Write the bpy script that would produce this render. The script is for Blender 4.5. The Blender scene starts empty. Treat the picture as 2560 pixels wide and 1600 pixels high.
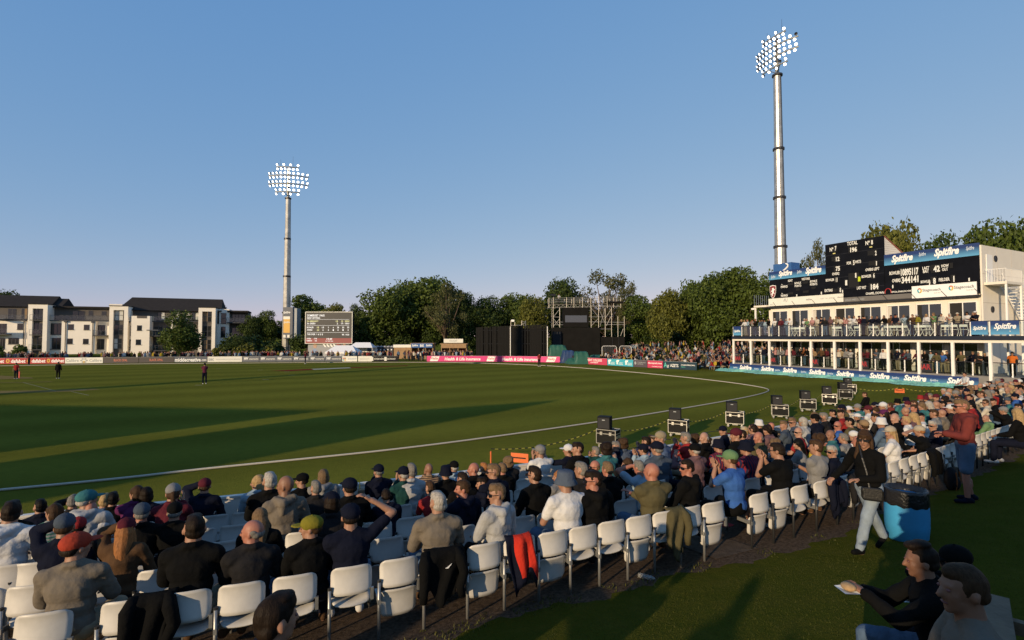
import bpy, bmesh, math, random
import numpy as np
from mathutils import Vector, Matrix, Euler
R = math.radians
sc = bpy.context.scene
# ---------------------------------------------------------------- camera
F, CX, CY, HZ, CZ = 1250.0, 1280.0, 800.0, 842.0, 3.9      # focal length in photo pixels, centre, horizon, eye height
PITCH = math.atan((HZ - CY) / F)
cam = bpy.data.objects.new('camera', bpy.data.cameras.new('camera'))
sc.collection.objects.link(cam)
cam.location = (0, 0, CZ); cam.rotation_euler = (math.pi/2 + PITCH, 0, 0)
cam.data.sensor_width = 36; cam.data.lens = 36*F/2560
cam.data.clip_start = 0.1; cam.data.clip_end = 6000
sc.camera = cam
# ---------------------------------------------------------------- sky, sun, exposure
SUN_AZ, SUN_EL = R(217), R(13)          # clockwise from +Y: behind the camera, to the left
w = bpy.data.worlds.new('World'); sc.world = w; w.use_nodes = True
nt = w.node_tree; nt.nodes.clear()
o_ = nt.nodes.new('ShaderNodeOutputWorld'); bg = nt.nodes.new('ShaderNodeBackground'); sk = nt.nodes.new('ShaderNodeTexSky')
sk.sky_type = 'NISHITA'; sk.sun_disc = False; sk.sun_elevation = SUN_EL; sk.sun_rotation = SUN_AZ
sk.air_density = 1.0; sk.dust_density = 0.0; sk.ozone_density = 4.0; sk.altitude = 50
bg.inputs[1].default_value = 0.10
sp_ = nt.nodes.new('ShaderNodeSeparateColor'); cb_ = nt.nodes.new('ShaderNodeCombineColor'); nt.links.new(sk.outputs[0], sp_.inputs[0])
for i_, (g_, k_) in enumerate(((.71, 2.24), (.40, 2.83), (.15, 4.95))):     # film response: a flatter, milkier gradient over the whole sky
    a_ = nt.nodes.new('ShaderNodeMath'); a_.operation = 'POWER'; a_.inputs[1].default_value = g_; b_ = nt.nodes.new('ShaderNodeMath'); b_.operation = 'MULTIPLY'; b_.inputs[1].default_value = k_
    nt.links.new(sp_.outputs[i_], a_.inputs[0]); nt.links.new(a_.outputs[0], b_.inputs[0]); nt.links.new(b_.outputs[0], cb_.inputs[i_])
nt.links.new(cb_.outputs[0], bg.inputs[0]); nt.links.new(bg.outputs[0], o_.inputs[0])
sl = bpy.data.lights.new('sun', 'SUN'); sl.energy = 5.0; sl.angle = R(0.5); sl.color = (1.0, 0.77, 0.49)
sun = bpy.data.objects.new('sun', sl); sc.collection.objects.link(sun)
SUNV = Vector((math.sin(SUN_AZ)*math.cos(SUN_EL), math.cos(SUN_AZ)*math.cos(SUN_EL), math.sin(SUN_EL)))
sun.rotation_euler = SUNV.to_track_quat('Z', 'Y').to_euler(); sun.location = (-40, -60, 60)
sc.view_settings.view_transform = 'Standard'; sc.view_settings.look = 'None'
sc.view_settings.exposure = 0.0; sc.view_settings.gamma = 1.0; sc.view_settings.use_curve_mapping = False
col = sc.collection
# ---------------------------------------------------------------- helpers
rnd = random.Random(7)
_fw = Vector((0, math.cos(PITCH), math.sin(PITCH))); _up = Vector((0, -math.sin(PITCH), math.cos(PITCH)))
def ray(px, py):
    return _fw + Vector((1, 0, 0))*((px-CX)/F) + _up*(-(py-CY)/F)
def P(px, py, z=0.0):                     # where the ray of a photo pixel meets the height z
    d = ray(px, py); k = (z-CZ)/d.z
    return Vector((d.x*k, d.y*k, z))
def PY(px, py, Y):                        # the same at a distance Y
    d = ray(px, py); k = Y/d.y
    return Vector((d.x*k, Y, CZ+d.z*k))
class Pl:                                 # an upright plane: local x runs along it, local y into it
    def __init__(s, ox, oy, a): s.o = Vector((ox, oy, 0)); s.a = a; s.u = Vector((math.cos(a), math.sin(a), 0)); s.n = Vector((-math.sin(a), math.cos(a), 0))
    def hit(s, px, py, off=0.0):
        d = ray(px, py); o = Vector((0, 0, CZ)); k = ((s.o + s.n*off - o).dot(s.n))/d.dot(s.n)
        p = o + d*k; return ((p-s.o).dot(s.u), p.z)
    def u_at(s, px, off=0.0): return s.hit(px, HZ, off)[0]
    def rect(s, x0, y0, x1, y1, off=0.0): # pixel rectangle -> u0,z0,u1,z1 (heights read at the middle)
        xm = (x0+x1)/2
        return (s.u_at(x0, off), s.hit(xm, y1, off)[1], s.u_at(x1, off), s.hit(xm, y0, off)[1])
MATS = {}
def mat(name, rgb=(.5,.5,.5), rough=.6, metal=0., var=.12, scale=6., bump=0., bscale=40., emit=None, es=1., trans=0., spec=.4, alpha=1., coat=0.):
    if name in MATS: return MATS[name]
    m = bpy.data.materials.new(name); m.use_nodes = True; MATS[name] = m
    t = m.node_tree; b = t.nodes['Principled BSDF']; L = t.links.new; N = t.nodes.new
    b.inputs['Base Color'].default_value = (*rgb, 1); b.inputs['Roughness'].default_value = rough; b.inputs['Metallic'].default_value = metal
    b.inputs['Specular IOR Level'].default_value = spec; b.inputs['Coat Weight'].default_value = coat
    if trans: b.inputs['Transmission Weight'].default_value = trans
    if alpha < 1: b.inputs['Alpha'].default_value = alpha
    tc = None
    if var or bump:
        tc = N('ShaderNodeTexCoord')
    if var:
        n = N('ShaderNodeTexNoise'); n.inputs['Scale'].default_value = scale; n.inputs['Detail'].default_value = 5; n.inputs['Roughness'].default_value = .65
        L(tc.outputs['Object'], n.inputs['Vector'])
        r = N('ShaderNodeMapRange'); r.inputs[1].default_value = .25; r.inputs[2].default_value = .75
        r.inputs[3].default_value = 1-var; r.inputs[4].default_value = 1+var; L(n.outputs['Fac'], r.inputs[0])
        mx = N('ShaderNodeMix'); mx.data_type = 'RGBA'; mx.blend_type = 'MULTIPLY'; mx.inputs[0].default_value = 1
        mx.inputs[6].default_value = (*rgb, 1); L(r.outputs[0], mx.inputs[7]); L(mx.outputs[2], b.inputs['Base Color'])
    if bump:
        n2 = N('ShaderNodeTexNoise'); n2.inputs['Scale'].default_value = bscale; n2.inputs['Detail'].default_value = 4
        L(tc.outputs['Object'], n2.inputs['Vector'])
        bp = N('ShaderNodeBump'); bp.inputs['Strength'].default_value = bump; bp.inputs['Distance'].default_value = .02
        L(n2.outputs['Fac'], bp.inputs['Height']); L(bp.outputs[0], b.inputs['Normal'])
    if emit:
        b.inputs['Emission Color'].default_value = (*emit, 1); b.inputs['Emission Strength'].default_value = es
    return m
def obj(name, data, parent=None, loc=None, rot=None, scale=None):
    o = bpy.data.objects.new(name, data); col.objects.link(o)
    if parent is not None: o.parent = parent
    if loc is not None: o.location = loc
    if rot is not None: o.rotation_euler = rot
    if scale is not None: o.scale = scale
    return o
def tag(o, label, cat, group=None):
    o['label'] = label; o['category'] = cat
    if group: o['group'] = group
    return o
def kind(o, k): o['kind'] = k; return o
def thing(name, label, cat, loc=(0,0,0), rz=0., group=None):
    return tag(obj(name, None, None, loc, (0,0,rz)), label, cat, group)
def npmesh(name, V, Fc, mats=(), mi=None, smooth=False):
    V = np.asarray(V, dtype=np.float32); Fc = np.asarray(Fc, dtype=np.int32); k = Fc.shape[1]
    me = bpy.data.meshes.new(name); me.vertices.add(len(V)); me.vertices.foreach_set('co', V.ravel())
    me.loops.add(Fc.size); me.loops.foreach_set('vertex_index', Fc.ravel())
    me.polygons.add(len(Fc)); me.polygons.foreach_set('loop_start', np.arange(0, Fc.size, k, dtype=np.int32))
    for m in mats: me.materials.append(m)
    if mi is not None: me.polygons.foreach_set('material_index', np.asarray(mi, dtype=np.int32))
    me.polygons.foreach_set('use_smooth', np.full(len(Fc), smooth, dtype=bool))
    me.update(calc_edges=True); return me
class MB:                                  # collects shapes, builds ONE mesh object
    def __init__(s): s.v = []; s.f = []; s.m = []; s.cm = 0
    def add(s, vs, fs):
        b = len(s.v); s.v += [tuple(p) for p in vs]; s.f += [tuple(b+i for i in f) for f in fs]; s.m += [s.cm]*len(fs); return s
    def box(s, c, d, rz=0., M=None):
        x, y, z = d[0]/2, d[1]/2, d[2]/2
        vs = [Vector((a*x, b*y, e*z)) for e in (-1,1) for b in (-1,1) for a in (-1,1)]
        if M is None: M = Matrix.Rotation(rz, 3, 'Z')
        vs = [M @ p + Vector(c) for p in vs]
        return s.add(vs, [(0,2,3,1),(4,5,7,6),(0,1,5,4),(2,6,7,3),(0,4,6,2),(1,3,7,5)])
    def b2(s, x0, y0, z0, x1, y1, z1): return s.box(((x0+x1)/2,(y0+y1)/2,(z0+z1)/2), (abs(x1-x0),abs(y1-y0),abs(z1-z0)))
    def bar(s, p, q, r, r2=None, n=6, cap=True):
        p, q = Vector(p), Vector(q); r2 = r if r2 is None else r2
        Q = (q-p).to_track_quat('Z', 'Y').to_matrix()
        vs = []
        for c, rr in ((p, r), (q, r2)):
            for i in range(n):
                a = 2*math.pi*(i+.5)/n; vs.append(c + Q @ Vector((math.cos(a)*rr, math.sin(a)*rr, 0)))
        fs = [(i, (i+1)%n, n+(i+1)%n, n+i) for i in range(n)]
        if cap: fs += [tuple(range(n-1,-1,-1)), tuple(range(n, 2*n))]
        return s.add(vs, fs)
    def tube(s, pts, r, n=6):
        pts = [Vector(p) for p in pts]; rs = r if isinstance(r, (list,tuple)) else [r]*len(pts)
        vs = []; ref = None
        for i, p in enumerate(pts):
            d = (pts[min(i+1,len(pts)-1)] - pts[max(i-1,0)]).normalized()
            if ref is None: ref = d.orthogonal().normalized()
            ref = (ref - d*ref.dot(d)).normalized(); b = d.cross(ref)
            for k in range(n):
                a = 2*math.pi*k/n; vs.append(p + (ref*math.cos(a)+b*math.sin(a))*rs[i])
        m = len(pts)
        fs = [(j*n+i, j*n+(i+1)%n, (j+1)*n+(i+1)%n, (j+1)*n+i) for j in range(m-1) for i in range(n)]
        fs += [tuple(range(n-1,-1,-1)), tuple(range((m-1)*n, m*n))]
        return s.add(vs, fs)
    def lathe(s, prof, c=(0,0,0), n=12, sq=None):
        vs = []; c = Vector(c)
        for r, z in prof:
            for i in range(n):
                a = 2*math.pi*i/n; vs.append(c + Vector((math.cos(a)*r, math.sin(a)*r, z)))
        m = len(prof)
        fs = [(j*n+i, j*n+(i+1)%n, (j+1)*n+(i+1)%n, (j+1)*n+i) for j in range(m-1) for i in range(n)]
        fs += [tuple(range(n-1,-1,-1)), tuple(range((m-1)*n, m*n))]
        return s.add(vs, fs)
    def prism(s, poly, y0, y1, ax='y'):    # polygon in x,z pushed along y
        n = len(poly)
        vs = [(a, y0, b) for a, b in poly] + [(a, y1, b) for a, b in poly]
        fs = [tuple(range(n)), tuple(range(2*n-1, n-1, -1))] + [(i, n+i, n+(i+1)%n, (i+1)%n) for i in range(n)]
        return s.add(vs, fs)
    def mesh(s, name, m, smooth=False):
        me = bpy.data.meshes.new(name); me.from_pydata(s.v, [], s.f)
        for x in (m if isinstance(m, (list,tuple)) else [m]): me.materials.append(x)
        if any(s.m): me.polygons.foreach_set('material_index', s.m)
        if smooth: me.polygons.foreach_set('use_smooth', [True]*len(s.f))
        me.update(); return me
    def build(s, name, m, parent=None, loc=None, rot=None, smooth=False): return obj(name, s.mesh(name, m, smooth), parent, loc, rot)
def boxp(name, m, parent, x0, y0, z0, x1, y1, z1): return MB().b2(x0,y0,z0,x1,y1,z1).build(name, m, parent)
_TX = {}
def text_mesh(t, shear=0., bold=0.):
    k = (t, shear, bold)
    if k not in _TX:
        c = bpy.data.curves.new('txt', 'FONT'); c.body = t; c.shear = shear; c.offset = bold; c.resolution_u = 2; c.size = 1
        o = bpy.data.objects.new('txt', c); me = bpy.data.meshes.new_from_object(o)
        bpy.data.objects.remove(o); bpy.data.curves.remove(c)
        n = len(me.vertices); co = np.empty(n*3, dtype=np.float32); me.vertices.foreach_get('co', co); co = co.reshape(-1, 3)
        mn, mxv = co.min(0), co.max(0); w = max(mxv[0]-mn[0], 1e-3); h = max(mxv[1]-mn[1], 1e-3)
        out = np.zeros_like(co); out[:,0] = (co[:,0]-mn[0])/w; out[:,2] = (co[:,1]-mn[1])/h
        me.vertices.foreach_set('co', out.ravel()); me.update(); me.materials.clear(); me.materials.append(None)
        _TX[k] = me
    return _TX[k]
def text(parent, t, rect, m, y=-.004, shear=0., bold=.015, name='lettering'):   # rect u0,z0,u1,z1 in the parent's frame
    me = text_mesh(t, shear, bold)
    o = obj(name, me, parent, (rect[0], y, rect[1]), None, (max(rect[2]-rect[0],.01), 1, max(rect[3]-rect[1],.01)))
    o.material_slots[0].link = 'OBJECT'; o.material_slots[0].material = m
    return o
WHITE = mat('white_paint', (.78,.76,.72), .5, var=.05)
PRINT = mat('white_print', (.80,.80,.78), .6, var=0)
BLACK = mat('black_paint', (.008,.008,.010), .6, var=.2, scale=2, spec=.2)
GALV = mat('galvanised_steel', (.42,.42,.41), .38, .85, var=.2, scale=9)
DARK = mat('dark_metal', (.03,.03,.035), .45, .3, var=.1)
GLASS = mat('window_glass', (.02,.025,.03), .04, var=0, spec=.9)
REDP = mat('red_print', (.35,.02,.025), .5, var=0)
def clear_glass():
    if 'balustrade_glass' in MATS: return MATS['balustrade_glass']
    m = bpy.data.materials.new('balustrade_glass'); m.use_nodes = True; MATS['balustrade_glass'] = m
    t = m.node_tree; t.nodes.clear(); o = t.nodes.new('ShaderNodeOutputMaterial'); mx = t.nodes.new('ShaderNodeMixShader')
    a = t.nodes.new('ShaderNodeBsdfTransparent'); g = t.nodes.new('ShaderNodeBsdfGlossy'); f = t.nodes.new('ShaderNodeFresnel')
    a.inputs[0].default_value = (.86,.9,.9,1); g.inputs['Roughness'].default_value = .03; f.inputs[0].default_value = 1.5
    t.links.new(f.outputs[0], mx.inputs[0]); t.links.new(a.outputs[0], mx.inputs[1]); t.links.new(g.outputs[0], mx.inputs[2]); t.links.new(mx.outputs[0], o.inputs[0])
    return m
CGLASS = clear_glass()
def copy_tree(o, parent=None):
    c = o.copy(); col.objects.link(c); c.parent = parent
    for ch in o.children: copy_tree(ch, c)
    return c
# ---------------------------------------------------------------- terrain
WALLP = [(-26,-3.0),(-17,4.0),(-8.4,8.55),(-5.6,9.58),(-3.5,10.36),(-1.0,11.45),(1.4,12.55),(3.2,13.5),(6.2,15.4),(9.1,17.3),(11.8,19.0),(15.6,21.5),(19.3,24.0),(23.6,27.0),(27.5,30.0)]
def catmull(pts, n):
    pts = [Vector((*p, 0)) for p in pts]; out = []
    e = [pts[0]*2-pts[1]] + pts + [pts[-1]*2-pts[-2]]
    for i in range(1, len(e)-2):
        for k in range(n):
            t = k/n; a, b, c, d = e[i-1], e[i], e[i+1], e[i+2]
            out.append(.5*((2*b)+(c-a)*t+(2*a-5*b+4*c-d)*t*t+(3*b-a-3*c+d)*t**3))
    out.append(pts[-1]); return out
WC = np.array([(p.x, p.y) for p in catmull(WALLP, 8)])
WS = np.concatenate([[0], np.cumsum(np.hypot(*np.diff(WC, axis=0).T))])
WD = np.diff(WC, axis=0); WL = np.hypot(*WD.T); WD = WD/WL[:,None]
def ts(x, y):                              # arc length along the wall and distance behind it
    q = np.array([x, y]) - WC[:-1]; t = np.clip((q*WD).sum(1), 0, WL); e = q - WD*t[:,None]; d2 = (e*e).sum(1); i = int(d2.argmin())
    sgn = 1 if WD[i][0]*q[i][1]-WD[i][1]*q[i][0] < 0 else -1
    return WS[i]+t[i], sgn*math.sqrt(d2[i])
def wpos(t, s):                            # inverse of ts, with the tangent angle
    i = int(np.clip(np.searchsorted(WS, t)-1, 0, len(WD)-1)); j0, j1 = max(i-2,0), min(i+3, len(WC)-1)
    d = WC[j1]-WC[j0]; d = d/np.hypot(*d); p = WC[i]+WD[i]*(t-WS[i]); n = np.array([d[1], -d[0]])
    return p[0]+n[0]*s, p[1]+n[1]*s, math.atan2(d[1], d[0])
SLAST = 5.9                                # the last row stands this far behind the wall
def zprof(s):
    if s < 1.0: return 0.
    if s < 6.1: return .18 + .69*(s-.1)/6.0
    if s < 13: return .87 + .17*(s-6.1)
    return 2.04 + .03*(s-13)
def terr(x, y): return zprof(ts(x, y)[1])
def ground_hit(px, py, h=0.):              # point h above the terrace under a photo pixel
    d = ray(px, py); lo = None; k = 1.0
    while k < 60:
        p = Vector((0,0,CZ)) + d*k
        if p.z <= terr(p.x, p.y) + h: break
        k += .05
    a, b = k-.05, k
    for _ in range(14):
        m = (a+b)/2; p = Vector((0,0,CZ))+d*m
        if p.z <= terr(p.x, p.y)+h: b = m
        else: a = m
    return Vector((0,0,CZ))+d*b
# materials of the ground
def grass_mat(name, c1, c2, c3, bump=.9, mow=0.):
    m = bpy.data.materials.new(name); m.use_nodes = True; t = m.node_tree; N = t.nodes.new; L = t.links.new; b = t.nodes['Principled BSDF']
    tc = N('ShaderNodeTexCoord')
    def noise(s, d=6, r=.6):
        n = N('ShaderNodeTexNoise'); n.inputs['Scale'].default_value = s; n.inputs['Detail'].default_value = d; n.inputs['Roughness'].default_value = r; L(tc.outputs['Object'], n.inputs['Vector']); return n
    big = noise(.09, 4); fine = noise(3.0, 8, .75); blade = noise(55, 3)
    r = N('ShaderNodeValToRGB'); r.color_ramp.elements[0].position = .3; r.color_ramp.elements[1].position = .7
    r.color_ramp.elements[0].color = (*c1, 1); r.color_ramp.elements[1].color = (*c2, 1)
    L(big.outputs['Fac'], r.inputs[0])
    mx = N('ShaderNodeMix'); mx.data_type = 'RGBA'; mx.inputs[7].default_value = (*c3, 1)
    rr = N('ShaderNodeMapRange'); rr.inputs[1].default_value = .42; rr.inputs[2].default_value = .75; rr.inputs[4].default_value = .6
    L(fine.outputs['Fac'], rr.inputs[0]); L(rr.outputs[0], mx.inputs[0]); L(r.outputs[0], mx.inputs[6])
    out = mx.outputs[2]
    if mow:
        wv = N('ShaderNodeTexWave'); wv.bands_direction = 'X'; wv.inputs['Scale'].default_value = .055; wv.inputs['Distortion'].default_value = .6; wv.inputs['Detail'].default_value = 1
        mp = N('ShaderNodeMapping'); mp.inputs['Rotation'].default_value = (0,0,R(62)); L(tc.outputs['Object'], mp.inputs[0]); L(mp.outputs[0], wv.inputs[0])
        m2 = N('ShaderNodeMapRange'); m2.inputs[3].default_value = 1-mow; m2.inputs[4].default_value = 1+mow; L(wv.outputs['Fac'], m2.inputs[0])
        m3 = N('ShaderNodeMix'); m3.data_type = 'RGBA'; m3.blend_type = 'MULTIPLY'; m3.inputs[0].default_value = 1; L(out, m3.inputs[6]); L(m2.outputs[0], m3.inputs[7]); out = m3.outputs[2]
    L(out, b.inputs['Base Color']); b.inputs['Roughness'].default_value = 1.; b.inputs['Specular IOR Level'].default_value = 0.
    bp = N('ShaderNodeBump'); bp.inputs['Strength'].default_value = bump; bp.inputs['Distance'].default_value = .03
    ad = N('ShaderNodeMath'); L(blade.outputs['Fac'], ad.inputs[0]); f2 = noise(14, 4); L(f2.outputs['Fac'], ad.inputs[1]); L(ad.outputs[0], bp.inputs['Height']); L(bp.outputs[0], b.inputs['Normal'])
    MATS[name] = m; return m
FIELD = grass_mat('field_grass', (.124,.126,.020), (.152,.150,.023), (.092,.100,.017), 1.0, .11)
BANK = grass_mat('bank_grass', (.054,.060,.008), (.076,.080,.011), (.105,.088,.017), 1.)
GRAVEL = mat('gravel_tarmac', (.088,.062,.042), 1., var=.75, scale=22, bump=1., bscale=110, spec=.05)
m = MB().add([(-3000,-600,0),(3000,-600,0),(3000,5000,0),(-3000,5000,0)], [(0,1,2,3)])
kind(m.build('field_ground', FIELD), 'structure')
def strip(name, ss, m, zoff=0., t0=0., t1=None, nt_=150):
    t1 = WS[-1] if t1 is None else t1; V = []; n = len(ss)
    for i in range(nt_+1):
        t = t0+(t1-t0)*i/nt_
        for s in ss:
            x, y, a = wpos(t, s); V.append((x, y, zprof(s)+zoff))
    Fq = [(i*n+j, i*n+j+1, (i+1)*n+j+1, (i+1)*n+j) for i in range(nt_) for j in range(n-1)]
    return kind(obj(name, npmesh(name, V, Fq, [m], smooth=True)), 'structure')
strip('seating_terrace', [1.04]+[1.3+.3*i for i in range(21)], GRAVEL)
def edge_s(t):                             # ragged edge between gravel and grass
    b = math.exp(-((t-31.9)/.6)**2)*.2; return 5.74+b+.07*math.sin(t*3.1)+.05*math.sin(t*7.7+1)+.035*math.sin(t*17.3)+.02*math.sin(t*41)
V = []; n_ = 14; tt_ = np.linspace(0, WS[-1], 700)
for t in tt_:
    e = edge_s(t)
    for j in range(n_):
        s = e+(13.3-e)*(j/(n_-1))**1.4; x,y,a = wpos(t,s); V.append((x,y,zprof(s)+(.012 if j else -.004)))
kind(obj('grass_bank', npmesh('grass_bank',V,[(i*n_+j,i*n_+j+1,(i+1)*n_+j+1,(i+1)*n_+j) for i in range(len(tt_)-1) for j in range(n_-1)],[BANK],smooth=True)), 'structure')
V = []; BX = [(-90,-90),(90,-90)]
# level ground behind the bank (behind the camera)
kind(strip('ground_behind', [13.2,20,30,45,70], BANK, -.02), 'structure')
# concrete aisle between the two blocks of seats
def quad_ground(name, pts, m, zoff, sub=8):
    a, b, c, d = [Vector((*p, 0)) for p in pts]; V = []
    for i in range(sub+1):
        for j in range(sub+1):
            p = (a*(1-i/sub)+d*(i/sub))*(1-j/sub)+(b*(1-i/sub)+c*(i/sub))*(j/sub); V.append((p.x, p.y, terr(p.x, p.y)+zoff))
    Fq = [(i*(sub+1)+j, i*(sub+1)+j+1, (i+1)*(sub+1)+j+1, (i+1)*(sub+1)+j) for i in range(sub) for j in range(sub)]
    return kind(obj(name, npmesh(name, V, Fq, [m])), 'structure')
CONC = mat('worn_concrete', (.105,.078,.056), 1., spec=0, var=.35, scale=9, bump=.8, bscale=60)
tA = ts(2.75, 6.6)[0]; tB = ts(4.3, 7.2)[0]
tA = 30.75; tB = 31.5; q = [wpos(tA, 3.9)[:2], wpos(tB, 3.9)[:2], wpos(tB, 5.6)[:2], wpos(tA, 5.6)[:2]]
kind(quad_ground('aisle_slab', q, CONC, .010), 'structure')
# low white wall along the field edge, in panels
WALLM = mat('white_wall_panel', (.60,.56,.50), .7, var=.1, scale=3, bump=.15)
POSTM = mat('wall_post_wood', (.22,.15,.09), .8, var=.25)
wt = thing('boundary_wall', 'long low white panel wall between the seats and the field', 'wall', (0,0,0))
t = 12.0
while t < WS[-1]-2.5:
    x0,y0,a = wpos(t+.01, 1.0); x1,y1,_ = wpos(t+2.43, 1.0); a = math.atan2(y1-y0, x1-x0); L_ = math.hypot(x1-x0, y1-y0)
    MB().b2(0,-.035,.02,L_,.035,1.11).b2(0,-.05,1.11,L_,.05,1.145).build('panel', WALLM, wt, (x0,y0,0), (0,0,a))
    MB().b2(-.05,-.16,0,.05,-.052,1.05).build('post', POSTM, wt, (x0,y0,0), (0,0,a))
    t += 2.44
# boundary rope
RP = [(-60,-2),(-30,5.5),(-13,12.7),(-8.9,14.8),(-3.2,17.8),(3.6,22.6),(8.85,26.8),(14.5,31.7),(17.6,34.9),(18.9,37.2),(18.9,40.0),(18.0,43.8),(16.1,48.75),(12.2,56.5),(7.6,63.5),(1.8,69.5),(-7,74.5),(-16,76),(-30,75),(-44,73),(-60,69.5),(-90,58)]
rp = catmull(RP, 8)
MB().tube([(p.x,p.y,.045) for p in rp], .034, 6).build('boundary_rope', mat('rope_cover', (.46,.42,.36), .9, var=.12, scale=20, spec=.1), smooth=True)
tag(bpy.data.objects['boundary_rope'], 'long white boundary rope curving round the grass field', 'rope')
# pitch strips, crease lines, painted advert
WORN = mat('worn_pitch', (.20,.145,.055), 1., var=.25, scale=.8, spec=0)
def flat(name, pts, m, z=.004): return kind(MB().add([(p.x,p.y,z) for p in pts], [tuple(range(len(pts)))]).build(name, m), 'structure')
flat('worn_pitch', [P(-60,948.5),P(-60,939),P(0,939),P(78,943.5),P(84,946),P(0,948.5)], WORN)
flat('worn_pitch', [P(-60,984),P(-60,978),P(120,975.5),P(235,971.5),P(250,974),P(170,979),P(0,984)], WORN)
flat('worn_pitch', [P(-60,957),P(-60,955),P(60,955.5),P(125,953),P(135,955),P(50,957.5)], mat('faded_pitch', (.15,.13,.035), 1., var=.2, scale=1, spec=0))
LINE = mat('crease_line', (.26,.25,.15), 1., var=.2, spec=0)
for a,b in (((57,956),(140,978)),((178,979),(222,988.5))):
    p, q_ = P(*a), P(*b); n = (q_-p).cross(Vector((0,0,1))).normalized()*.035; flat('crease_line', [p-n,q_-n,q_+n,p+n], LINE, .009)
for x,y in ((651,925),(717,930),(729,938),(664,949),(205,975),(546,922),(497,963),(28,915)):
    p = P(x,y); flat('fielding_mark', [p+Vector((-.3,-.12,0)),p+Vector((.3,-.12,0)),p+Vector((.3,.12,0)),p+Vector((-.3,.12,0))], LINE, .008)
PAINT_R = mat('maroon_turf_paint', (.16,.025,.02), 1., var=.15, spec=0); PAINT_W = mat('white_turf_paint', (.36,.35,.29), 1., var=.15, spec=0)
flat('painted_advert', [P(674,927.2),P(720,928),P(785,924.4),P(778,922.2)], PAINT_R)
flat('painted_advert', [P(778,922.3),P(785,924.4),P(878,920.2),P(873,918.6)], PAINT_W)
flat('painted_advert', [P(873,918.6),P(878,920.2),P(1020,914.8),P(1018,913.6)], PAINT_R)
# ---------------------------------------------------------------- advertising boards round the field
def pr(name, rgb): return mat('print_'+name, rgb, .55, var=.06, scale=1.5)
ORG = pr('orange', (.55,.16,.09)); SLATE = pr('slate', (.085,.095,.12)); GREY_P = pr('grey', (.30,.32,.33)); CREAM = pr('cream', (.70,.69,.62))
PINK = pr('pink', (.62,.045,.20)); ROSE = pr('rose', (.48,.045,.10)); CYAN = pr('cyan', (.05,.36,.46)); NAVY = pr('navy', (.012,.035,.055)); UMBER = pr('umber', (.055,.045,.045))
DRED = pr('red', (.42,.025,.03)); TEAL_P = pr('teal', (.1,.5,.42)); GOLD = pr('gold', (.65,.40,.06)); PLUM = pr('plum', (.075,.06,.075)); LBLUE = pr('lightblue', (.22,.32,.5))
BOARDBACK = mat('board_back', (.12,.12,.12), .8)
def hoarding(x0, y0, x1, y1, h, m, label, texts=(), group='advertising boards round the field'):
    p, q = P(x0,y0), P(x1,y1); L_ = (q-p).length; a = math.atan2(q.y-p.y, q.x-p.x)
    t = thing('advertising_board', label, 'board', p, a, group)
    boxp('panel', m, t, .015, 0, .03, L_-.015, .04, h)
    MB().b2(.0,-.008,h,L_,.05,h+.025).build('top_edge', GREY_P, t)
    for k in (.2,.8): MB().bar((L_*k,.045,h*.8), (L_*k,.5,.0), .025).build('strut', GALV, t)
    for e in texts:
        tx, f0, f1, v0, v1, mm = e[:6]; sh = e[6] if len(e) > 6 else 0.; bo = e[7] if len(e) > 7 else .015
        if tx == '#box': boxp('emblem', mm, t, L_*f0, -.012, h*v0, L_*f1, -.002, h*v1)
        elif tx == '#disc':
            MB().lathe([(.5,0),(.5,.01)], n=14).build('emblem', mm, t, (L_*(f0+f1)/2, -.004, h*(v0+v1)/2), (R(90),0,0)).scale = ((L_*(f1-f0)), h*(v1-v0), 1)
        elif tx == '#skew':
            MB().prism([(L_*f0,h*v0),(L_*(f0+(f1-f0)*.8),h*v0),(L_*f1,h*v1),(L_*(f0+(f1-f0)*.2),h*v1)], -.012, -.002).build('emblem', mm, t)
        else: text(t, tx, (L_*f0, h*v0, L_*f1, h*v1), mm, -.014 if len(e) > 8 else -.004, sh, bo)
    return t
bl = lambda x: 910.6 - x*.0093 if x < 600 else 905 - (x-600)*.0028
def H(x0, x1, m, label, texts, h=.86): return hoarding(x0, bl(x0), x1, bl(x1), h, m, label, texts)
daf = lambda a: [('#disc',a,a+.18,.2,.85,GOLD),('#disc',a+.05,a+.13,.35,.7,DRED),('dafabet',a+.24,.97,.2,.8,PRINT,0,.03)]
H(-40,12.5,DRED,'red betting board cut off by the left edge of the picture',[('dafabet',.3,.95,.2,.8,PRINT,0,.03)])
H(13,65,DRED,'red dafabet board behind the batter with the red bat',daf(.03)); H(65.5,115,DRED,'red dafabet board behind the running fielder',daf(.03)); H(115.5,161.5,DRED,'red dafabet board ending against the white calibre board',daf(.03))
H(162,257,CREAM,'white calibre board with a small flower emblem',[('Calibre',.03,.36,.28,.75,GREY_P),('Calibre',.64,.97,.28,.75,GREY_P)]+[('#disc',.5+.07*math.cos(k*1.05)-.03,.5+.07*math.cos(k*1.05)+.03,.5+.3*math.sin(k*1.05)-.1,.5+.3*math.sin(k*1.05)+.1,GREY_P) for k in range(6)]+[('#disc',.46,.54,.1,.4,GOLD)])
H(257.5,346.5,UMBER,'dark black opal board next to the calibre board',[('BLACK OPAL',.3,.68,.3,.72,ORG)]); H(347,435,UMBER,'dark black opal board next to the mickle creative board',[('BLACK OPAL',.3,.68,.3,.72,ORG)])
H(435.5,518,SLATE,'slate grey micklecreative.com board',[('micklecreative',.02,.8,.15,.82,PRINT,0,.03),('.com',.82,.97,.22,.55,PRINT)])
H(518.5,605,CREAM,'white isec board left of the grey martin boards',[('isec',.03,.18,.25,.85,GREY_P,0,.03),('DESIGN FABRICATE INSTALL MAINTAIN',.25,.95,.42,.58,GREY_P)])
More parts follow.
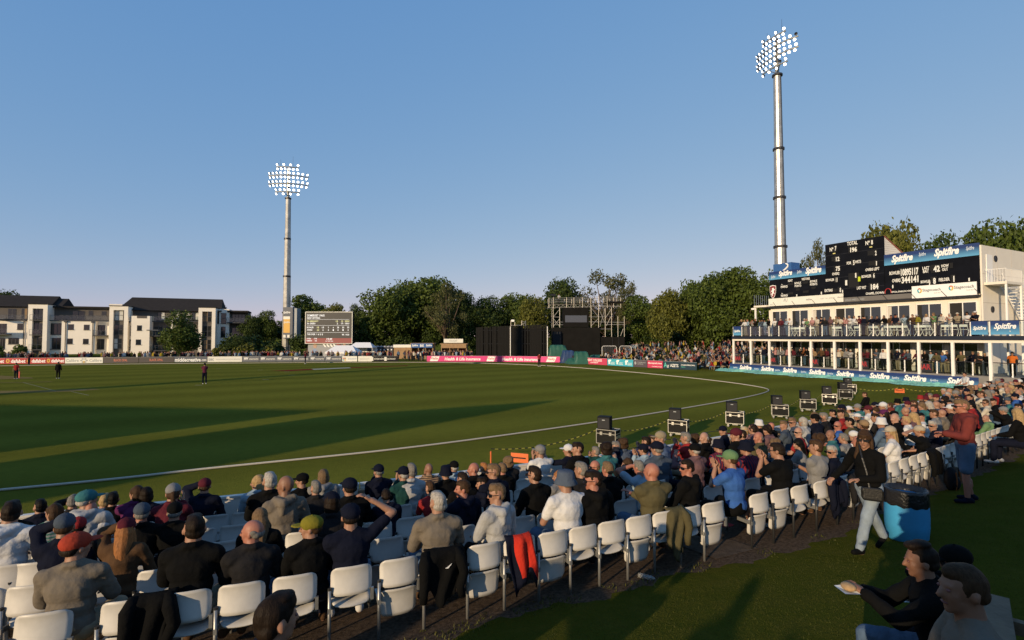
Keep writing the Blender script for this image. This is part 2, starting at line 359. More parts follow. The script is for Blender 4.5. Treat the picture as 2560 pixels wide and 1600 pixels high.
xs = [605.5,648,690,731,773,812,855]; nm = ['first','second','third','fourth','fifth','sixth']
for i in range(6): H(xs[i],xs[i+1]-.5,SLATE,f'slate grey martin board, {nm[i]} from the white isec board',[('VVV',.1,.36,.35,.85,PRINT,.3,.05),('westmartin',.4,.95,.42,.68,CREAM)])
H(855.5,893,CREAM,'white board with four coloured squares below the gazebo',[('#box',.05,.13,.5,.75,ORG),('#box',.15,.23,.5,.75,pr('brown',(.3,.15,.1))),('#box',.05,.13,.2,.45,CYAN),('#box',.15,.23,.2,.45,GOLD),('INSIGHT',.4,.95,.38,.65,LBLUE)])
H(895,930,CREAM,'plain white board right of the coloured squares board',[('#box',.1,.8,.6,.64,GREY_P),('#box',.1,.85,.45,.49,GREY_P),('#box',.1,.7,.3,.34,GREY_P)])
H(930.5,963,BLACK,'black board with white blocks, left of the pair',[('#box',-.08,.08,.15,.85,CREAM),('BOUNDARY & BEYOND',.15,.95,.35,.65,CREAM)]); H(963.5,996,BLACK,'black board with white blocks, right of the pair',[('#box',-.08,.1,.15,.85,CREAM),('BOUNDARY',.15,.8,.35,.65,CREAM)])
def vit(f0,f1): return [('#skew',f0,f1,.1,.92,PRINT),('Vitality',f0+(f1-f0)*.14,f0+(f1-f0)*.86,.25,.8,DRED,.2,.02,1)]
hoarding(1067,904.2,1216,904.4,.9,PINK,'left half of the long pink health insurance board',vit(.05,.215)+[('Health & Life insurance',.3,.9,.22,.75,PRINT,.15,.03)])
hoarding(1216,904.4,1400,906.6,.9,PINK,'right half of the long pink health insurance board',vit(0.,.13)+[('Health & Life insurance',.22,.73,.22,.75,PRINT,.15,.03)]+vit(.815,.955))
b2_ = lambda x: 910 + (x-1454)*.0575
def H2(x0,x1,m,label,texts): return hoarding(x0,b2_(x0),x1,b2_(x1),.92,m,label,texts)
H2(1454,1518,ROSE,'rose red kent college board below the bank crowd',[('KENT COLLEGE',.24,.8,.52,.86,PRINT,0,.02),('CANTERBURY',.36,.66,.24,.42,PRINT),('#disc',.04,.14,.3,.6,PRINT),('#box',.04,.14,.66,.86,PRINT)])
H2(1518.5,1583,CYAN,'cyan board with three white arrows',sum([[('#box',a,a+.05,.25,.62,PRINT),('#skew',a-.02,a+.11,.62,.88,PRINT),('KINGSTON',a+.08,a+.24,.42,.56,PRINT),('REEVES',a+.08,a+.24,.2,.36,PRINT)] for a in (.05,.37,.71)],[]))
H2(1583.5,1618,PLUM,"dark school board between cyan and rose boards",[("ST EDMUND'S",.3,.9,.6,.78,GREY_P),('SCHOOL',.3,.72,.38,.55,GREY_P),('#disc',.08,.22,.35,.8,GREY_P)])
H2(1618.5,1657,ROSE,'rose board with a web address beside the navy board',[('#beinspiredcricket',.05,.95,.5,.8,PRINT,.1),('www.stedmunds.org.uk',.3,.95,.15,.3,PRINT)])
H2(1657.5,1698,NAVY,'navy azets board with a green and white emblem',[('A',.06,.24,.2,.85,TEAL_P),('V',.24,.38,.1,.55,PRINT),('AZETS',.45,.95,.3,.68,PRINT)])
H2(1698.5,1742,NAVY,'navy advisors board at the end of the row',[('Accountants and Business Advisors',.1,.9,.55,.75,PRINT),('azets.co.uk',.1,.35,.32,.46,TEAL_P)])
# ---------------------------------------------------------------- apartments on the left
AP = Pl(-85.7, 90.0, math.atan2(10.0, 24.5))
zx = lambda v: v*.26446
zy = lambda v: 700+v*.26446
RENDER = mat('cream_render', (.84,.78,.68), .85, var=.06, scale=.6, bump=.1); TAUPE = mat('taupe_cladding', (.105,.092,.082), .8, var=.15, scale=.8); ROOFM = mat('slate_roof', (.034,.031,.030), .95, var=.2, scale=2, bump=.3, spec=.05)
DGLASS = mat('dark_glazing', (.018,.02,.022), .06, var=0, spec=.7); BLIND_GLARE = mat('pale_blind_and_glare', (.55,.55,.52), .8); FRAME = mat('grey_frame', (.06,.06,.065), .5, var=0); CURT = mat('tan_curtain', (.23,.15,.08), .8)
PLANTM = mat('balcony_plant', (.05,.085,.025), .8, var=.4, scale=3)
def ap_r(x0,y0,x1,y1,off=0): return AP.rect(zx(x0), zy(y0), zx(x1), zy(y1), off)
def apart(label): return thing('apartment_building', label, 'building', AP.o, AP.a)
def blk(t, name, m, x0, y0, x1, y1, d0, d1):   # a block of the facade from depth d0 to d1
    u0,z0,u1,z1 = ap_r(x0,y0,x1,y1); return boxp(name, m, t, u0, d0, max(z0,-.2) if z0 > .6 else 0, u1, d1, z1)
def window(t, x0, y0, x1, y1, off, nx=1, ny=1, fill=None):
    u0,z0,u1,z1 = ap_r(x0,y0,x1,y1); w_ = obj('window', MB().b2(0,-.03,0,u1-u0,.02,z1-z0).mesh('window', FRAME), t, (u0,off,z0))
    W_, H_ = u1-u0, z1-z0
    for i in range(nx):
        for j in range(ny):
            mm = DGLASS if fill is None else (fill[(i+j*nx) % len(fill)] or DGLASS)
            MB().b2(W_*i/nx+.05,-.038,H_*j/ny+.05,W_*(i+1)/nx-.05,-.031,H_*(j+1)/ny-.05).build('pane', mm, w_)
    MB().b2(-.05,-.12,-.08,W_+.05,-.03,-.01).build('sill', FRAME, w_)
def balcony(t, x0, y0, x1, y1, off, d=1.3):    # slab, rail posts, glass
    u0,z0,u1,z1 = ap_r(x0,y0,x1,y1,off); b = obj('balcony', MB().b2(0,-d,-.18,u1-u0,0,0).mesh('slab', FRAME), t, (u0,off,z0)); W_, H_ = u1-u0, max(z1-z0, .9)
    MB().b2(0,-d,H_-.05,W_,-d+.05,H_).build('handrail', FRAME, b)
    for k in range(int(W_/1.1)+1): MB().b2(min(k*1.1,W_-.05),-d,0,min(k*1.1,W_-.05)+.05,-d+.05,H_-.05).build('post', FRAME, b)
    MB().b2(.03,-d+.015,.08,W_-.03,-d+.03,H_-.08).build('glass', CGLASS, b)
def pipe(t, x, y0, y1):
    u0,z0,u1,z1 = ap_r(x,y0,x+1,y1); MB().bar((u0,-.12,0),(u0,-.12,z1),.07).box((u0,-.14,z1+.05),(.45,.25,.3)).build('downpipe', FRAME, t)
def tower(t, x0, x1, y0, wins, fills, dep=-.9):
    u0,z0,u1,z1 = ap_r(x0,y0,x1,690,dep); 
    MB().b2(u0,dep,0,u0+.62,6,z1).build('pier', RENDER, t); MB().b2(u1-.62,dep,0,u1,6,z1).build('pier', RENDER, t); MB().b2(u0+.62,dep,z1-.75,u1-.62,6,z1-.004).build('lintel', RENDER, t)
    MB().b2(u0-.1,dep-.1,z1,u1+.1,6,z1+.12).build('coping', ROOFM, t)
    MB().b2(u0+.62,dep+.5,0,u1-.62,5.9,z1-.76).build('infill', TAUPE, t)
    for (a,b_,c,d),f in zip(wins, fills): window(t, a,b_,c,d, dep+.49, 3, 2, f)
# left block
t = apart('apartment block cut by the left edge, with a dark pitched roof')
blk(t,'wall',RENDER,-420,376,255,700,0,8); blk(t,'upper_storey',TAUPE,-420,245,255,376,1.6,8)
u0,z0,u1,z1 = ap_r(-420,140,435,245)
MB().prism([(0,0)],0,0) if 0 else None
MB().add([(u0,1,z0),(u1,1,z0),(u1,5,z1+.3),(u0,5,z1+.3),(u0,9,z0),(u1,9,z0)],[(0,1,2,3),(3,2,5,4),(1,5,2),(0,3,4),(0,4,5,1)]).build('roof', ROOFM, t)
u0,z0,u1,z1 = ap_r(436,163,527,245); MB().add([(u0,2,z0),(u1,2,z0),(u1,5,z1+.1),(u0,5,z1+.1),(u0,8,z0),(u1,8,z0)],[(0,1,2,3),(3,2,5,4),(1,5,2),(0,3,4),(0,4,5,1)]).build('roof', ROOFM, t)
tower(t,258,442,230,[],[])
for yy in (268,408,543): window(t,288,yy,408,yy+100,-.41,3,1,[None,CURT if yy > 500 else None,None])
for yy in (375,515,655): balcony(t,288,yy-40,408,yy,-.4,.5)
window(t,160,412,215,468,0); window(t,20,265,100,365,1.6,2,1); window(t,150,265,240,365,1.6,3,1,[None,CURT,None]); window(t,0,550,50,650,0,2,1); window(t,80,548,180,605,0,3,1); window(t,-120,412,60,505,0,4,1)
balcony(t,-420,335,255,374,0,.1); balcony(t,-200,465,110,508,0,1.6); pipe(t,226,385,690)
MB().b2(AP.u_at(zx(-40)),-1.6,7.0,AP.u_at(zx(80)),0,7.1).build('awning', mat('striped_awning',(.12,.13,.15),.8), t)
# middle block
t = apart('cream apartment block with four small square windows and flat dark penthouse')
blk(t,'wall',RENDER,580,384,900,700,0,8); blk(t,'wall',RENDER,900,388,1024,700,.9,8); blk(t,'wall',RENDER,444,384,580,700,.5,8); blk(t,'upper_storey',TAUPE,444,262,1024,384,1.7,8)
u0,z0,u1,z1 = ap_r(444,246,1027,263); boxp('flat_roof', ROOFM, t, u0,1.0,z0,u1,8.2,z1)
for r_ in ((640,418,695,468),(790,422,843,470),(635,553,688,603),(785,556,838,604)): window(t,*r_,0,1,1)
for r_ in ((795,285,840,335),(920,290,968,330),(640,285,700,375),(700,290,760,375)): window(t,*r_,1.7,1,1)
window(t,444,408,570,515,.5,3,1); window(t,440,547,565,655,.5,3,1,[BLIND_GLARE,None,None]); window(t,905,425,975,520,.9,2,1); window(t,900,558,972,655,.9,2,1)
balcony(t,444,335,1024,380,.0,.1); balcony(t,905,480,1024,522,.9,1.4); pipe(t,620,395,690); pipe(t,877,400,690)
# right block
t = apart('long cream apartment block with dark pitched roof and two glazed stair towers')
blk(t,'wall',RENDER,1206,390,1256,700,.3,9); blk(t,'front_bay',RENDER,1256,342,1428,700,-1.1,9)
u0,z0,u1,z1 = ap_r(1290,340,1385,362,-1.1); boxp('parapet_gap', TAUPE, t, u0,-1.13,z0,u1,-1.0,z1+.02)
blk(t,'upper_storey',TAUPE,1206,290,1872,392,1.9,9); blk(t,'recess_wall',TAUPE,1430,392,1872,700,1.2,9); blk(t,'pier',RENDER,1618,342,1646,700,-.4,1.9)
u0,z0,u1,z1 = ap_r(1078,178,2080,288)
MB().add([(u0,1,z0),(u1,1,z0),(u1-.4,5.5,z1+.5),(u0+1.2,5.5,z1+.5),(u0,10,z0),(u1,10,z0)],[(0,1,2,3),(3,2,5,4),(1,5,2),(0,3,4),(0,4,5,1)]).build('roof', ROOFM, t)
u0,z0,u1,z1 = ap_r(950,215,1080,250); boxp('roof_plant_room', RENDER, t, u0,4,z0,u1,8,z1)
tower(t,1028,1205,247,[(1050,285,1168,383),(1050,422,1165,518),(1048,553,1160,650)],[[BLIND_GLARE],[None,None,None],[None,BLIND_GLARE,None]])  # pale panes in the first tower's top window paint its bright reflection
tower(t,1872,2033,262,[(1893,300,2000,395),(1895,435,2000,532),(1897,565,2000,655)],[[CURT,CURT,None],[None,None,None],[None,CURT,None]])
window(t,1228,430,1250,525,.3); window(t,1222,562,1248,657,.3); window(t,1310,430,1355,477,-1.1); window(t,1302,562,1350,610,-1.1)
for a in (1460,1600,1700,1790): window(t,a,302,a+70,375,1.9,2,1,[None,BLIND_GLARE])
for a in (1440,1545,1650,1750): window(t,a,440,a+80,520,1.2,2,1); window(t,a,570,a+80,655,1.2,2,1,[None,CURT])
balcony(t,1430,480,1618,525,1.2,1.9); balcony(t,1430,618,1618,662,1.2,1.9); balcony(t,1428,345,1872,388,.4,.1)
MB().b2(AP.u_at(zx(1400)),-1.2,5.1,AP.u_at(zx(1510)),.6,5.25).build('awning', MATS['striped_awning'], t)
blk(t,'side_wing',RENDER,2034,272,2155,700,1.4,9)
window(t,2040,300,2058,410,1.4); window(t,2075,310,2125,410,1.4,1,2); window(t,2075,440,2120,540,1.4,1,2); pipe(t,1216,400,690)
u0,z0,u1,z1 = ap_r(2148,290,2345,306,2); boxp('flat_roof', ROOFM, t, u0,1.2,z0,u1,8,z1); blk(t,'annex',TAUPE,2156,306,2330,700,2.6,8)
for yy in (320,450): window(t,2175,yy,2300,yy+80,2.6,4,1)
balcony(t,2150,360,2352,402,2.6,1.8); balcony(t,2150,500,2352,545,2.6,1.8)
# ---------------------------------------------------------------- trees
def leaf_mat(name, c):
    m = bpy.data.materials.new(name); m.use_nodes = True; t = m.node_tree; N = t.nodes.new; L = t.links.new; b = t.nodes['Principled BSDF']
    g = N('ShaderNodeNewGeometry'); r = N('ShaderNodeValToRGB'); e = r.color_ramp.elements
    e[0].color = (c[0]*.5,c[1]*.5,c[2]*.5,1); e[1].color = (c[0]*1.6,c[1]*1.45,c[2]*1.3,1)
    L(g.outputs['Random Per Island'], r.inputs[0]); L(r.outputs[0], b.inputs['Base Color']); b.inputs['Roughness'].default_value = .6; b.inputs['Specular IOR Level'].default_value = .25
    tr = N('ShaderNodeBsdfTranslucent'); L(r.outputs[0], tr.inputs[0]); mx = N('ShaderNodeMixShader'); mx.inputs[0].default_value = .25
    L(b.outputs[0], mx.inputs[1]); L(tr.outputs[0], mx.inputs[2]); L(mx.outputs[0], t.nodes['Material Output'].inputs[0]); MATS[name] = m; return m
LF = [leaf_mat('leaves_green', (.062,.096,.016)), leaf_mat('leaves_dark', (.042,.070,.014)), leaf_mat('leaves_olive', (.098,.112,.020)), leaf_mat('leaves_grey', (.078,.088,.032))]
BARK = mat('bark', (.115,.08,.055), .9, var=.3, scale=5, bump=.6)
def crown_mesh(seed, rx, rz, nl, n, leaf, dens=1., lobes_r=(.3,.46), droop=0.):
    g = np.random.default_rng(seed); C = []; RR = []
    while len(C) < nl:
        p = g.uniform(-1,1,3)
        if np.dot(p,p) > 1: continue
        l = g.uniform(*lobes_r); k = 1-l*.8
        C.append(p*np.array([rx*k, rx*k, rz*k])); RR.append(l*min(rx,rz)*g.uniform(.75,1.1))
    C = np.array(C); RR = np.array(RR); i = g.choice(nl, n, p=RR**2/np.sum(RR**2))
    d = g.normal(size=(n,3)); d /= np.linalg.norm(d,axis=1)[:,None]; rad = RR[i]*(g.uniform(.5,1,n)**.45)*(1+.16*g.normal(size=n))
    p = C[i]+d*rad[:,None]*np.array([1,1,.85]); p[:,2] -= droop*np.abs(g.normal(size=n))*RR[i]*.5
    nn = d*.6+g.normal(size=(n,3))*.6; nn /= np.linalg.norm(nn,axis=1)[:,None]
    a = np.cross(nn, g.normal(size=(n,3))); a /= np.linalg.norm(a,axis=1)[:,None]; b = np.cross(nn,a)
    s = (leaf*g.uniform(.5,1.35,n))[:,None]
    V = np.stack([p-a*s*.55, p+b*s*.36+nn*s*.08, p+a*s*.55, p-b*s*.36+nn*s*.08], 1).reshape(-1,3)
    return V, np.arange(n*4).reshape(-1,4), C, RR
TREES = {}
def tree_proto(key, seed, rx, rz, nl, n, leaf, m, trunk_h, limbs=9, **kw):
    V, Fq, C, RR = crown_mesh(seed, rx, rz, nl, n, leaf, **kw); V = V+np.array([0,0,trunk_h+rz*.82])
    cm = npmesh('crown', V, Fq, [m])
    g = random.Random(seed); mb = MB(); top = trunk_h+rz*.9
    mb.tube([(0,0,-.2),(.05,0,trunk_h*.4),(.1,.1,trunk_h),(.15,.2,trunk_h+rz*.5),(0,.1,top)], [.42,.33,.26,.16,.05], 7)
    for k in range(min(limbs,len(C))):
        c = C[k]+np.array([0,0,trunk_h+rz*.82]); z0 = trunk_h*g.uniform(.7,1.0)+rz*.2*g.random()
        mid = Vector((c[0]*.5+g.uniform(-.3,.3), c[1]*.5, (z0+c[2])/2+.2)); mb.tube([(0.05,.05,z0), mid, Vector(c)], [.15,.10,.03], 5)
    TREES[key] = (cm, mb.mesh('trunk', BARK, True), trunk_h+rz*1.8, rx)
tree_proto('round', 1, 6.5, 6.0, 34, 17000, .44, LF[0], 2.6); tree_proto('dark', 2, 5.6, 6.2, 30, 14000, .42, LF[1], 2.2)
tree_proto('tall', 3, 4.2, 6.6, 26, 11500, .40, LF[0], 2.4, lobes_r=(.34,.5)); tree_proto('olive', 4, 4.6, 5.0, 26, 11000, .38, LF[2], 2.4)
tree_proto('sparse', 5, 6.2, 5.6, 46, 6000, .30, LF[3], 3.0, 24, lobes_r=(.16,.26), droop=.25); tree_proto('small', 6, 3.6, 4.4, 20, 8000, .34, LF[0], 1.2, lobes_r=(.36,.52))
def tree(key, px, ptop, Y, wpx, label, rz=None, group='trees round the ground', base=0.):
    cm, tm, hh, rx = TREES[key]; top = PY(px, ptop, Y); s = (top.z-base)/hh; sx = (wpx/2/F*Y)/rx
    t = thing('tree', label, 'tree', (top.x, Y, base), rnd.random()*6.28 if rz is None else rz, group); t.scale = (sx, sx, s)
    obj('crown', cm, t); obj('trunk', tm, t); return t
tree('small',456,773,86,118,'conical green tree in front of the right apartment block',0.4)
tree('dark',25,722,112,110,'treetop showing above the left apartment roof'); tree('dark',558,762,116,40,'small treetop showing above the right end of the apartments')
tree('dark',628,785,104,60,'low dark tree right of the apartment balconies'); tree('tall',663,765,106,62,'slim dark tree left of the far floodlight mast'); tree('dark',600,838,90,70,'low bushy tree beside the apartment balconies')
tree('tall',771,722,112,112,'tall dark tree behind the electronic scoreboard'); tree('olive',836,752,106,90,'yellowish tree just above the electronic scoreboard'); tree('dark',890,757,105,62,'narrow dark tree right of the electronic scoreboard')
tree('round',975,706,101,170,'left half of the biggest tree behind the gazebo'); tree('round',1065,678,108,230,'biggest and tallest dark tree in the middle of the tree line',2.0); tree('sparse',1115,700,96,140,'thin tree with bare branches in front of the biggest tree'); tree('dark',1165,728,102,90,'dark tree at the right shoulder of the biggest tree')
tree('dark',1222,736,104,120,'bushy tree left behind the black sight screen'); tree('round',1300,722,108,130,'wide tree behind the black sight screen'); tree('olive',1330,736,100,100,'olive tree behind the right end of the sight screen'); tree('dark',1412,690,112,150,'dark tree rising behind the scaffold platform')
tree('sparse',1512,668,110,190,'tall feathery pale tree behind the scaffold platform',1.1); tree('tall',1605,722,100,110,'tree right of the scaffold platform'); tree('sparse',1570,700,104,80,'thin feathery tree beside the pale tree')
tree('olive',1668,714,88,112,'yellow green tree behind the bank crowd'); tree('round',1745,690,92,150,'broad tree behind the bank crowd'); tree('round',1800,660,86,190,'large leafy tree left of the floodlight mast',.9); tree('tall',1865,645,84,120,'tall tree against the left end of the pavilion'); tree('round',1975,648,92,160,'tree behind the blue spitfire sign')
tree('sparse',2040,590,84,110,'feathery tree behind the black scoreboard',2.2); tree('olive',2222,533,66,170,'large sunlit tree above the scoreboard roof',.3); tree('olive',2225,560,62,120,'sunlit tree just behind the scoreboard roof'); tree('dark',2350,575,74,150,'tree above the right spitfire sign'); tree('round',2510,520,62,200,'dark tree above the white end wall'); tree('dark',2620,560,60,140,'dark tree at the right edge of the picture')
for i,(x_,y_,Y_,w_,k_) in enumerate(((2760,560,66,230,'round'),(2930,580,64,220,'dark'),(3120,570,60,240,'round'),(3340,575,56,230,'dark'))): tree(k_,x_,y_,Y_,w_,f'{("first","second","third","fourth")[i]} tree beyond the pavilion, outside the right edge of the picture')
# dense low growth behind the ground so that no bare horizon shows
def hedge(label, x0, x1, Y, h, n, seed, m):
    a, b_ = PY(x0,HZ,Y).x, PY(x1,HZ,Y).x; t = thing('hedge', label, 'hedge', (a,Y,0)); g = np.random.default_rng(seed); k = max(int((b_-a)/2.2),2)
    V = []; 
    C = np.stack([g.uniform(0,b_-a,k*2), g.uniform(-1.2,1.2,k*2), g.uniform(.2,.8,k*2)*h],1); i = g.integers(0,k*2,n); d = g.normal(size=(n,3)); d /= np.linalg.norm(d,axis=1)[:,None]
    p = C[i]+d*(h*.34)*(g.uniform(.4,1.1,n)[:,None])*np.array([1.3,1,1]); p[:,2] = np.abs(p[:,2])
    nn = d*.5+g.normal(size=(n,3))*.6; nn /= np.linalg.norm(nn,axis=1)[:,None]; aa = np.cross(nn,g.normal(size=(n,3))); aa /= np.linalg.norm(aa,axis=1)[:,None]; bb = np.cross(nn,aa); s = (g.uniform(.25,.55,n))[:,None]
    V = np.stack([p-aa*s*.6,p+bb*s*.4,p+aa*s*.6,p-bb*s*.4],1).reshape(-1,3); obj('foliage', npmesh('foliage',V,np.arange(n*4).reshape(-1,4),[m]), t)
    mb = MB()
    for q in C[::2]: mb.bar((q[0],q[1],-.1),(q[0],q[1],q[2]),.07,.03,5)
    mb.build('stem', BARK, t)
hedge('dark hedge behind the crowd left of the scoreboard',560,760,97,4.2,5000,11,LF[1]); hedge('dark undergrowth behind the bars and toilets',850,1190,100,5.0,8000,12,LF[1]); hedge('dark undergrowth behind the sight screen and scaffold',1190,1640,101,6.0,10000,13,LF[1]); hedge('dark undergrowth behind the bank crowd',1600,1960,97,6.0,8000,14,LF[1]); hedge('garden shrubs below the left apartments',-30,75,85,2.2,1200,15,LF[0]); hedge('garden shrubs below the right end of the apartments',540,680,88,2.6,2000,16,LF[2])
tree('dark',1060,760,118,300,'far dark tree filling the gap behind the biggest tree'); tree('dark',1480,770,122,330,'far dark tree filling the gap behind the scaffold'); tree('dark',1270,780,122,220,'far dark tree behind the sight screen trees'); tree('dark',720,800,124,180,'far dark tree behind the far mast'); tree('dark',1720,770,115,250,'far dark tree behind the broad bank trees')
# ---------------------------------------------------------------- floodlight masts
LENS = mat('lit_lamp_lens', (.9,.9,.9), .3, var=0, emit=(1,.98,.95), es=6.); LAMPB = mat('lamp_body', (.05,.05,.055), .4, .5, var=.1); ARMM = mat('lamp_arm', (.33,.32,.26), .5, .4, var=.1)
ZINC = mat('zinc_mast', (.44,.42,.38), .42, .75, var=.35, scale=1.2, bump=.1)
lampb = MB().lathe([(.05,-.34),(.16,-.31),(.24,-.08),(.255,.0),(.26,.09),(.235,.09),(.22,-.0)], n=12).mesh('lamp', LAMPB, True)
lensm = MB().lathe([(.225,0.02),(.17,.045),(.1,.06),(.01,.062)], n=12).mesh('lens', LENS, True)
def mast(label, x, y, htop, face, rb, rt, collars, hs=1.):
    t = thing('floodlight_mast', label, 'floodlight', (x,y,0), face, 'floodlight masts'); hm = htop-6.9*hs   # local -y looks at the field
    zs = [0]+[hm*c for c in collars]+[hm]
    for i in range(len(zs)-1):
        f0 = rb+(rt-rb)*zs[i]/hm; f1 = rb+(rt-rb)*(zs[i+1]/hm); MB().bar((0,0,zs[i]),(0,0,zs[i+1]),f0-.03*i*0,f1+.04,12).build('mast_section', ZINC, t)
        if i: MB().lathe([(f0+.06,-.2),(f0+.19,-.18),(f0+.19,.14),(f0+.06,.16)], (0,0,zs[i]), 12).build('collar', DARK, t)
    MB().lathe([(rt+.06,-.2),(rt+.24,-.15),(rt+.24,.1),(rt+.05,.15)], (0,0,hm), 12).build('collar', DARK, t)
    MB().bar((rb+.12,-.05,1),(rt+.1,-.05,hm),.05,.05,5).build('cable', DARK, t)
    MB().bar((0,0,hm),(0,0,htop-.2),.3,.24,10).build('head_post', ZINC, t)
    rows = [(6.5*hs,4.6*hs,4,6),(4.75*hs,8.2*hs,10,10),(2.95*hs,8.2*hs,10,10),(1.15*hs,5.0*hs,6,4)]
    for dz, wd, na, nb in rows:
        z = hm+dz; arc = lambda u: -.75+1.15*(u/4.2)**2*1.0
        pts = [(u, arc(u)-.1, z) for u in np.linspace(-wd/2, wd/2, 11)]
        a = MB().tube(pts, .10, 6).build('lamp_arm', ARMM, t); MB().bar((0,0,z),(0,-.85,z),.09).bar((-.9,-.6,z),(0,0,z-.7),.05).bar((.9,-.6,z),(0,0,z-.7),.05).build('bracket', DARK, t)
        for n, up in ((na,1),(nb,-1)):
            for k in range(n):
                u = (-wd/2+.15+(wd-.3)*k/(n-1))*(.98 if up > 0 else .93) if n > 1 else 0
                rz = 2*.75*2/(4.2**2)*u*.75+ (.10*math.sin(k*2.3)); l = obj('lamp', lampb, t, (u, arc(u)-.22, z+.46*up*hs), (R(90)+R(34), 0, rz*1.6), (hs,hs,hs))
                dead = (label.startswith('near') and (round(dz/hs,2), up, k) in ((4.75,1,9),(1.15,1,4)))
                if not dead: obj('lens', lensm, l)
                MB().bar((u,arc(u)-.1,z),(u,arc(u)-.15,z+.3*up),.03,.03,4).build('lamp_stem', DARK, t)
    for u,h_ in ((-1.6,1.4),(.9,2.2)): MB().bar((u,0,htop-.4),(u,0,htop+h_),.03,.015,4).build('aerial', DARK, t)
    return t
pb = PY(715,842,106); tp = PY(0,416,106).z
tl = mast('far floodlight mast with a beer banner beside the electronic scoreboard', pb.x, 106, tp, R(8), .80, .42, (.27,.5,.74))
pb = PY(1955,842,74); tp = PY(0,92,74).z
tr_ = mast('near floodlight mast rising behind the pavilion', pb.x, 74, tp, R(-66), .95, .50, (.40,.57,.74), .86)
# banner and number on the far mast
def px_rect(t_, Y, x0, y0, x1, y1):       # rectangle on a plane that faces the camera axis, in the frame of a thing standing there
    a, b_ = PY(x0,y1,Y), PY(x1,y0,Y); return (a.x-t_.location.x, a.z-t_.location.z, b_.x-t_.location.x, b_.z-t_.location.z)
bn = thing('mast_banner', 'tall lager banner box strapped round the far floodlight mast', 'banner', (PY(716,842,104.6).x, 104.6, 0))
r_ = px_rect(bn,104.6,707,768,732,846)
boxp('frame', SLATE, bn, r_[0], 0, r_[1], r_[2], 2.6, r_[3]); boxp('frame', GREY_P, bn, r_[2]+.02, .3, r_[1], r_[2]+.75, 2.3, r_[3]-.2)
BEER = pr('amber', (.62,.36,.07)); q = px_rect(bn,104.6,708.5,798,725,832); boxp('glass_print', BEER, bn, q[0],-.02,q[1],q[2],-.004,q[3]); q = px_rect(bn,104.6,708.5,791,725,798); boxp('foam_print', CREAM, bn, q[0],-.02,q[1],q[2],-.004,q[3])
text(bn,'Spitfire',px_rect(bn,104.6,708,778,726,785),PRINT,-.03,.3,.03); text(bn,'Spitfire',px_rect(bn,104.6,709,803,725,809),CREAM,-.03,.3,.02); q = px_rect(bn,104.6,708,837,714,844); boxp('label_print', CREAM, bn, q[0],-.02,q[1],q[2],-.004,q[3]); q = px_rect(bn,104.6,718,837,724,844); boxp('label_print', CREAM, bn, q[0],-.02,q[1],q[2],-.004,q[3])
o = text(tl,'2',(-.28,4.0,.34,5.2),REDP,-.9); 
# ---------------------------------------------------------------- electronic scoreboard
SY = 94.0; s_ = thing('electronic_scoreboard', 'large dark electronic scoreboard screen on a printed base', 'scoreboard', (PY(822,842,SY).x, SY, 0))
q = px_rect(s_,SY,764,781,880,858); SCR = mat('screen_dark', (.01,.01,.01), .5, var=0, emit=(.036,.030,.026), es=1.); SRED = mat('screen_red', (.1,.02,.02), .5, var=0, emit=(.20,.045,.035), es=1.); SW = mat('screen_white', (.4,.4,.4), .5, var=0, emit=(.8,.8,.78), es=.9); SYL = mat('screen_yellow', (.4,.4,.2), .5, var=0, emit=(.65,.65,.3), es=.9)
boxp('cabinet', DARK, s_, q[0]-.1,.05,q[1]-.1,q[2]+.1,1.2,q[3]+.1); boxp('screen', SCR, s_, q[0],-.0,q[1]+.95,q[2],.04,q[3]); boxp('screen_band', SRED, s_, q[0],-.0,q[1],q[2],.04,q[1]+.945)
for a in ((q[0]-.12,q[1]-.1,q[0]-.01,q[3]+.12),(q[2]+.01,q[1]-.1,q[2]+.12,q[3]+.12),(q[0],q[3]+.01,q[2],q[3]+.13),(q[0],q[1]-.1,q[2],q[1]-.01)): boxp('frame', CREAM, s_, a[0],-.06,a[1],a[2],.05,a[3])
for k in range(9): boxp('frame_clip', DARK, s_, q[0]+.4+k*.95,-.1,q[3]+.1,q[0]+.5+k*.95,.05,q[3]+.28)
zz = lambda x0,yc,x1,h_: px_rect(s_,SY,640+x0*.26446,680+(yc-h_/2)*.26446,640+x1*.26446,680+(yc+h_/2)*.26446)
for tx,x0,x1,yc,h_,mm in (('SOMERSET 196/5',484,648,411,20,SW),('KENT SPITFIRES',484,606,435,15,SW),('24. GREGORY*',482,590,465,15,SYL),('12',756,775,465,15,SYL),('(6)',805,824,465,16,SYL),('200.0',840,882,465,15,SYL),('54. GREEN',482,560,487,15,SW),('2',764,774,487,15,SW),('(2)',805,824,487,16,SW),('100.0',842,882,487,15,SW),('BOWLER',482,545,524,15,SW),('OVERS',482,532,548,15,SW),('THIS OVER',482,560,589,15,SW),('1 6 2 2',574,634,589,15,SW),('RR',814,835,592,14,SW),('10.0',848,881,592,15,SW),('OVERS',480,520,630,12,SW),('19.4',549,576,630,13,SW),('REMAIN',480,528,650,12,SW),('0.2',556,576,650,13,SW),('19:49',668,720,634,18,SW),('CUT OFF 19:58',656,728,654,9,SW)):
    text(s_, tx, zz(x0,yc,x1,h_), mm, -.008)
for i,(a,b_) in enumerate(zip(('15','13','9','6','28','33','55'),('3.4','4','4','1','4','1','2'))):
    c = (586,633,684,731,775,823,871)[i]; text(s_, a, zz(c-9*len(a)/1.6+2,524,c+9*len(a)/1.6-2,15), SYL if i == 0 else SW, -.008); text(s_, b_, zz(c-(10 if len(b_) > 1 else 5),549,c+(10 if len(b_) > 1 else 5),15), SYL if i == 0 else SW, -.008)
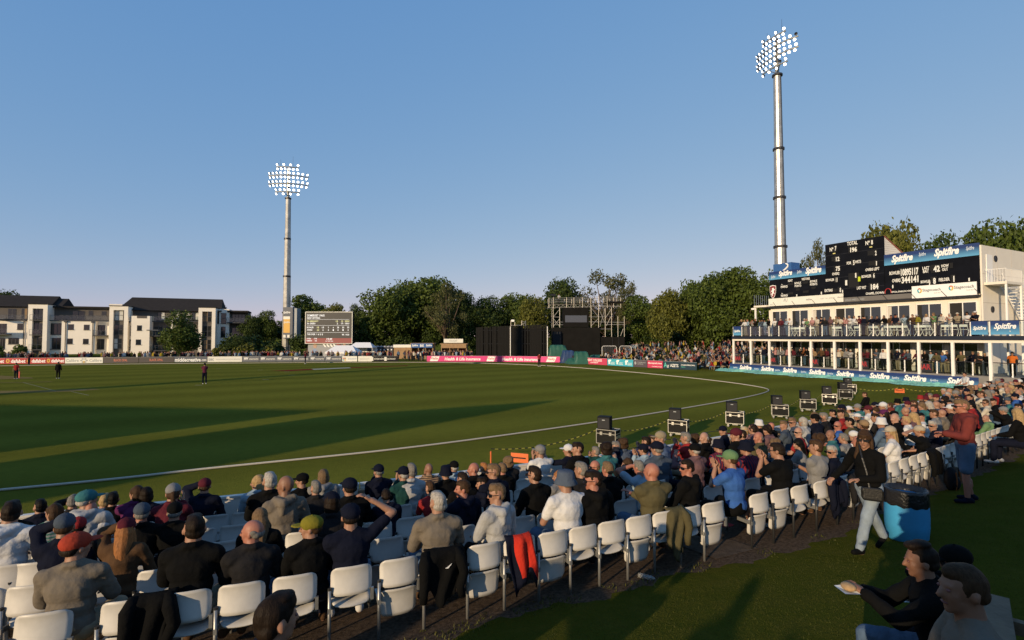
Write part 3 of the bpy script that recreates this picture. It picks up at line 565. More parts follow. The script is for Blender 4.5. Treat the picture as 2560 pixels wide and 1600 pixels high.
for y_ in (448,505,572): 
    e = zz(482,y_,882,1.6); boxp('screen_rule', SW, s_, e[0],-.006,e[1],e[2],-.002,e[3])
e = px_rect(s_,SY,768,857,872,894); POSTER = pr('poster_grey', (.27,.28,.30)); boxp('base_print', POSTER, s_, e[0],.3,0,e[2],1.4,e[3]-.35)
for k in range(4): 
    a = zz(620+k*32,690,655+k*32,40); MB().prism([(a[0]+.5,a[1]),(a[2]+.1,a[1]),(a[2]-.4,a[3]),(a[0]-.1,a[3])],.285,.296).build('print_stripe', PRINT, s_)
PSK = pr('skin',(.42,.27,.20)); PBL = pr('kit_blue',(.20,.27,.42)); PHR = pr('hair',(.30,.20,.11))
a = zz(510,762,586,78); MB().prism([(a[0],0),(a[2],0),(a[2]-.1,a[3]-.5),(a[2]-.7,a[3]),(a[0]+.7,a[3]),(a[0]+.1,a[3]-.5)],.28,.296).build('printed_player', PBL, s_)
a = zz(535,698,570,46); MB().lathe([(.5,0),(.5,.012)],n=16).build('printed_head', PSK, s_, ((a[0]+a[2])/2,.285,(a[1]+a[3])/2), (R(90),0,0)).scale = (a[2]-a[0],a[3]-a[1],1); boxp('printed_hair', PHR, s_, a[0]+.1,.262,a[3]-.35,a[2]-.1,.27,a[3]+.05)
a = zz(818,690,842,26); MB().lathe([(.5,0),(.5,.012)],n=16).build('printed_head', PSK, s_, ((a[0]+a[2])/2,.285,(a[1]+a[3])/2), (R(90),0,0)).scale = (a[2]-a[0],a[3]-a[1],1)
a = zz(740,690,826,30); MB().prism([(a[0],a[3]-.05),(a[0]+.2,a[3]),(a[2],a[1]+.1),(a[2]-.5,a[1]-.2)],.28,.296).build('printed_arm', pr('kit_red',(.3,.08,.08)), s_)
for k in (-3.2,3.2): MB().bar((k,1.0,0),(k,1.0,e[3]),.12).build('leg', GALV, s_)
# ---------------------------------------------------------------- gazebo, bars, toilets
def on(px, py, Y): 
    p = PY(px,py,Y); return p
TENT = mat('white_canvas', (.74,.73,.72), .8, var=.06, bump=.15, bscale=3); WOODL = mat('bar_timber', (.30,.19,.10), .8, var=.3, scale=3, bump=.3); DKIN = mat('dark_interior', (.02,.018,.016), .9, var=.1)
g_ = thing('gazebo', 'open white peaked gazebo in front of the electronic scoreboard', 'gazebo', (PY(855,842,84).x, 84, 0)); xa, xb = PY(813,842,84).x-g_.location.x, PY(891,842,84).x-g_.location.x; ze = PY(0,880,84).z; zr = PY(0,868.5,84).z+.3
MB().add([(xa,0,ze),(xb,0,ze),(xb,3.4,ze),(xa,3.4,ze),(xa+1.2,1.7,zr),(xb-1.2,1.7,zr)],[(0,1,5,4),(1,2,5),(2,3,4,5),(3,0,4)]).build('canopy', TENT, g_); MB().b2(xa,-.01,ze-.28,xb,.01,ze).b2(xa-.01,0,ze-.28,xa+.01,3.4,ze).b2(xb-.01,0,ze-.28,xb+.01,3.4,ze).build('valance', TENT, g_)
for x_ in (xa,(xa+xb)/2,xb):
    for y_ in (.02,3.38): MB().bar((x_,y_,0),(x_,y_,ze),.04).build('pole', WHITE, g_)
g2 = thing('marquee', 'second low white marquee behind the gazebo', 'marquee', (PY(880,842,87).x, 87.6, 0)); MB().add([(-1,0,2),(3.4,0,2),(3.4,3,2),(-1,3,2),(0,1.5,2.9),(2.6,1.5,2.9)],[(0,1,5,4),(1,2,5),(2,3,4,5),(3,0,4)]).build('canopy', TENT, g2); MB().b2(-1,2.9,0,3.4,3,2).build('back_wall', TENT, g2)
for x_ in (-.95,3.35): MB().bar((x_,.05,0),(x_,.05,2),.04).build('pole', WHITE, g2)
v_ = thing('van', 'white van parked behind the crowd beside the gazebo', 'van', (PY(912,842,90).x, 90, 0)); MB().prism([(-2.2,.35),(2.2,.35),(2.2,1.1),(1.6,1.35),(1.0,2.1),(-2.2,2.2)],0,1.9).build('body', WHITE, v_); MB().prism([(1.1,1.25),(1.55,1.3),(1.05,1.95),(.5,1.95),(.5,1.25)],-.02,-.005).build('window', GLASS, v_)
for k in (-1.4,1.4): MB().lathe([(.33,-.1),(.35,0),(.33,.1)],n=14).build('wheel', DARK, v_, (k,.05,.34), (R(90),0,0))
LOO = mat('navy_plastic', (.018,.022,.035), .5, var=.1)
for k in range(6):
    p = PY(934+k*9,842,91); t = thing('portable_toilet', f'navy portable toilet, {("leftmost","second","third","fourth","fifth","rightmost")[k]} of the row behind the crowd', 'toilet', (p.x,91,0), 0, 'row of portable toilets')
    boxp('cabin', LOO, t, -.29,0,0.05,.29,1.1,2.05); MB().lathe([(.36,0),(.3,.14),(.1,.22)], (0,.55,2.05), 10).build('roof', mat('grey_plastic',(.3,.3,.32),.6), t); boxp('door', mat('navy_door',(.03,.035,.05),.5), t, -.22,-.025,.12,.22,-.002,1.9); MB().lathe([(.12,0),(.12,.01)],n=10).build('sign', PRINT, t, (0,-.03,1.55), (R(90),0,0))
def bar_hut(label, x0, x1, ytop, Y, sign, signm, txm, extra=()):
    a, b_ = PY(x0,842,Y).x, PY(x1,842,Y).x; z1 = PY(0,ytop,Y).z; W_ = b_-a; t = thing('bar_hut', label, 'kiosk', (a,Y,0))
    boxp('back_wall', WOODL, t, 0,2.4,0,W_,2.5,z1-.2); boxp('side_wall', WOODL, t, -.08,.1,0,0,2.5,z1-.2); boxp('side_wall', WOODL, t, W_,.1,0,W_+.08,2.5,z1-.2); boxp('roof', WOODL, t, -.2,-.3,z1-.2,W_+.2,2.7,z1-.05)
    boxp('counter', WOODL, t, .05,.1,0,W_-.05,.7,1.1); boxp('sign', signm, t, 0,-.35,z1-.85,W_,-.28,z1-.1)
    for k in range(4): boxp('post', WOODL, t, W_*k/3-.06,-.2,0,W_*k/3+.06,-.08,z1-.2)
    for k in range(3): boxp('shelf_goods', (BEER,CREAM,DRED)[k], t, .3+k*W_/3.2,2.2,1.2,W_/3.2*(k+1)-.1,2.39,1.7)
    for tx,f0,f1 in sign: text(t, tx, (W_*f0,z1-.7,W_*f1,z1-.25), txm, -.36, .2 if tx == 'Spitfire' else 0, .03)
    return t
SPB = pr('blue', (.03,.10,.28))
bar_hut('timber spitfire bar hut with a blue and white sign',1029,1082,857,87,(('Spitfire',.04,.32),('BAR',.42,.6),('Spitfire',.7,.97)),SPB,PRINT); k_ = bar_hut('timber food stall with a raised white signboard',1104,1166,858,88,(),WOODL,PRINT)
r_ = px_rect(k_,88,1110,847,1158,857); boxp('top_sign', CREAM, k_, r_[0],-.3,r_[1],r_[2],-.2,r_[3]); text(k_,'HOG ROAST',(r_[0]+1,r_[1]+.2,r_[2]-1,r_[3]-.2),GREY_P,-.304)
t = thing('shed', 'plain timber shed with white fascia left of the spitfire bar', 'shed', (PY(985,842,89).x,89,0)); boxp('wall', WOODL, t, 0,0,0,3.0,2.5,2.0); boxp('fascia', CREAM, t, -.1,-.1,2.0,3.1,2.6,2.5)
# ---------------------------------------------------------------- sight screen, scaffold, covers
SLAT = mat('black_slat', (.015,.0145,.014), .8, var=.2, spec=.1); t = thing('sight_screen', 'wide black slatted sight screen with white poles', 'sight screen', (PY(1190,842,82).x,82,0)); W_ = PY(1368,842,82).x-t.location.x; zt = PY(0,819,82).z; n = 80; mb = MB()
for k in range(n):
    if k % 3 == 2 and rnd.random() < .35: continue
    mb.box((W_*(k+.5)/n, .04*((k*7)%3), zt/2+.25+.006*k), (W_/n*.9, .03, zt-.4+rnd.uniform(-.1,.12)), .0)
kind(mb.build('slats', SLAT, t), 'stuff'); MB().b2(0,.15,.5,W_,.2,.62).b2(0,.15,zt*.5,W_,.2,zt*.5+.1).b2(0,.15,zt-.5,W_,.2,zt-.4).build('rail', DARK, t); MB().b2(0,.42,.3,W_,.45,zt-.1).build('backing_net', mat('black_net',(.004,.004,.004),.95,spec=.05), t)
for x_ in (1276,1368.5): MB().bar((PY(x_,842,82).x-t.location.x,-.05,0),(PY(x_,842,82).x-t.location.x,-.05,zt+.2),.07).build('pole', WHITE, t)
for x_ in (1192,1231,1275,1320,1366): MB().box((PY(x_,842,82).x-t.location.x,0,.14),(.5,.7,.28)).build('foot_block', GREY_P, t)
SCAF = mat('scaffold_tube', (.36,.34,.31), .5, .5, var=.15); BXM = mat('black_board', (.009,.0085,.008), .85, var=.3, scale=.7, spec=.1)
SFY = 86.; t = thing('camera_scaffold', 'tall scaffold camera platform with black boxed front', 'scaffold', (PY(1370,842,SFY).x,SFY,0)); fx = lambda v: PY(1180+v*.26446,842,SFY).x-t.location.x; fz = lambda v: PY(0,640+v*.26446,SFY).z
def tb(x0,y0,x1,y1,d0=0,d1=None,r=.045): MB().bar((fx(x0),d0,fz(y0)),(fx(x1),d0 if d1 is None else d1,fz(y1)),r,r,5).build('tube', SCAF, t)
for d in (0,3.2):
    tb(722,488,1408,475,d); tb(722,462,1408,445,d)
    for k in range(17): tb(722+k*40,488,742+k*40,462,d,r=.03); tb(742+k*40,462,762+k*40,488,d,r=.03)
    for y_ in (400,418,436): tb(725,y_,1412,y_-22,d,r=.03)
    for x_ in (728,770,895,965,1045,1125,1197,1280,1340,1408): tb(x_,490,x_,378 if x_ in (1197,1280) else 392,d)
MB().add([(fx(720),-.1,fz(455)),(fx(1412),-.1,fz(437)),(fx(1412),3.3,fz(437)),(fx(720),3.3,fz(455))],[(0,1,2,3)]).build('deck', BXM, t); MB().b2(fx(1280),-.06,fz(450),fx(1430),-.02,fz(428)).build('toe_board', BXM, t)
for x_,d in ((768,0),(830,0),(1127,0),(1197,0),(1260,0),(1320,0),(768,3.2),(1127,3.2)): MB().bar((fx(x_),d,0),(fx(x_),d,fz(488)),.05,.05,5).build('tube', SCAF, t)
for x_ in (1380,1440): MB().bar((fx(x_),0,0),(fx(x_),0,fz(570)),.05,.05,5).build('tube', SCAF, t)
for a in ((768,580,832,500),(768,668,832,590),(832,668,768,590),(768,577,832,577),(768,625,860,625),(768,650,860,650),(1127,490,1197,575),(1197,490,1260,640),(1260,490,1210,670),(1105,575,1260,575),(1105,622,1440,628),(1260,648,1448,648),(1210,690,1320,690),(1405,755,1430,690),(1260,590,1320,500),(1270,660,1330,545),(1127,660,1197,590)): tb(*a)
boxp('black_box', BXM, t, fx(865),-.1,fz(672),fx(1102),2.8,fz(488)); boxp('box_window', mat('smoked_window',(.05,.06,.075),.08,var=0,spec=.9), t, fx(880),-.14,fz(627),fx(1086),-.102,fz(562)); boxp('black_front', BXM, t, fx(762),-.25,0,fx(1208),2.9,fz(676)); boxp('black_panel', mat('black_cloth',(.012,.013,.017),.8), t, fx(762),-.28,0,fx(842),-.255,fz(715)); boxp('black_front', BXM, t, fx(1210),-.05,0,fx(1442),.1,fz(765))
for x_ in (1325,1385): boxp('seam', DARK, t, fx(x_),-.08,0,fx(x_)+.06,-.052,fz(770))
t2 = thing('lighting_tower', 'small steel frame tower standing behind the sight screen', 'scaffold', (PY(1296,842,84).x,84,0)); gx = lambda v: PY(1180+v*.26446,842,84).x-t2.location.x; gz = lambda v: PY(0,640+v*.26446,84).z
for x_ in (368,405,470,508): MB().bar((gx(x_),0,0),(gx(x_),0,gz(610)),.05,.05,5).build('tube', SCAF, t2)
for a in ((368,655,508,655),(470,622,508,622),(470,638,508,638),(470,655,508,625)): MB().bar((gx(a[0]),0,gz(a[1])),(gx(a[2]),0,gz(a[3])),.05,.05,5).build('tube', SCAF, t2)
MB().box((gx(385),-.1,gz(612)),(.5,.3,.35)).build('lamp', PRINT, t2)
def tarp(label, x0, x1, ytop, yb, m, seed, peaks):
    a, b_ = P(x0,yb), P(x1,yb); Y = a.y; W_ = PY(x1,842,Y).x-PY(x0,842,Y).x; h = PY(0,ytop,Y).z; g = np.random.default_rng(seed); n = 26; V = []
    for i in range(n+1):
        for j in range(n+1):
            u, v = i/n, j/n; e = min(1, 6*min(u,1-u)*1.0, 7*min(v,1-v)); z = h*max(min(1,1.35*math.exp(-((u-p)/s)**4))*k for p,s,k in peaks)*e**.55 + .05*math.sin(u*31+v*9+seed)*e + .04*math.sin(v*40-u*17)*e + .02
            V.append((W_*u + .1*math.sin(v*9+seed), v*3.0, max(z,.015)))
    t = thing('pitch_cover', label, 'tarpaulin', (PY(x0,842,Y).x,Y,0)); obj('sheet', npmesh('sheet',V,[(i*(n+1)+j,(i+1)*(n+1)+j,(i+1)*(n+1)+j+1,i*(n+1)+j+1) for i in range(n) for j in range(n)],[m],smooth=False), t)
    MB().b2(W_*.25,.8,.0,W_*.75,2.2,h*.7).build('frame', DARK, t)
TGR = mat('green_tarp', (.015,.085,.06), .55, var=.25, scale=1.2, bump=.5, bscale=4); TBL = mat('blue_tarp', (.02,.045,.12), .5, var=.25, scale=1.2, bump=.5, bscale=4)
tarp('tall dark green pitch cover beside the scaffold',1370,1424,864,905,TGR,3,((.45,.42,1.),(.75,.25,.95))); tarp('dark blue pitch cover between the two green ones',1400,1446,878,908,TBL,5,((.5,.35,1.),)); tarp('low green pitch cover next to the rose red board',1418,1482,881,911,TGR,8,((.6,.3,1.),(.2,.3,.45))); tarp('flat green pitch cover in front of the barriers',1478,1520,885,908,TGR,9,((.4,.4,.8),))
for i,(x0,x1) in enumerate(((1505,1541),(1549,1578))):
    t = thing('crowd_barrier', ('left','right')[i]+' hooped steel barrier below the scaffold', 'barrier', (PY(x0,842,79).x,79,0), 0, 'steel crowd barriers'); W_ = PY(x1,842,79).x-t.location.x; h = PY(0,865,79).z
    MB().tube([(0,0,0),(0,0,h-.2),(.2,0,h),(W_-.2,0,h),(W_,0,h-.2),(W_,0,0)],.04,5).build('hoop', WHITE, t)
    for k in range(1,12): MB().bar((W_*k/12,0,.25),(W_*k/12,0,h),.015,.015,4).build('bar', GALV, t)
    MB().bar((0,0,.25),(W_,0,.25),.025).build('rail', GALV, t)
def car(label, px, Y, c):
    t = thing('parked_car', label, 'car', (PY(px,842,Y).x,Y,1.0), 0, 'cars parked behind the bank'); m = mat('car_'+label[:6], c, .25, .3, var=0, coat=.6)
    MB().prism([(-2.1,.3),(2.1,.3),(2.15,.7),(1.9,.95),(1.1,1.0),(.6,1.45),(-.9,1.48),(-1.6,1.05),(-2.1,.95)],0,1.7).build('body', m, t); MB().prism([(1.0,1.0),(.55,1.38),(-.85,1.41),(-1.45,1.05)],-.012,-.002).build('window', GLASS, t)
    for k in (-1.3,1.3): w_ = MB().lathe([(.3,-.1),(.32,0),(.3,.1)],n=14).build('wheel', DARK, t, (k,.03,.32), (R(90),0,0)); MB().lathe([(.18,.1),(.17,.12)],n=10).build('rim', GALV, w_)
    MB().box((2.12,.3,.72),(.06,.3,.14)).build('headlight', PRINT, t); MB().box((2.12,1.4,.72),(.06,.3,.14)).build('headlight', PRINT, t)
car('silver car behind the bank crowd left',1596,93,(.3,.3,.32)); car('dark grey car behind the bank crowd right',1628,94,(.09,.09,.1))
kind(MB().b2(18,91,-.5,31.5,97,1.0).build('car_park_surface', mat('tarmac',(.06,.06,.06),.9,var=.2)), 'structure')
# ---------------------------------------------------------------- pavilion with the hand-worked scoreboard
PV = Pl(25.4, 57.5, math.atan2(-.895, .4455)); BAY = 2.267; FO = 2.6; ZD = 3.95; ZL = .95
CLAD = mat('cream_cladding', (.72,.66,.56), .6, var=.05, scale=1.); PBLK = mat('scoreboard_black', (.005,.006,.010), .85, var=.35, scale=1.3, bump=.1, spec=.1); NAVYR = mat('navy_fascia', (.012,.016,.03), .5, var=.1)
pav = thing('pavilion', 'two storey cream pavilion with black manual scoreboard and glass balcony', 'pavilion', PV.o, PV.a)
def spit_mat():
    m = bpy.data.materials.new('print_blue_fade'); m.use_nodes = True; t = m.node_tree; b = t.nodes['Principled BSDF']; tc = t.nodes.new('ShaderNodeTexCoord'); sp = t.nodes.new('ShaderNodeSeparateXYZ'); r = t.nodes.new('ShaderNodeValToRGB')
    t.links.new(tc.outputs['Generated'], sp.inputs[0]); t.links.new(sp.outputs[2], r.inputs[0]); t.links.new(r.outputs[0], b.inputs['Base Color']); b.inputs['Roughness'].default_value = .5
    e = r.color_ramp.elements; e[0].position = 0; e[0].color = (.10,.33,.55,1); e[1].position = .75; e[1].color = (.012,.035,.14,1); return m
SPF = spit_mat(); SMALLW = mat('print_pale_blue', (.55,.62,.70), .5, var=0)
fx6 = lambda v: 1900+v*.27273
fy6 = lambda v: 560+v*.27273
def fr(x0, x1, yc, h, off=FO):             # rectangle on the facade from the zoomed picture
    return PV.rect(fx6(x0), fy6(yc-h/2), fx6(x1), fy6(yc+h/2), off)
U0, U1 = 2.84, 21.3
# ground floor and deck
boxp('ground_floor', mat('grey_floor',(.2,.19,.18),.9), pav, .1,.05,0,24.9,FO+7,ZL); boxp('deck', mat('deck_boards',(.25,.22,.19),.8,var=.2), pav, -.1,.0,ZD-.12,25.1,FO,ZD)
boxp('fascia', NAVYR, pav, -.12,-.06,ZD-.3,25.1,-.002,ZD+.02); boxp('beam', CLAD, pav, -.1,.0,ZD-.5,25.1,.2,ZD-.31)
boxp('wall', CLAD, pav, U0,FO+.12,ZL,U1,FO+7,ZD-.13); boxp('upper_wall', CLAD, pav, U0,FO+.12,ZD,U1,FO+7,7.4); boxp('upper_block', CLAD, pav, U0+.05,FO+.4,7.4,U1,FO+7,11.15)
for i in range(12): boxp('column', WHITE, pav, i*BAY-.09,.0,.0,i*BAY+.09,.18,ZD-.5)
# sliding doors upstairs and down
INN = mat('curtain_inside',(.5,.46,.40),.8)
for lev,(za,zb) in enumerate(((ZL+.02,ZL+2.45),(ZD+.02,6.75))):
    for i in range(8):
        a = U0+.22+i*2.3; b_ = a+1.85
        d = obj('sliding_door', MB().b2(0,-.03,0,.06,.05,zb-za).b2(1.79,-.03,0,1.85,.05,zb-za).b2(.06,-.03,zb-za-.07,1.79,.05,zb-za).b2(.9,-.02,0,.96,.05,zb-za-.07).mesh('door_frame', WHITE), pav, (a,FO+.07,za))
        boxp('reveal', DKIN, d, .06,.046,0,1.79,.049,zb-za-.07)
        if (i+lev) % 3 == 0: boxp('curtain', INN, d, .07,.03,0,.36,.045,zb-za-.1)
        boxp('pane', GLASS, d, .965,.02,.03,1.785,.03,zb-za-.08)
        if (i*5+lev) % 4: boxp('pane', GLASS, d, .40,.01,.03,.90,.02,zb-za-.08)
        boxp('pilaster', CLAD, pav, a-.42+.02,FO+.06,za,a-.04,FO+.119,zb+.12)
# glass balconies
for lev,z in ((0,ZL),(1,ZD+.02)):
    hgt = 1.10 if lev else 1.02; y0 = .06 if lev else .24
    for i in range(22):
        a = i*BAY/2+.02; b_ = a+BAY/2-.06
        boxp('balustrade_glass', CGLASS, pav, a+.05,y0,z+.08,b_-.02,y0+.012,z+hgt-.08)
        m_ = MB().b2(a-.03,y0-.03,z,a+.03,y0+.03,z+hgt-.03); m_.b2(a-.05,y0-.045,z,a+.05,y0-.031,z+.12).b2(a-.03,y0-.06,z+.85,a+.05,y0-.031,z+.92).b2(a-.03,y0-.06,z+.3,a+.05,y0-.031,z+.37).build('balustrade_post', WHITE, pav)
    MB().bar((-.1,y0,z+hgt),(25.0,y0,z+hgt),.035).build('handrail', DARK, pav)
    MB().bar((-.1,y0,z+hgt),(-.1,FO,z+hgt),.035).build('handrail', DARK, pav)
BARR = pr('bar_red',(.30,.025,.03))
for x0,x1,yc in ((175,222,1050),(440,490,1052),(752,818,1070),(1133,1200,1090),(1598,1690,1115)):
    e = PV.rect(1780+x0*.3223,560+(yc-25)*.3223,1780+x1*.3223,560+(yc+25)*.3223,.2); text(pav,'BAR',(e[0],ZL+.28,e[2],ZL+.72),BARR,.2,0,.03); boxp('bar_banner', DARK, pav, e[0]-.1,.21,ZL+.08,e[2]+.1,.215,ZL+.8)
def spits(t, items, frf, y, zoffs=0):
    for big,x0,x1,yc,h in items: 
        text(t, 'Spitfire', frf(x0,x1,yc,h), PRINT if big else SMALLW, y, .32, .045 if big else .02)
# scoreboard boards
YF = FO-.02
def board(name, m, x0, x1, z0, z1, d=.12, o=FO): 
    return boxp(name, m, pav, PV.u_at(fx6(x0),o), o-d+.12, z0, PV.u_at(fx6(x1),o), o+.119, z1)
boxp('scoreboard_face', PBLK, pav, U0,FO,7.35,PV.u_at(fx6(617),FO)-.01,FO+.119,10.25); boxp('scoreboard_face', PBLK, pav, PV.u_at(fx6(1156),FO)+.01,FO,7.35,U1-.02,FO+.119,10.4)
uc0, uc1 = PV.u_at(fx6(617),FO), PV.u_at(fx6(1156),FO); boxp('scoreboard_tall_face', PBLK, pav, uc0,FO-.04,7.35,uc1,FO+.119,13.2)
for k in range(4): boxp('panel_joint', DARK, pav, uc0+.02,FO-.05,8.6+k*1.15,uc1-.02,FO-.041,8.63+k*1.15)
MB().prism([(0,0)],0,0) if 0 else None
MB().add([(uc0+.05,FO+.12,11.1),(uc1-.02,FO+.12,11.1),(uc1-.02,FO+.12,13.1),(uc0+.05,FO+.12,13.1),(uc0+.05,FO+4.6,11.1),(uc1-.02,FO+4.6,11.1)],[(0,1,2,3),(1,5,2),(0,3,4),(3,2,5,4)]).build('gable_cheek', CLAD, pav)
for k in range(9): boxp('cheek_board_line', mat('cladding_seam',(.45,.40,.34),.8,var=0), pav, uc1-.02,FO+.2,11.25+k*.2,uc1-.008,FO+4.3-k*.48,11.265+k*.2)
MB().add([(uc1-.02,FO+.1,13.12),(uc1+.05,FO+.1,13.12),(uc1+.05,FO+4.7,11.1),(uc1-.02,FO+4.7,11.1),(uc1-.02,FO+.1,13.2),(uc1+.05,FO+.1,13.2),(uc1+.05,FO+4.7,11.18),(uc1-.02,FO+4.7,11.18)],[(0,1,2,3),(4,7,6,5),(0,4,5,1),(1,5,6,2),(2,6,7,3),(3,7,4,0)]).build('verge', mat('red_verge',(.3,.08,.05),.7), pav)
boxp('blue_sign', SPF, pav, U0-.02,FO-.05,10.26,uc0-.02,FO+.1,11.15); boxp('blue_sign', SPF, pav, uc1+.02,FO-.05,10.41,U1-.02,FO+.1,11.4)
spits(pav, ((0,110,150,487,36),(1,180,305,455,62),(0,350,392,440,38),(1,428,575,428,76),(1,1222,1420,317,84),(0,1475,1540,278,42),(1,1615,1848,258,92),(0,1912,1988,222,46)), lambda a,b_,c,d: fr(a,b_,c,d,FO-.06), FO-.06)
bx = boxp('sign_box', SPB, pav, PV.u_at(fx6(122),FO),FO+.2,11.16,PV.u_at(fx6(288),FO),FO+1.6,12.0); e = fr(222,270,405,44,FO+.19); MB().tube([((e[0]+e[2])/2+.3*math.sin(a_*.7)*1.0,FO+.17,e[1]+.4+.38*math.cos(a_*.45)) for a_ in range(14)],.06,5).build('emblem', PRINT, pav)
# white sign strips under the black
e0 = PV.u_at(fx6(783),FO); boxp('white_sign', CREAM, pav, U0,FO-.22,7.32,e0,FO-.16,8.15); e1,e2 = PV.u_at(fx6(1415),FO), PV.u_at(fx6(2012),FO); boxp('white_sign', PRINT, pav, e1,FO-.22,7.25,e2,FO-.16,8.3)
boxp('grey_sign', pr('net_grey',(.14,.13,.12)), pav, e0+.02,FO-.2,7.28,e1-.02,FO-.14,7.72); boxp('eave', DARK, pav, U0-.15,FO-.35,7.1,U1+.02,FO+.05,7.24)
for k in range(9): MB().bar((U0+1+k*2.2,FO-.3,7.2),(U0+.55+k*2.2,FO-.24,7.75),.02,.02,4).build('sign_stay', DARK, pav)
fs = lambda a,b_,c,d: fr(a,b_,c,d,FO-.23)
for tx,x0,x1,yc,h,mm,sh in (('Stagecoach',1500,1668,605,34,SLATE,0),('South East',1605,1665,628,12,GREY_P,0),('Stagecoach',1790,1975,578,38,SLATE,0),('South East',1905,1972,602,12,GREY_P,0),('mha',430,480,690,18,SLATE,0),('AUDIT • TAX • ADVISORY',560,695,680,12,GREY_P,0),('mha.co.uk',718,775,668,14,SLATE,0),('B.J.',220,262,700,34,GREY_P,.4),('BRO',98,126,738,10,GREY_P,0)): text(pav, tx, fs(x0,x1,yc,h), mm, FO-.225, sh)
text(pav,'LESLIE AMES STAND',fr(790,965,692,18,FO-.2),GREY_P,FO-.205)
for xc,yc in ((1475,610),(1765,585)):
    e = fs(xc-19,xc+19,yc,44); 
    for k,mm in enumerate((ORG,CYAN,GOLD)):
        MB().tube([((e[0]+e[2])/2+(e[2]-e[0])*.42*math.cos(a_), FO-.235, (e[1]+e[3])/2+(e[3]-e[1])*.42*math.sin(a_)) for a_ in np.linspace(k*2.1+.5,k*2.1+2.5,9)],.05,5).build('emblem', mm, pav)
# lettering on the black
DIGM = mat('number_plate_white',(.70,.70,.66),.6,var=.05)
SHT = mat('shutter_hole',(.006,.006,.007),.8,var=0)
for tx,x0,x1,yc,h in (('TOTAL',818,915,172,36),('Nº',657,691,231,36),('7',704,719,222,44),('Nº',988,1028,170,38),('8',1041,1057,164,44),('196',846,908,232,46),('12',712,745,318,40),('75',708,748,408,42),('OVERS',675,740,455,24),('FOR',812,853,356,28),('5',869,884,352,44),('WKTS',887,943,343,28),('2',1074,1088,263,44),('1',1081,1089,358,40),('OVERS LEFT',982,1110,413,26),('BOWLER',945,1035,478,26),('6',1052,1066,470,46),('LAST WKT',900,984,583,28),('184',1028,1098,573,52),('BOWLER',615,693,512,24),('11',708,722,510,40),('EXTRAS',603,675,608,26),('8',740,753,604,42),
    ('KENT',268,310,518,20),('VISITORS',392,468,502,22),('BONUS',328,387,540,20),('POINTS',328,387,566,20),('BONUS',470,535,523,22),('POINTS',470,536,551,22),('1st',205,217,554,9),('INNINGS',200,262,573,22),('2nd',205,218,636,9),('INNINGS',200,262,655,22),('CHAPEL DOWN',980,1148,633,22),('OFFICIAL SPARKLING WINE',1213,1400,617,15),
    ('BOWLER',1202,1300,447,32),('10895117',1307,1470,436,66),('OVERS',1225,1303,517,32),('344141',1312,1468,507,62),('LAST',1507,1570,401,28),('BAT',1512,1565,432,28),('42',1608,1668,408,58),('HOW',1682,1750,380,28),('OUT',1688,1742,414,28),('BOWLER',1488,1578,527,26),('8',1602,1628,520,58),('FIELDER',1655,1755,507,30),('1',1789,1799,502,56)):
    dg = tx[0].isdigit() and tx not in ('1st','2nd'); e = fr(x0,x1,yc,h,FO-.04)
    if dg: boxp('number_slot', SHT, pav, e[0]-.18,FO-.052,e[1]-.06,e[2]+.06,FO-.041,e[3]+.1)
    text(pav, tx, e, DIGM, FO-.058, 0, .04 if dg else .03)
for x0,x1,yc,h in ((268,312,551,20),(400,452,535,22),(338,372,600,22),(480,520,583,22),(270,312,635,22),(402,455,620,22),(680,712,608,30),(1575,1605,405,50),(1758,1788,378,50),(1005,1070,262,44),(1012,1078,357,40),(672,708,318,40)):
    e = fr(x0,x1,yc,h,FO-.04); boxp('number_slot', SHT, pav, e[0],FO-.05,e[1],e[2],FO-.041,e[3])
for x0,x1,yc,h in ((1226,1236,573,30),(1566,1575,547,26),(1930,1941,508,32),(569,577,633,26),(343,350,655,22),(764,772,617,26),(795,812,538,48)): 
    e = fr(x0,x1,yc,h,FO-.04); boxp('peg', DIGM, pav, e[0],FO-.09,e[1],e[2],FO-.045,e[3])
for x0,x1,yc in ((686,708,268),(1025,1050,208)):
    e = fr(x0,x1,yc,10,FO-.04); boxp('tab', pr('yellow',(.6,.55,.2)), pav, e[0],FO-.07,e[1],e[2],FO-.045,e[3])
e = fr(824,920,512,132,FO-.04); boxp('scorer_window', SHT, pav, e[0],FO-.056,e[1],e[2],FO-.041,e[3]); boxp('scorer_vest', pr('hi_vis',(.45,.55,.02)), pav, e[0]+.9,FO-.12,e[1]+.5,e[0]+1.1,FO-.06,e[1]+.95); boxp('window_flap', CREAM, pav, e[2]-.3,FO-.12,e[3]-.5,e[2]-.2,FO-.06,e[3]-.05)
e = fr(1173,1196,628,36,FO-.05); MB().tube([((e[0]+e[2])/2+.25*math.cos(a_),FO-.06,e[1]+.2+.35*math.sin(a_)) for a_ in np.linspace(-.2,3.4,9)],.035,5).build('emblem', DRED, pav)
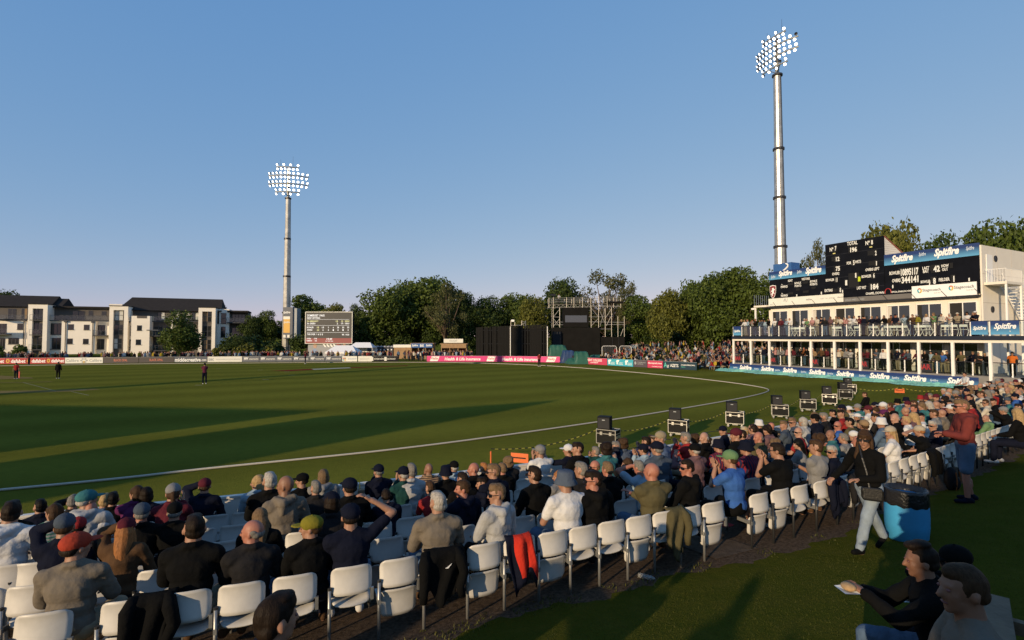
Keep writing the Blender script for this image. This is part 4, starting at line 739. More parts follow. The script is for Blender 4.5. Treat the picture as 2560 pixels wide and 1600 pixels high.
# crest
e = fr(97,155,622,124,FO-.05); W_,H_ = e[2]-e[0], e[3]-e[1]; sh = lambda k: [(e[0]+W_*(.5+(x-.5)*k), e[1]+H_*(.5+(z-.5)*k)) for x,z in ((.5,0),(.78,.16),(.95,.42),(1,.75),(.98,.95),(.5,1),(.02,.95),(0,.75),(.05,.42),(.22,.16))]
MB().prism(sh(1),FO-.06,FO-.045).build('crest_border', PRINT, pav); MB().prism(sh(.9),FO-.07,FO-.061).build('crest_shield', pr('maroon',(.20,.02,.03)), pav)
MB().prism([(e[0]+W_*x,e[1]+H_*z) for x,z in ((.42,.2),(.5,.22),(.48,.34),(.58,.42),(.72,.3),(.78,.36),(.66,.5),(.7,.6),(.82,.62),(.8,.7),(.66,.72),(.6,.82),(.5,.8),(.36,.74),(.42,.68),(.34,.6),(.22,.58),(.26,.52),(.42,.5),(.36,.4),(.26,.34),(.3,.28))],FO-.078,FO-.071).build('crest_horse', PRINT, pav)
# end wall, door, stairs
boxp('end_block', CLAD, pav, U1,FO-.02,0,U1+.12,FO+9,11.2); 
for z in (4.0,6.6,8.9): boxp('wall_seam', MATS['cladding_seam'], pav, U1+.12,FO,z,U1+.127,FO+8.9,z+.03)
for y_ in (2.6,5.2,7.6): boxp('wall_seam', MATS['cladding_seam'], pav, U1+.12,FO+y_,0,U1+.127,FO+y_+.03,11.15)
boxp('end_door', WHITE, pav, U1+.12,FO+.7,8.25,U1+.16,FO+1.7,10.5)
for y_,z in ((2.3,10.25),(1.5,6.1)): MB().lathe([(.26,0),(.26,.06),(.2,.06),(.2,.03)],n=14).build('round_vent', DARK, pav, (U1+.12,FO+y_,z), (0,R(90),0))
boxp('landing', CLAD, pav, U1+.14,FO+.2,8.0,U1+1.5,FO+3.0,8.2)
for y_ in (.3,2.9): boxp('landing_post', WHITE, pav, U1+1.35,FO+y_-.06,0,U1+1.47,FO+y_+.06,8.0)
def flight(x, y0, z0, y1, z1, n, nm='stair_flight'):
    mb = MB()
    for k in range(n): mb.box((x,y0+(y1-y0)*(k+.5)/n,z0+(z1-z0)*(k+.5)/n),(1.1,abs(y1-y0)/n*1.05,.05))
    for s in (-.58,.58): mb.add([(x+s-.03,y0,z0-.15),(x+s-.03,y1,z1-.15),(x+s-.03,y1,z1+.12),(x+s-.03,y0,z0+.12),(x+s+.03,y0,z0-.15),(x+s+.03,y1,z1-.15),(x+s+.03,y1,z1+.12),(x+s+.03,y0,z0+.12)],[(0,3,2,1),(4,5,6,7),(0,1,5,4),(2,3,7,6),(0,4,7,3),(1,2,6,5)])
    mb.build(nm, WHITE, pav); r = MB()
    for s in (-.58,.58):
        r.bar((x+s,y0,z0+1),(x+s,y1,z1+1),.025,.025,4)
        for k in range(0,n+1): yy,z_ = y0+(y1-y0)*k/n, z0+(z1-z0)*k/n; r.bar((x+s,yy,z_),(x+s,yy,z_+1),.012,.012,4)
    r.build('stair_rail', WHITE, pav)
flight(U1+.85,FO+3.0,8.1,FO+7.6,4.1,16); flight(U1+2.4,FO+7.0,4.0,FO+1.5,.95,14); r = MB(); r.bar((U1+1.45,FO+.2,9.2),(U1+1.45,FO+3.0,9.2),.025,.025,4).bar((U1+.2,FO+.25,9.2),(U1+1.45,FO+.25,9.2),.025,.025,4)
for k in range(16): r.bar((U1+1.45,FO+.2+k*.185,8.2),(U1+1.45,FO+.2+k*.185,9.2),.012,.012,4)
for k in range(8): r.bar((U1+.25+k*.17,FO+.25,8.2),(U1+.25+k*.17,FO+.25,9.2),.012,.012,4)
r.build('landing_rail', WHITE, pav)
boxp('floodlight_camera', WHITE, pav, .9,FO-.6,7.0,1.3,FO-.3,7.2); boxp('camera_post', WHITE, pav, 1.25,FO-.5,ZD,1.4,FO-.35,7.2); boxp('gallery', CLAD, pav, 1.2,FO-.55,7.25,U0-.02,FO+3,7.45)
for k in range(9): MB().bar((1.25,FO-.5+.35*k,7.45),(1.25,FO-.5+.35*k,8.7),.03,.03,4).build('gallery_rail', GALV, pav)
# balcony banners at the ends of the upper rail
e = PV.rect(1990*.3058+1820,0,2130*.3058+1820,1,0); 
for a,b_,tx in ((0.05,BAY/2-.05,0),(PV.u_at(2428),PV.u_at(2470),0),(PV.u_at(2477),PV.u_at(2549),1)):
    boxp('balcony_banner', SPF, pav, a,.0,ZD+.12,b_,.02,ZD+1.12); text(pav,'Spitfire',(a+(b_-a)*.12,ZD+.4,b_-(b_-a)*.1,ZD+(.75 if not tx else .95)),PRINT,-.006,.32,.03)
# front hoarding: printed boards and crumpled turquoise sheet on the grass
HW = 22.2; nb = 8; hd_px = ((90,188),(265,370),(443,557),(655,790),(878,1022),(1148,1312),(1427,1612),(1778,2000)); sm_px = (40,210,380,590,805,1062,1330,1640)
YH = -.62
for i in range(nb):
    a, b_ = HW*i/nb, HW*(i+1)/nb; p = PV.o+PV.u*a+PV.n*YH
    t = thing('blue_advertising_board', f'blue spitfire board below the pavilion, {("farthest","second","third","fourth","fifth","sixth","seventh","nearest")[i]} along the row', 'board', p, PV.a, 'blue boards along the pavilion')
    boxp('panel', SPF, t, 0,0,.02,b_-a-.01,.05,.86)
    for x0,x1 in hd_px:
        u0 = PV.u_at(1820+x0*.3058,YH); u1 = PV.u_at(1820+x1*.3058,YH)
        if a <= (u0+u1)/2 < b_: text(t,'Spitfire',(u0-a,.14,u1-a,.76),PRINT,-.006,.32,.045)
    for x0 in sm_px:
        u0 = PV.u_at(1820+x0*.3058,YH); 
        if a <= u0+.25 < b_: text(t,'Spitfire',(u0-a,.32,u0-a+.55,.54),SMALLW,-.006,.32,.02); text(t,'LAGER',(u0-a+.15,.2,u0-a+.4,.25),SMALLW,-.006)
    for k in (.2,.8): MB().bar(((b_-a)*k,.055,.7),((b_-a)*k,.35,.0),.025).build('strut', GALV, t)
g = np.random.default_rng(4); V = []; nx, ny = 150, 9
for i in range(nx+1):
    for j in range(ny+1):
        u = -1.2+ (HW+.6)*i/nx; v = j/ny; wd = .95+.35*math.sin(i*.21)+.2*math.sin(i*.53); z = .02+ .16*(1-v)*abs(math.sin(i*.9+v*3))+.09*abs(math.sin(i*1.7+j*1.9))*(1 if 0 < j < ny else .15)+.12*(1-v)
        q = PV.o+PV.u*u+PV.n*(YH-.05-v*wd); V.append((q.x,q.y,z))
t = obj('crumpled_sheet', npmesh('crumpled_sheet',V,[(i*(ny+1)+j,i*(ny+1)+j+1,(i+1)*(ny+1)+j+1,(i+1)*(ny+1)+j) for i in range(nx) for j in range(ny)],[mat('turquoise_sheet',(.16,.40,.34),.4,var=.3,scale=1.5,bump=.6,bscale=5)])); tag(t,'crumpled turquoise plastic sheet along the foot of the blue boards','sheet')
# the grass bank with the far crowd
bA,bB,bC = P(1488,911)+Vector((.2,.9,0)), P(1742,927)+Vector((.6,.6,0)), Vector((26.6,59.5,0)); BKF = [bA,bB,bC]; BKB = [Vector((18,89,1.2)),Vector((35,86,1.9)),Vector((44,76,2.0))]
def bank_pt(u, v):
    k = u*2; i = min(int(k),1); f = k-i; a = BKF[i].lerp(BKF[i+1],f); b_ = BKB[i].lerp(BKB[i+1],f); p = a.lerp(b_,v); p.z = b_.z*(v**.85)+.01; return p
V = [tuple(bank_pt(i/12,j/10)) for i in range(13) for j in range(11)]
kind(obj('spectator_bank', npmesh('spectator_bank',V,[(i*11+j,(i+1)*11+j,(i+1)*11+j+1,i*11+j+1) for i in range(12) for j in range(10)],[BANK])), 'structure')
# ---------------------------------------------------------------- people
def caps(p0, p1, r0, r1, n=10, h=3):
    p0, p1 = np.array(p0,float), np.array(p1,float); d = p1-p0; L_ = np.linalg.norm(d); d = d/L_ if L_ > 1e-6 else np.array([0,0,1.])
    a = np.cross(d, [1,0,0] if abs(d[0]) < .8 else [0,1,0]); a /= np.linalg.norm(a); b = np.cross(d,a); V = [p0-d*r0]; rings = []
    for c, r, s in ((p0,r0,-1),(p1,r1,1)):
        angs = [math.pi/2*k/h for k in range(h)]; angs = angs[::-1] if s < 0 else angs
        for t in angs: rings.append((c+d*s*r*math.sin(t), r*math.cos(t)))
    for c, r in rings:
        for i in range(n): w_ = 2*math.pi*i/n; V.append(c+(a*math.cos(w_)+b*math.sin(w_))*r)
    V.append(p1+d*r1); m = len(rings); Fc = [(0,1+(i+1)%n,1+i) for i in range(n)]
    for j in range(m-1):
        for i in range(n): q0,q1,q2,q3 = 1+j*n+i,1+j*n+(i+1)%n,1+(j+1)*n+(i+1)%n,1+(j+1)*n+i; Fc += [(q0,q1,q2),(q0,q2,q3)]
    e = len(V)-1; Fc += [(e,1+(m-1)*n+i,1+(m-1)*n+(i+1)%n) for i in range(n)]
    return np.array(V), np.array(Fc)
def ell(c, r, M=None, n=12, h=8):
    V = [(0,0,-1)]
    for j in range(1,h):
        t = math.pi*j/h
        for i in range(n): w_ = 2*math.pi*i/n; V.append((math.sin(t)*math.cos(w_),math.sin(t)*math.sin(w_),-math.cos(t)))
    V.append((0,0,1)); V = np.array(V)*np.array(r)
    if M is not None: V = V @ np.array(M).T
    V = V+np.array(c); Fc = [(0,1+(i+1)%n,1+i) for i in range(n)]
    for j in range(h-2):
        for i in range(n): q0,q1,q2,q3 = 1+j*n+i,1+j*n+(i+1)%n,1+(j+1)*n+(i+1)%n,1+(j+1)*n+i; Fc += [(q0,q1,q2),(q0,q2,q3)]
    e = len(V)-1; Fc += [(e,1+(h-2)*n+i,1+(h-2)*n+(i+1)%n) for i in range(n)]
    return V, np.array(Fc)
def join(parts):
    Vs, Fs, b = [], [], 0
    for V, Fc in parts: Vs.append(V); Fs.append(Fc+b); b += len(V)
    return np.concatenate(Vs), np.concatenate(Fs)
def ik(a, b, l1, l2, pole):
    a, b, pole = np.array(a,float), np.array(b,float), np.array(pole,float); d = b-a; L_ = np.linalg.norm(d); Lm = (l1+l2)*.998
    if L_ > Lm: b = a+d/L_*Lm; d = b-a; L_ = Lm
    d /= L_; x = (l1*l1-l2*l2+L_*L_)/(2*L_); y = math.sqrt(max(l1*l1-x*x,0)); p = pole-d*np.dot(pole,d); p /= np.linalg.norm(p)+1e-9
    return a+d*x+p*y, b
def rotm(yaw, pitch=0., roll=0.): return np.array(Matrix.Rotation(yaw,3,'Z') @ Matrix.Rotation(pitch,3,'X') @ Matrix.Rotation(roll,3,'Y'))
# poses: pelvis height, lean, head yaw/pitch, hands (left,right), feet (left,right); facing +y, left hand at -x
SIT = .54
POSES = {
 's_lap': dict(z=SIT, lean=4, hy=18, hp=0, hands=((-.12,.36,.66),(.12,.36,.66))),
 's_clap': dict(z=SIT, lean=6, hy=22, hp=2, hands=((-.035,.30,1.02),(.035,.30,1.0)), clap=1),
 's_fwd': dict(z=SIT, lean=24, hy=8, hp=14, hands=((-.06,.52,.72),(.06,.52,.72))),
 's_cross': dict(z=SIT, lean=0, hy=26, hp=0, hands=((.13,.21,.88),(-.13,.23,.86))),
 's_face': dict(z=SIT, lean=8, hy=12, hp=4, hands=((-.07,.20,1.20),(.12,.36,.66))),
 's_left': dict(z=SIT, lean=4, hy=72, hp=0, hands=((-.14,.34,.66),(.10,.36,.68)), tw=14),
 's_right': dict(z=SIT, lean=4, hy=-38, hp=0, hands=((-.12,.36,.66),(.12,.36,.66))),
 's_brow': dict(z=SIT, lean=2, hy=6, hp=-4, hands=((-.14,.34,.66),(.20,.14,1.30)), elbow=(.9,.1,.2)),
 's_point': dict(z=SIT, lean=4, hy=40, hp=0, hands=((-.42,.34,1.12),(.12,.36,.66)), tw=12),
 's_drink': dict(z=SIT, lean=2, hy=14, hp=-3, hands=((-.16,.34,1.05),(.12,.36,.66))),
 't_down': dict(z=.95, lean=0, hy=15, hp=0, hands=((-.26,.04,.80),(.26,.06,.80))),
 't_rail': dict(z=.94, lean=12, hy=20, hp=6, hands=((-.20,.42,1.06),(.20,.42,1.06))),
 't_cross': dict(z=.95, lean=-2, hy=10, hp=0, hands=((.13,.22,1.30),(-.13,.24,1.28))),
 't_cup': dict(z=.95, lean=2, hy=30, hp=0, hands=((-.10,.32,1.22),(.24,.08,.82))),
 't_clap': dict(z=.95, lean=3, hy=10, hp=0, hands=((-.035,.30,1.42),(.035,.30,1.40)), clap=1),
 't_pocket': dict(z=.95, lean=-2, hy=-25, hp=0, hands=((-.20,.10,.90),(.20,.10,.90))),
 't_bend': dict(z=.93, lean=22, hy=0, hp=12, hands=((-.16,.36,.98),(.2,.3,.90)), feet=((-.12,.06),(.12,-.08))),
 't_walk': dict(z=.93, lean=4, hy=20, hp=4, hands=((-.06,.27,1.06),(.36,.20,.98)), feet=((-.06,.36),(.06,-.36))),
 't_hood': dict(z=.95, lean=1, hy=6, hp=2, hands=((-.06,.27,1.14),(.07,.27,1.10)), feet=((-.11,.06),(.11,-.06))),
 'f_eat': dict(z=SIT, lean=10, hy=8, hp=6, hands=((-.10,.36,.86),(.06,.25,1.14))),
 'f_hold': dict(z=SIT, lean=8, hy=4, hp=4, hands=((-.05,.47,.90),(.09,.45,.86))),
}
def figure(pose, fine=True):
    p = POSES[pose]; sit = pose[0] in 'sf'; z = p['z']; le = R(p['lean']); tw = R(p.get('tw',0)); n = 10 if fine else 7
    U = np.array([0,math.sin(le),math.cos(le)]); Fw = np.array([0,math.cos(le),-math.sin(le)]); Rt = np.array([1.,0,0])
    Rs = Rt*math.cos(tw)+Fw*math.sin(tw); Fs = Fw*math.cos(tw)-Rt*math.sin(tw)
    M = np.stack([Rt,Fw,U],1); Ms = np.stack([Rs,Fs,U],1); pe = np.array([0,0,z]); up = lambda k,f=0: pe+U*k+Fw*f
    nb = up(.50,-.005); hc = nb+U*.085+np.array([0,.032,.064]); sh = [up(.445)-Rs*.175, up(.445)+Rs*.175]
    body, tee, lng, hood, tro, sho, shoe = [],[],[],[],[],[],([],[])
    def T(dst, c, r, inf=0., MM=None): dst.append(ell(c, (r[0]+inf,r[1]+inf,r[2]+inf*.6), M if MM is None else MM, n+2))
    E_ = (('pel',up(.03),(.155,.118,.12),M),('wai',up(.17,.008),(.138,.108,.15),M),('che',up(.335),(.158,.112,.165),Ms))
    for k,c,r,MM in E_: 
        T(body,c,r,0,MM)
        for d in (tee,lng,hood): T(d,c,r,.022 if k != 'pel' else .016,MM)
    T(tro,up(.02),(.155,.118,.115),.012); T(sho,up(.02),(.155,.118,.115),.014)
    for d,e in ((body,0),(tee,.016),(lng,.02),(hood,.028)): d.append(caps(sh[0]+Rs*.03-U*.01, sh[1]-Rs*.03-U*.01, .062+e, .062+e, n)); d.append(caps(up(.40), up(.49), .085+e, .062+e*.6, n))
    for s in sh:
        for d,e in ((body,0),(tee,.012),(lng,.016),(hood,.022)): d.append(caps(up(.505), s*.75+up(.455)*.25, .052+e, .058+e, n))
    body.append(caps(up(.47), hc+np.array([0,-.015,-.05]), .068,.057, n))
    hands = []
    for i,sx in ((0,-1),(1,1)):
        s = sh[i]; h = np.array(p['hands'][i],float); pole = np.array(p.get('elbow',(sx*.55,-.35,-.75)) if i == 1 else (sx*.55,-.35,-.75)); el, wr = ik(s, h, .29, .25, pole)
        body.append(caps(s,el,.050,.040,n)); body.append(caps(el,wr,.040,.029,n))
        mid = s+(el-s)*.62; tee.append(caps(s,mid,.066,.064,n))
        for d,e in ((lng,.016),(hood,.024)): d.append(caps(s,el,.052+e,.044+e,n)); d.append(caps(el,el+(wr-el)*.93,.044+e,.034+e,n))
        fd = wr-el; fd /= np.linalg.norm(fd); 
        if p.get('clap'): fd = np.array([sx*-.05,.45,.9]); fd /= np.linalg.norm(fd); nrm = np.array([1.,0,0])*-sx
        else: nrm = np.array([0,0,-1.])-fd*np.dot([0,0,-1.],fd); nrm /= np.linalg.norm(nrm)+1e-6
        sd = np.cross(fd,nrm); hands.append((wr,fd,nrm,sd,sx))
        Mh = np.stack([sd,nrm,fd],1); body.append(ell(wr+fd*.045,(.040,.018,.052),Mh,n))
    finger = []
    for wr,fd,nrm,sd,sx in hands:
        k = 1 if p.get('clap') else 1.; cu = .25 if p.get('clap') else .55
        for j,(o,l) in enumerate(((-.030,.062),(-.010,.075),(.010,.078),(.030,.066))):
            b0 = wr+fd*.085+sd*o; b1 = b0+(fd*(1-cu*.3)+nrm*cu*.5)*l*.55; b2 = b1+(fd*(1-cu)+nrm*cu)*l*.5; finger += [caps(b0,b1,.0095,.0088,6,2),caps(b1,b2,.0088,.0072,6,2)]
        b0 = wr+fd*.03-sd*.035*1; ths = np.sign(np.dot(-sd,[0,0,1.])) or 1; b0 = wr+fd*.03+sd*(-.032*ths); b1 = b0+(fd*.6-sd*ths*.7+nrm*.3)*.038; finger += [caps(b0,b1,.013,.010,6,2),caps(b1,b1+(fd*.9+nrm*.3)*.03,.010,.008,6,2)]
    feet = p.get('feet') or (((-.14,.44),(.14,.42)) if sit else ((-.11,.03),(.11,-.02)))
    for i,sx in ((0,-1),(1,1)):
        hp_ = pe+Rt*sx*.085-U*.0+np.array([0,0,-.02]); an = np.array([feet[i][0],feet[i][1]-(.0 if sit else .03),.085]); 
        if pose == 't_walk' and i == 1: an[2] = .16
        kn, an = ik(hp_, an, .43, .41, (sx*.25,1.,.3)); dn = np.array([sx*.12,1.,0]); dn /= np.linalg.norm(dn)
        if pose == 't_walk' and i == 1: dn = np.array([.05,.8,-.55])
        if pose == 't_walk' and i == 0: dn = np.array([-.05,.95,.2])
        body.append(caps(hp_,kn,.084,.056,n)); body.append(caps(kn,an,.054,.036,n)); body.append(caps(kn*.6+an*.4-dn*.012,kn*.4+an*.6-dn*.012,.05,.046,n)); he, toe = an-dn*.05+[0,0,-.045], an+dn*.15+[0,0,-.055]
        if pose != 't_walk': he[2] = .04; toe[2] = .035
        body.append(caps(he,toe,.034,.026,n)); body.append(caps(an,he,.034,.032,n))
        tro.append(caps(hp_,kn,.100,.074,n)); tro.append(caps(kn,an+(kn-an)*.02,.074,.056,n)); sho.append(caps(hp_,hp_+(kn-hp_)*.86,.102,.088,n))
        shoe[i].append(caps(he+[0,0,.012],toe+[0,0,.004],.042,.035,n)); shoe[i].append(caps(an+[0,0,.0],he+[0,0,.015],.043,.044,n))
    hood += [caps(nb+np.array([-.10,-.03,.02]),nb+np.array([0,-.115,-.015]),.045,.055,n),caps(nb+np.array([0,-.115,-.015]),nb+np.array([.10,-.03,.02]),.055,.045,n),caps(nb+np.array([0,-.10,-.02]),nb+np.array([0,-.13,-.12]),.06,.03,n)]
    lng += [caps(nb+np.array([-.05,.02,.03]),nb+np.array([-.03,-.05,.035]),.03,.032,n),caps(nb+np.array([-.03,-.05,.035]),nb+np.array([.03,-.05,.035]),.032,.032,n),caps(nb+np.array([.03,-.05,.035]),nb+np.array([.05,.02,.03]),.032,.03,n)]
    Hm = rotm(R(p['hy']), R(-p['hp'])); head = [(V@Hm.T+hc,Fc) for V,Fc in head_prims(n)]; face = [(V@Hm.T+hc,Fc) for V,Fc in face_prims()]
    H4 = Matrix.Identity(4)
    for a in range(3):
        for b in range(3): H4[a][b] = Hm[a][b]
        H4[a][3] = hc[a]
    return dict(body=body+head, finger=finger, face=face, tee=tee, long=lng, hoodie=hood, trousers=tro, shorts=sho, shoes=shoe[0]+shoe[1], shoes0=shoe[0], shoes1=shoe[1], head=H4, neck=nb)
def head_prims(n=12):
    return [ell((0,-.008,.022),(.074,.094,.098),None,n+4,10), ell((0,.022,-.05),(.056,.066,.066),None,n+2,8), ell((0,.06,-.092),(.026,.024,.022),None,n), ell((0,.055,-.02),(.058,.036,.06),None,n), caps((0,.086,.012),(0,.104,-.028),.010,.015,8), ell((-.079,-.010,-.010),(.009,.017,.029),None,8,6), ell((.079,-.010,-.010),(.009,.017,.029),None,8,6), ell((0,.079,.024),(.05,.012,.012),None,8,6)]
def face_prims():
    return [ell((-.031,.083,.005),(.013,.009,.007),None,6,4), ell((.031,.083,.005),(.013,.009,.007),None,6,4), ell((0,.083,-.062),(.024,.010,.006),None,8,4)]
HAIRS = {
 'short': [ell((0,.020,.072),(.060,.073,.052)), ell((0,-.020,.034),(.0785,.096,.096)), ell((0,-.050,-.012),(.0735,.060,.058)), ell((0,.02,.105),(.056,.066,.026))],
 'quiff': [ell((0,-.020,.034),(.079,.096,.098)), ell((0,-.050,-.012),(.0745,.060,.058)), ell((0,.045,.115),(.055,.055,.032)), ell((0,-.01,.125),(.06,.07,.025))],
 'crop': [ell((0,-.014,.028),(.0765,.0925,.0965)), ell((0,.018,.075),(.058,.070,.048)), ell((0,-.050,-.010),(.0735,.057,.050))],
 'balding': [ell((0,-.052,-.010),(.0755,.057,.050)), ell((-.060,-.028,.012),(.0185,.040,.032)), ell((.060,-.028,.012),(.0185,.040,.032))],
 'long': [ell((0,-.016,.030),(.085,.104,.102)), caps((0,-.06,-.02),(0,-.10,-.26),.085,.075), caps((-.06,-.02,-.02),(-.085,-.04,-.24),.034,.03), caps((.06,-.02,-.02),(.085,-.04,-.24),.034,.03)],
 'bob': [ell((0,-.016,.030),(.087,.104,.102)), ell((0,-.035,-.035),(.098,.085,.105))],
 'curly': [ell((0,-.02,.035),(.105,.118,.112)), ell((0,-.05,-.035),(.105,.085,.09))],
 'bun': [ell((0,-.016,.028),(.080,.099,.100)), ell((0,-.045,-.015),(.078,.066,.062)), ell((0,-.115,.05),(.04,.04,.04))],
 'tail': [ell((0,-.016,.028),(.080,.099,.100)), ell((0,-.045,-.015),(.078,.066,.062)), caps((0,-.10,.02),(0,-.14,-.16),.034,.022)],
 'fringe': [ell((0,-.014,.032),(.086,.106,.104)), ell((0,.050,.066),(.062,.044,.030)), caps((0,-.06,-.02),(0,-.09,-.22),.085,.08), caps((-.078,-.01,.0),(-.098,.03,-.27),.020,.036), caps((.078,-.01,.0),(.098,.02,-.27),.020,.036)],
}
def hat_mesh(kind_):
    if kind_ == 'cap': pr_ = [ell((0,-.008,.052),(.089,.108,.085),None,16,10), ell((0,.108,.036),(.070,.080,.008),None,14,4), ell((0,-.008,.138),(.01,.01,.006),None,6,4)]
    elif kind_ == 'capback': pr_ = [ell((0,-.008,.052),(.089,.108,.085),None,16,10), ell((0,-.118,.030),(.066,.07,.008),None,14,4)]
    elif kind_ == 'bucket': 
        V = []; Fc = []; n = 18; prof = ((.02,.135),(.066,.132),(.084,.118),(.092,.045),(.094,.035),(.121,-.014),(.118,-.019),(.090,.028),(.03,.03))
        for r,z in prof:
            for i in range(n): w_ = 2*math.pi*i/n; V.append((r*math.cos(w_), r*1.12*math.sin(w_)-.006, z))
        for j in range(len(prof)-1):
            for i in range(n): a,b,c,d = j*n+i,j*n+(i+1)%n,(j+1)*n+(i+1)%n,(j+1)*n+i; Fc += [(a,d,c),(a,c,b)]
        V.append((0,0,.135)); Fc += [(len(V)-1,i,(i+1)%n) for i in range(n)]; pr_ = [(np.array(V),np.array(Fc))]
    elif kind_ == 'sunhat':
        pr_ = [ell((0,-.006,.06),(.088,.104,.072),None,14,8), ell((0,-.004,.034),(.165,.18,.010),None,18,4)]
    V, Fc = join(pr_); return npmesh('hat', V, Fc, smooth=True)
REQ = []
def remesh_batch(reqs):                    # reqs: (key, (V,F), voxel, smooth); voxel-unites overlapping shapes into one skin
    tmp = []
    for key,(V,Fc),vx,sm in reqs:
        me = npmesh('tmp', V, Fc); o = bpy.data.objects.new('tmp', me); col.objects.link(o); m_ = o.modifiers.new('r','REMESH'); m_.mode = 'VOXEL'; m_.voxel_size = vx; m_.use_smooth_shade = True
        if sm: s_m = o.modifiers.new('s','SMOOTH'); s_m.iterations = sm; s_m.factor = .5
        tmp.append((key,o))
    dg = bpy.context.evaluated_depsgraph_get(); out = {}
    for key,o in tmp: out[key] = bpy.data.meshes.new_from_object(o.evaluated_get(dg))
    for key,o in tmp: me = o.data; bpy.data.objects.remove(o); bpy.data.meshes.remove(me)
    return out
def fold(me, amp, seed):
    n = len(me.vertices); co = np.empty(n*3,np.float32); no = np.empty(n*3,np.float32); me.vertices.foreach_get('co',co); me.vertices.foreach_get('normal',no); co = co.reshape(-1,3); no = no.reshape(-1,3); g = np.random.default_rng(seed); d = np.zeros(n)
    wv = .06*np.sin(co[:,0]*9+seed)+.05*np.sin(co[:,1]*13)
    for k in range(8): q = g.normal(size=3)*np.array([13,13,19])*(.7+k*.16); d += np.sin(co@q+wv*(25+9*k)+g.uniform(0,6))*(.75/(1+k*.25))
    d = np.sign(d)*np.abs(d)**.8; me.vertices.foreach_set('co', (co+no*(d*amp*.5)[:,None]).ravel().astype(np.float32)); me.update()
FIG = {}
def prep(specs):                           # specs: set of (pose, garment set, lod)
    reqs = []
    for pose,gs,lod in specs:
        if (pose,lod) in FIG: continue
        f = figure(pose, lod < 2); FIG[(pose,lod)] = f; vx = (.0125,.018,.032)[lod]; sm = (6,3,1)[lod]
        reqs.append(((pose,lod,'body'),join(f['body']),(.0100,.0155,.028)[lod],(2,2,1)[lod]))
        for g in gs: reqs.append(((pose,lod,g),join(f[g]),vx,sm))
    out = remesh_batch(reqs)
    for (pose,lod,g),me in out.items():
        if g == 'body' and lod < 2:        # fingers and features join the body mesh
            n = len(me.vertices); co = np.empty(n*3,np.float32); me.vertices.foreach_get('co',co); co = co.reshape(-1,3); fs = [tuple(p.vertices) for p in me.polygons]
            V2,F2 = join(FIG[(pose,lod)]['finger']); V3,F3 = join(FIG[(pose,lod)]['face']); mi = [0]*(len(fs)+len(F2))+[1]*len(F3)
            allf = fs+[tuple(int(a)+n for a in f) for f in F2]+[tuple(int(a)+n+len(V2) for a in f) for f in F3]
            nm = bpy.data.meshes.new('body'); nm.from_pydata(np.concatenate([co,V2,V3]).tolist(),[],allf); nm.polygons.foreach_set('use_smooth',[True]*len(allf)); nm.materials.append(None); nm.materials.append(None); nm.polygons.foreach_set('material_index',mi); nm.update(); bpy.data.meshes.remove(me); me = nm
        else:
            me.materials.clear(); me.materials.append(None); me.polygons.foreach_set('use_smooth',[True]*len(me.polygons))
            if lod < 2 and g[:4] not in ('body','shoe'): fold(me, .008 if g != 'tee' else .006, len(FIG)+len(g))
        FIG[(pose,lod,g)] = me
def hairmeshes():
    out = remesh_batch([(k,join(v),.0075,2) for k,v in HAIRS.items()])
    for i,(k,me) in enumerate(out.items()):
        fold(me, .009 if k not in ('curly','crop','balding') else (.022 if k == 'curly' else .004), i); me.materials.clear(); me.materials.append(None); FIG[('hair',k)] = me
    for k in ('cap','capback','bucket','sunhat'): me = hat_mesh(k); me.materials.append(None); FIG[('hat',k)] = me
    n = MB().b2(-.07,.088,-.012,-.008,.102,.022).b2(.008,.088,-.012,.07,.102,.022).b2(-.01,.095,.008,.01,.101,.016).b2(-.082,-.01,.008,-.077,.095,.016).b2(.077,-.01,.008,.082,.095,.016).mesh('sunglasses', None); FIG['glasses'] = n
SKIN = {k: mat('skin_'+k, c, .55, var=.12, scale=9, bump=.05, bscale=60) for k,c in (('fair',(.28,.145,.092)),('tan',(.20,.096,.056)),('red',(.31,.125,.082)),('pale',(.33,.185,.128)),('brown',(.12,.06,.035)))}
FEAT = mat('face_features', (.14,.05,.045), .5, var=0)
HC = {'black':(.006,.005,.0045),'dark':(.014,.009,.006),'brown':(.042,.023,.012),'ginger':(.24,.10,.035),'blond':(.30,.20,.095),'grey':(.14,.128,.112),'white':(.29,.265,.23),'sandy':(.13,.083,.045)}
def hair_mat(k, c):
    m = mat('hair_'+k, c, .55, var=.5, scale=85, bump=.25, bscale=140, spec=.08); t = m.node_tree; tc = next(n for n in t.nodes if n.type == 'TEX_COORD'); mp = t.nodes.new('ShaderNodeMapping'); mp.inputs['Scale'].default_value = (1,1,.28)
    for n in t.nodes:
        if n.type == 'TEX_NOISE': t.links.new(tc.outputs['Object'], mp.inputs[0]); t.links.new(mp.outputs[0], n.inputs['Vector'])
    return m
HAIRM = {k: hair_mat(k, c) for k,c in HC.items()}
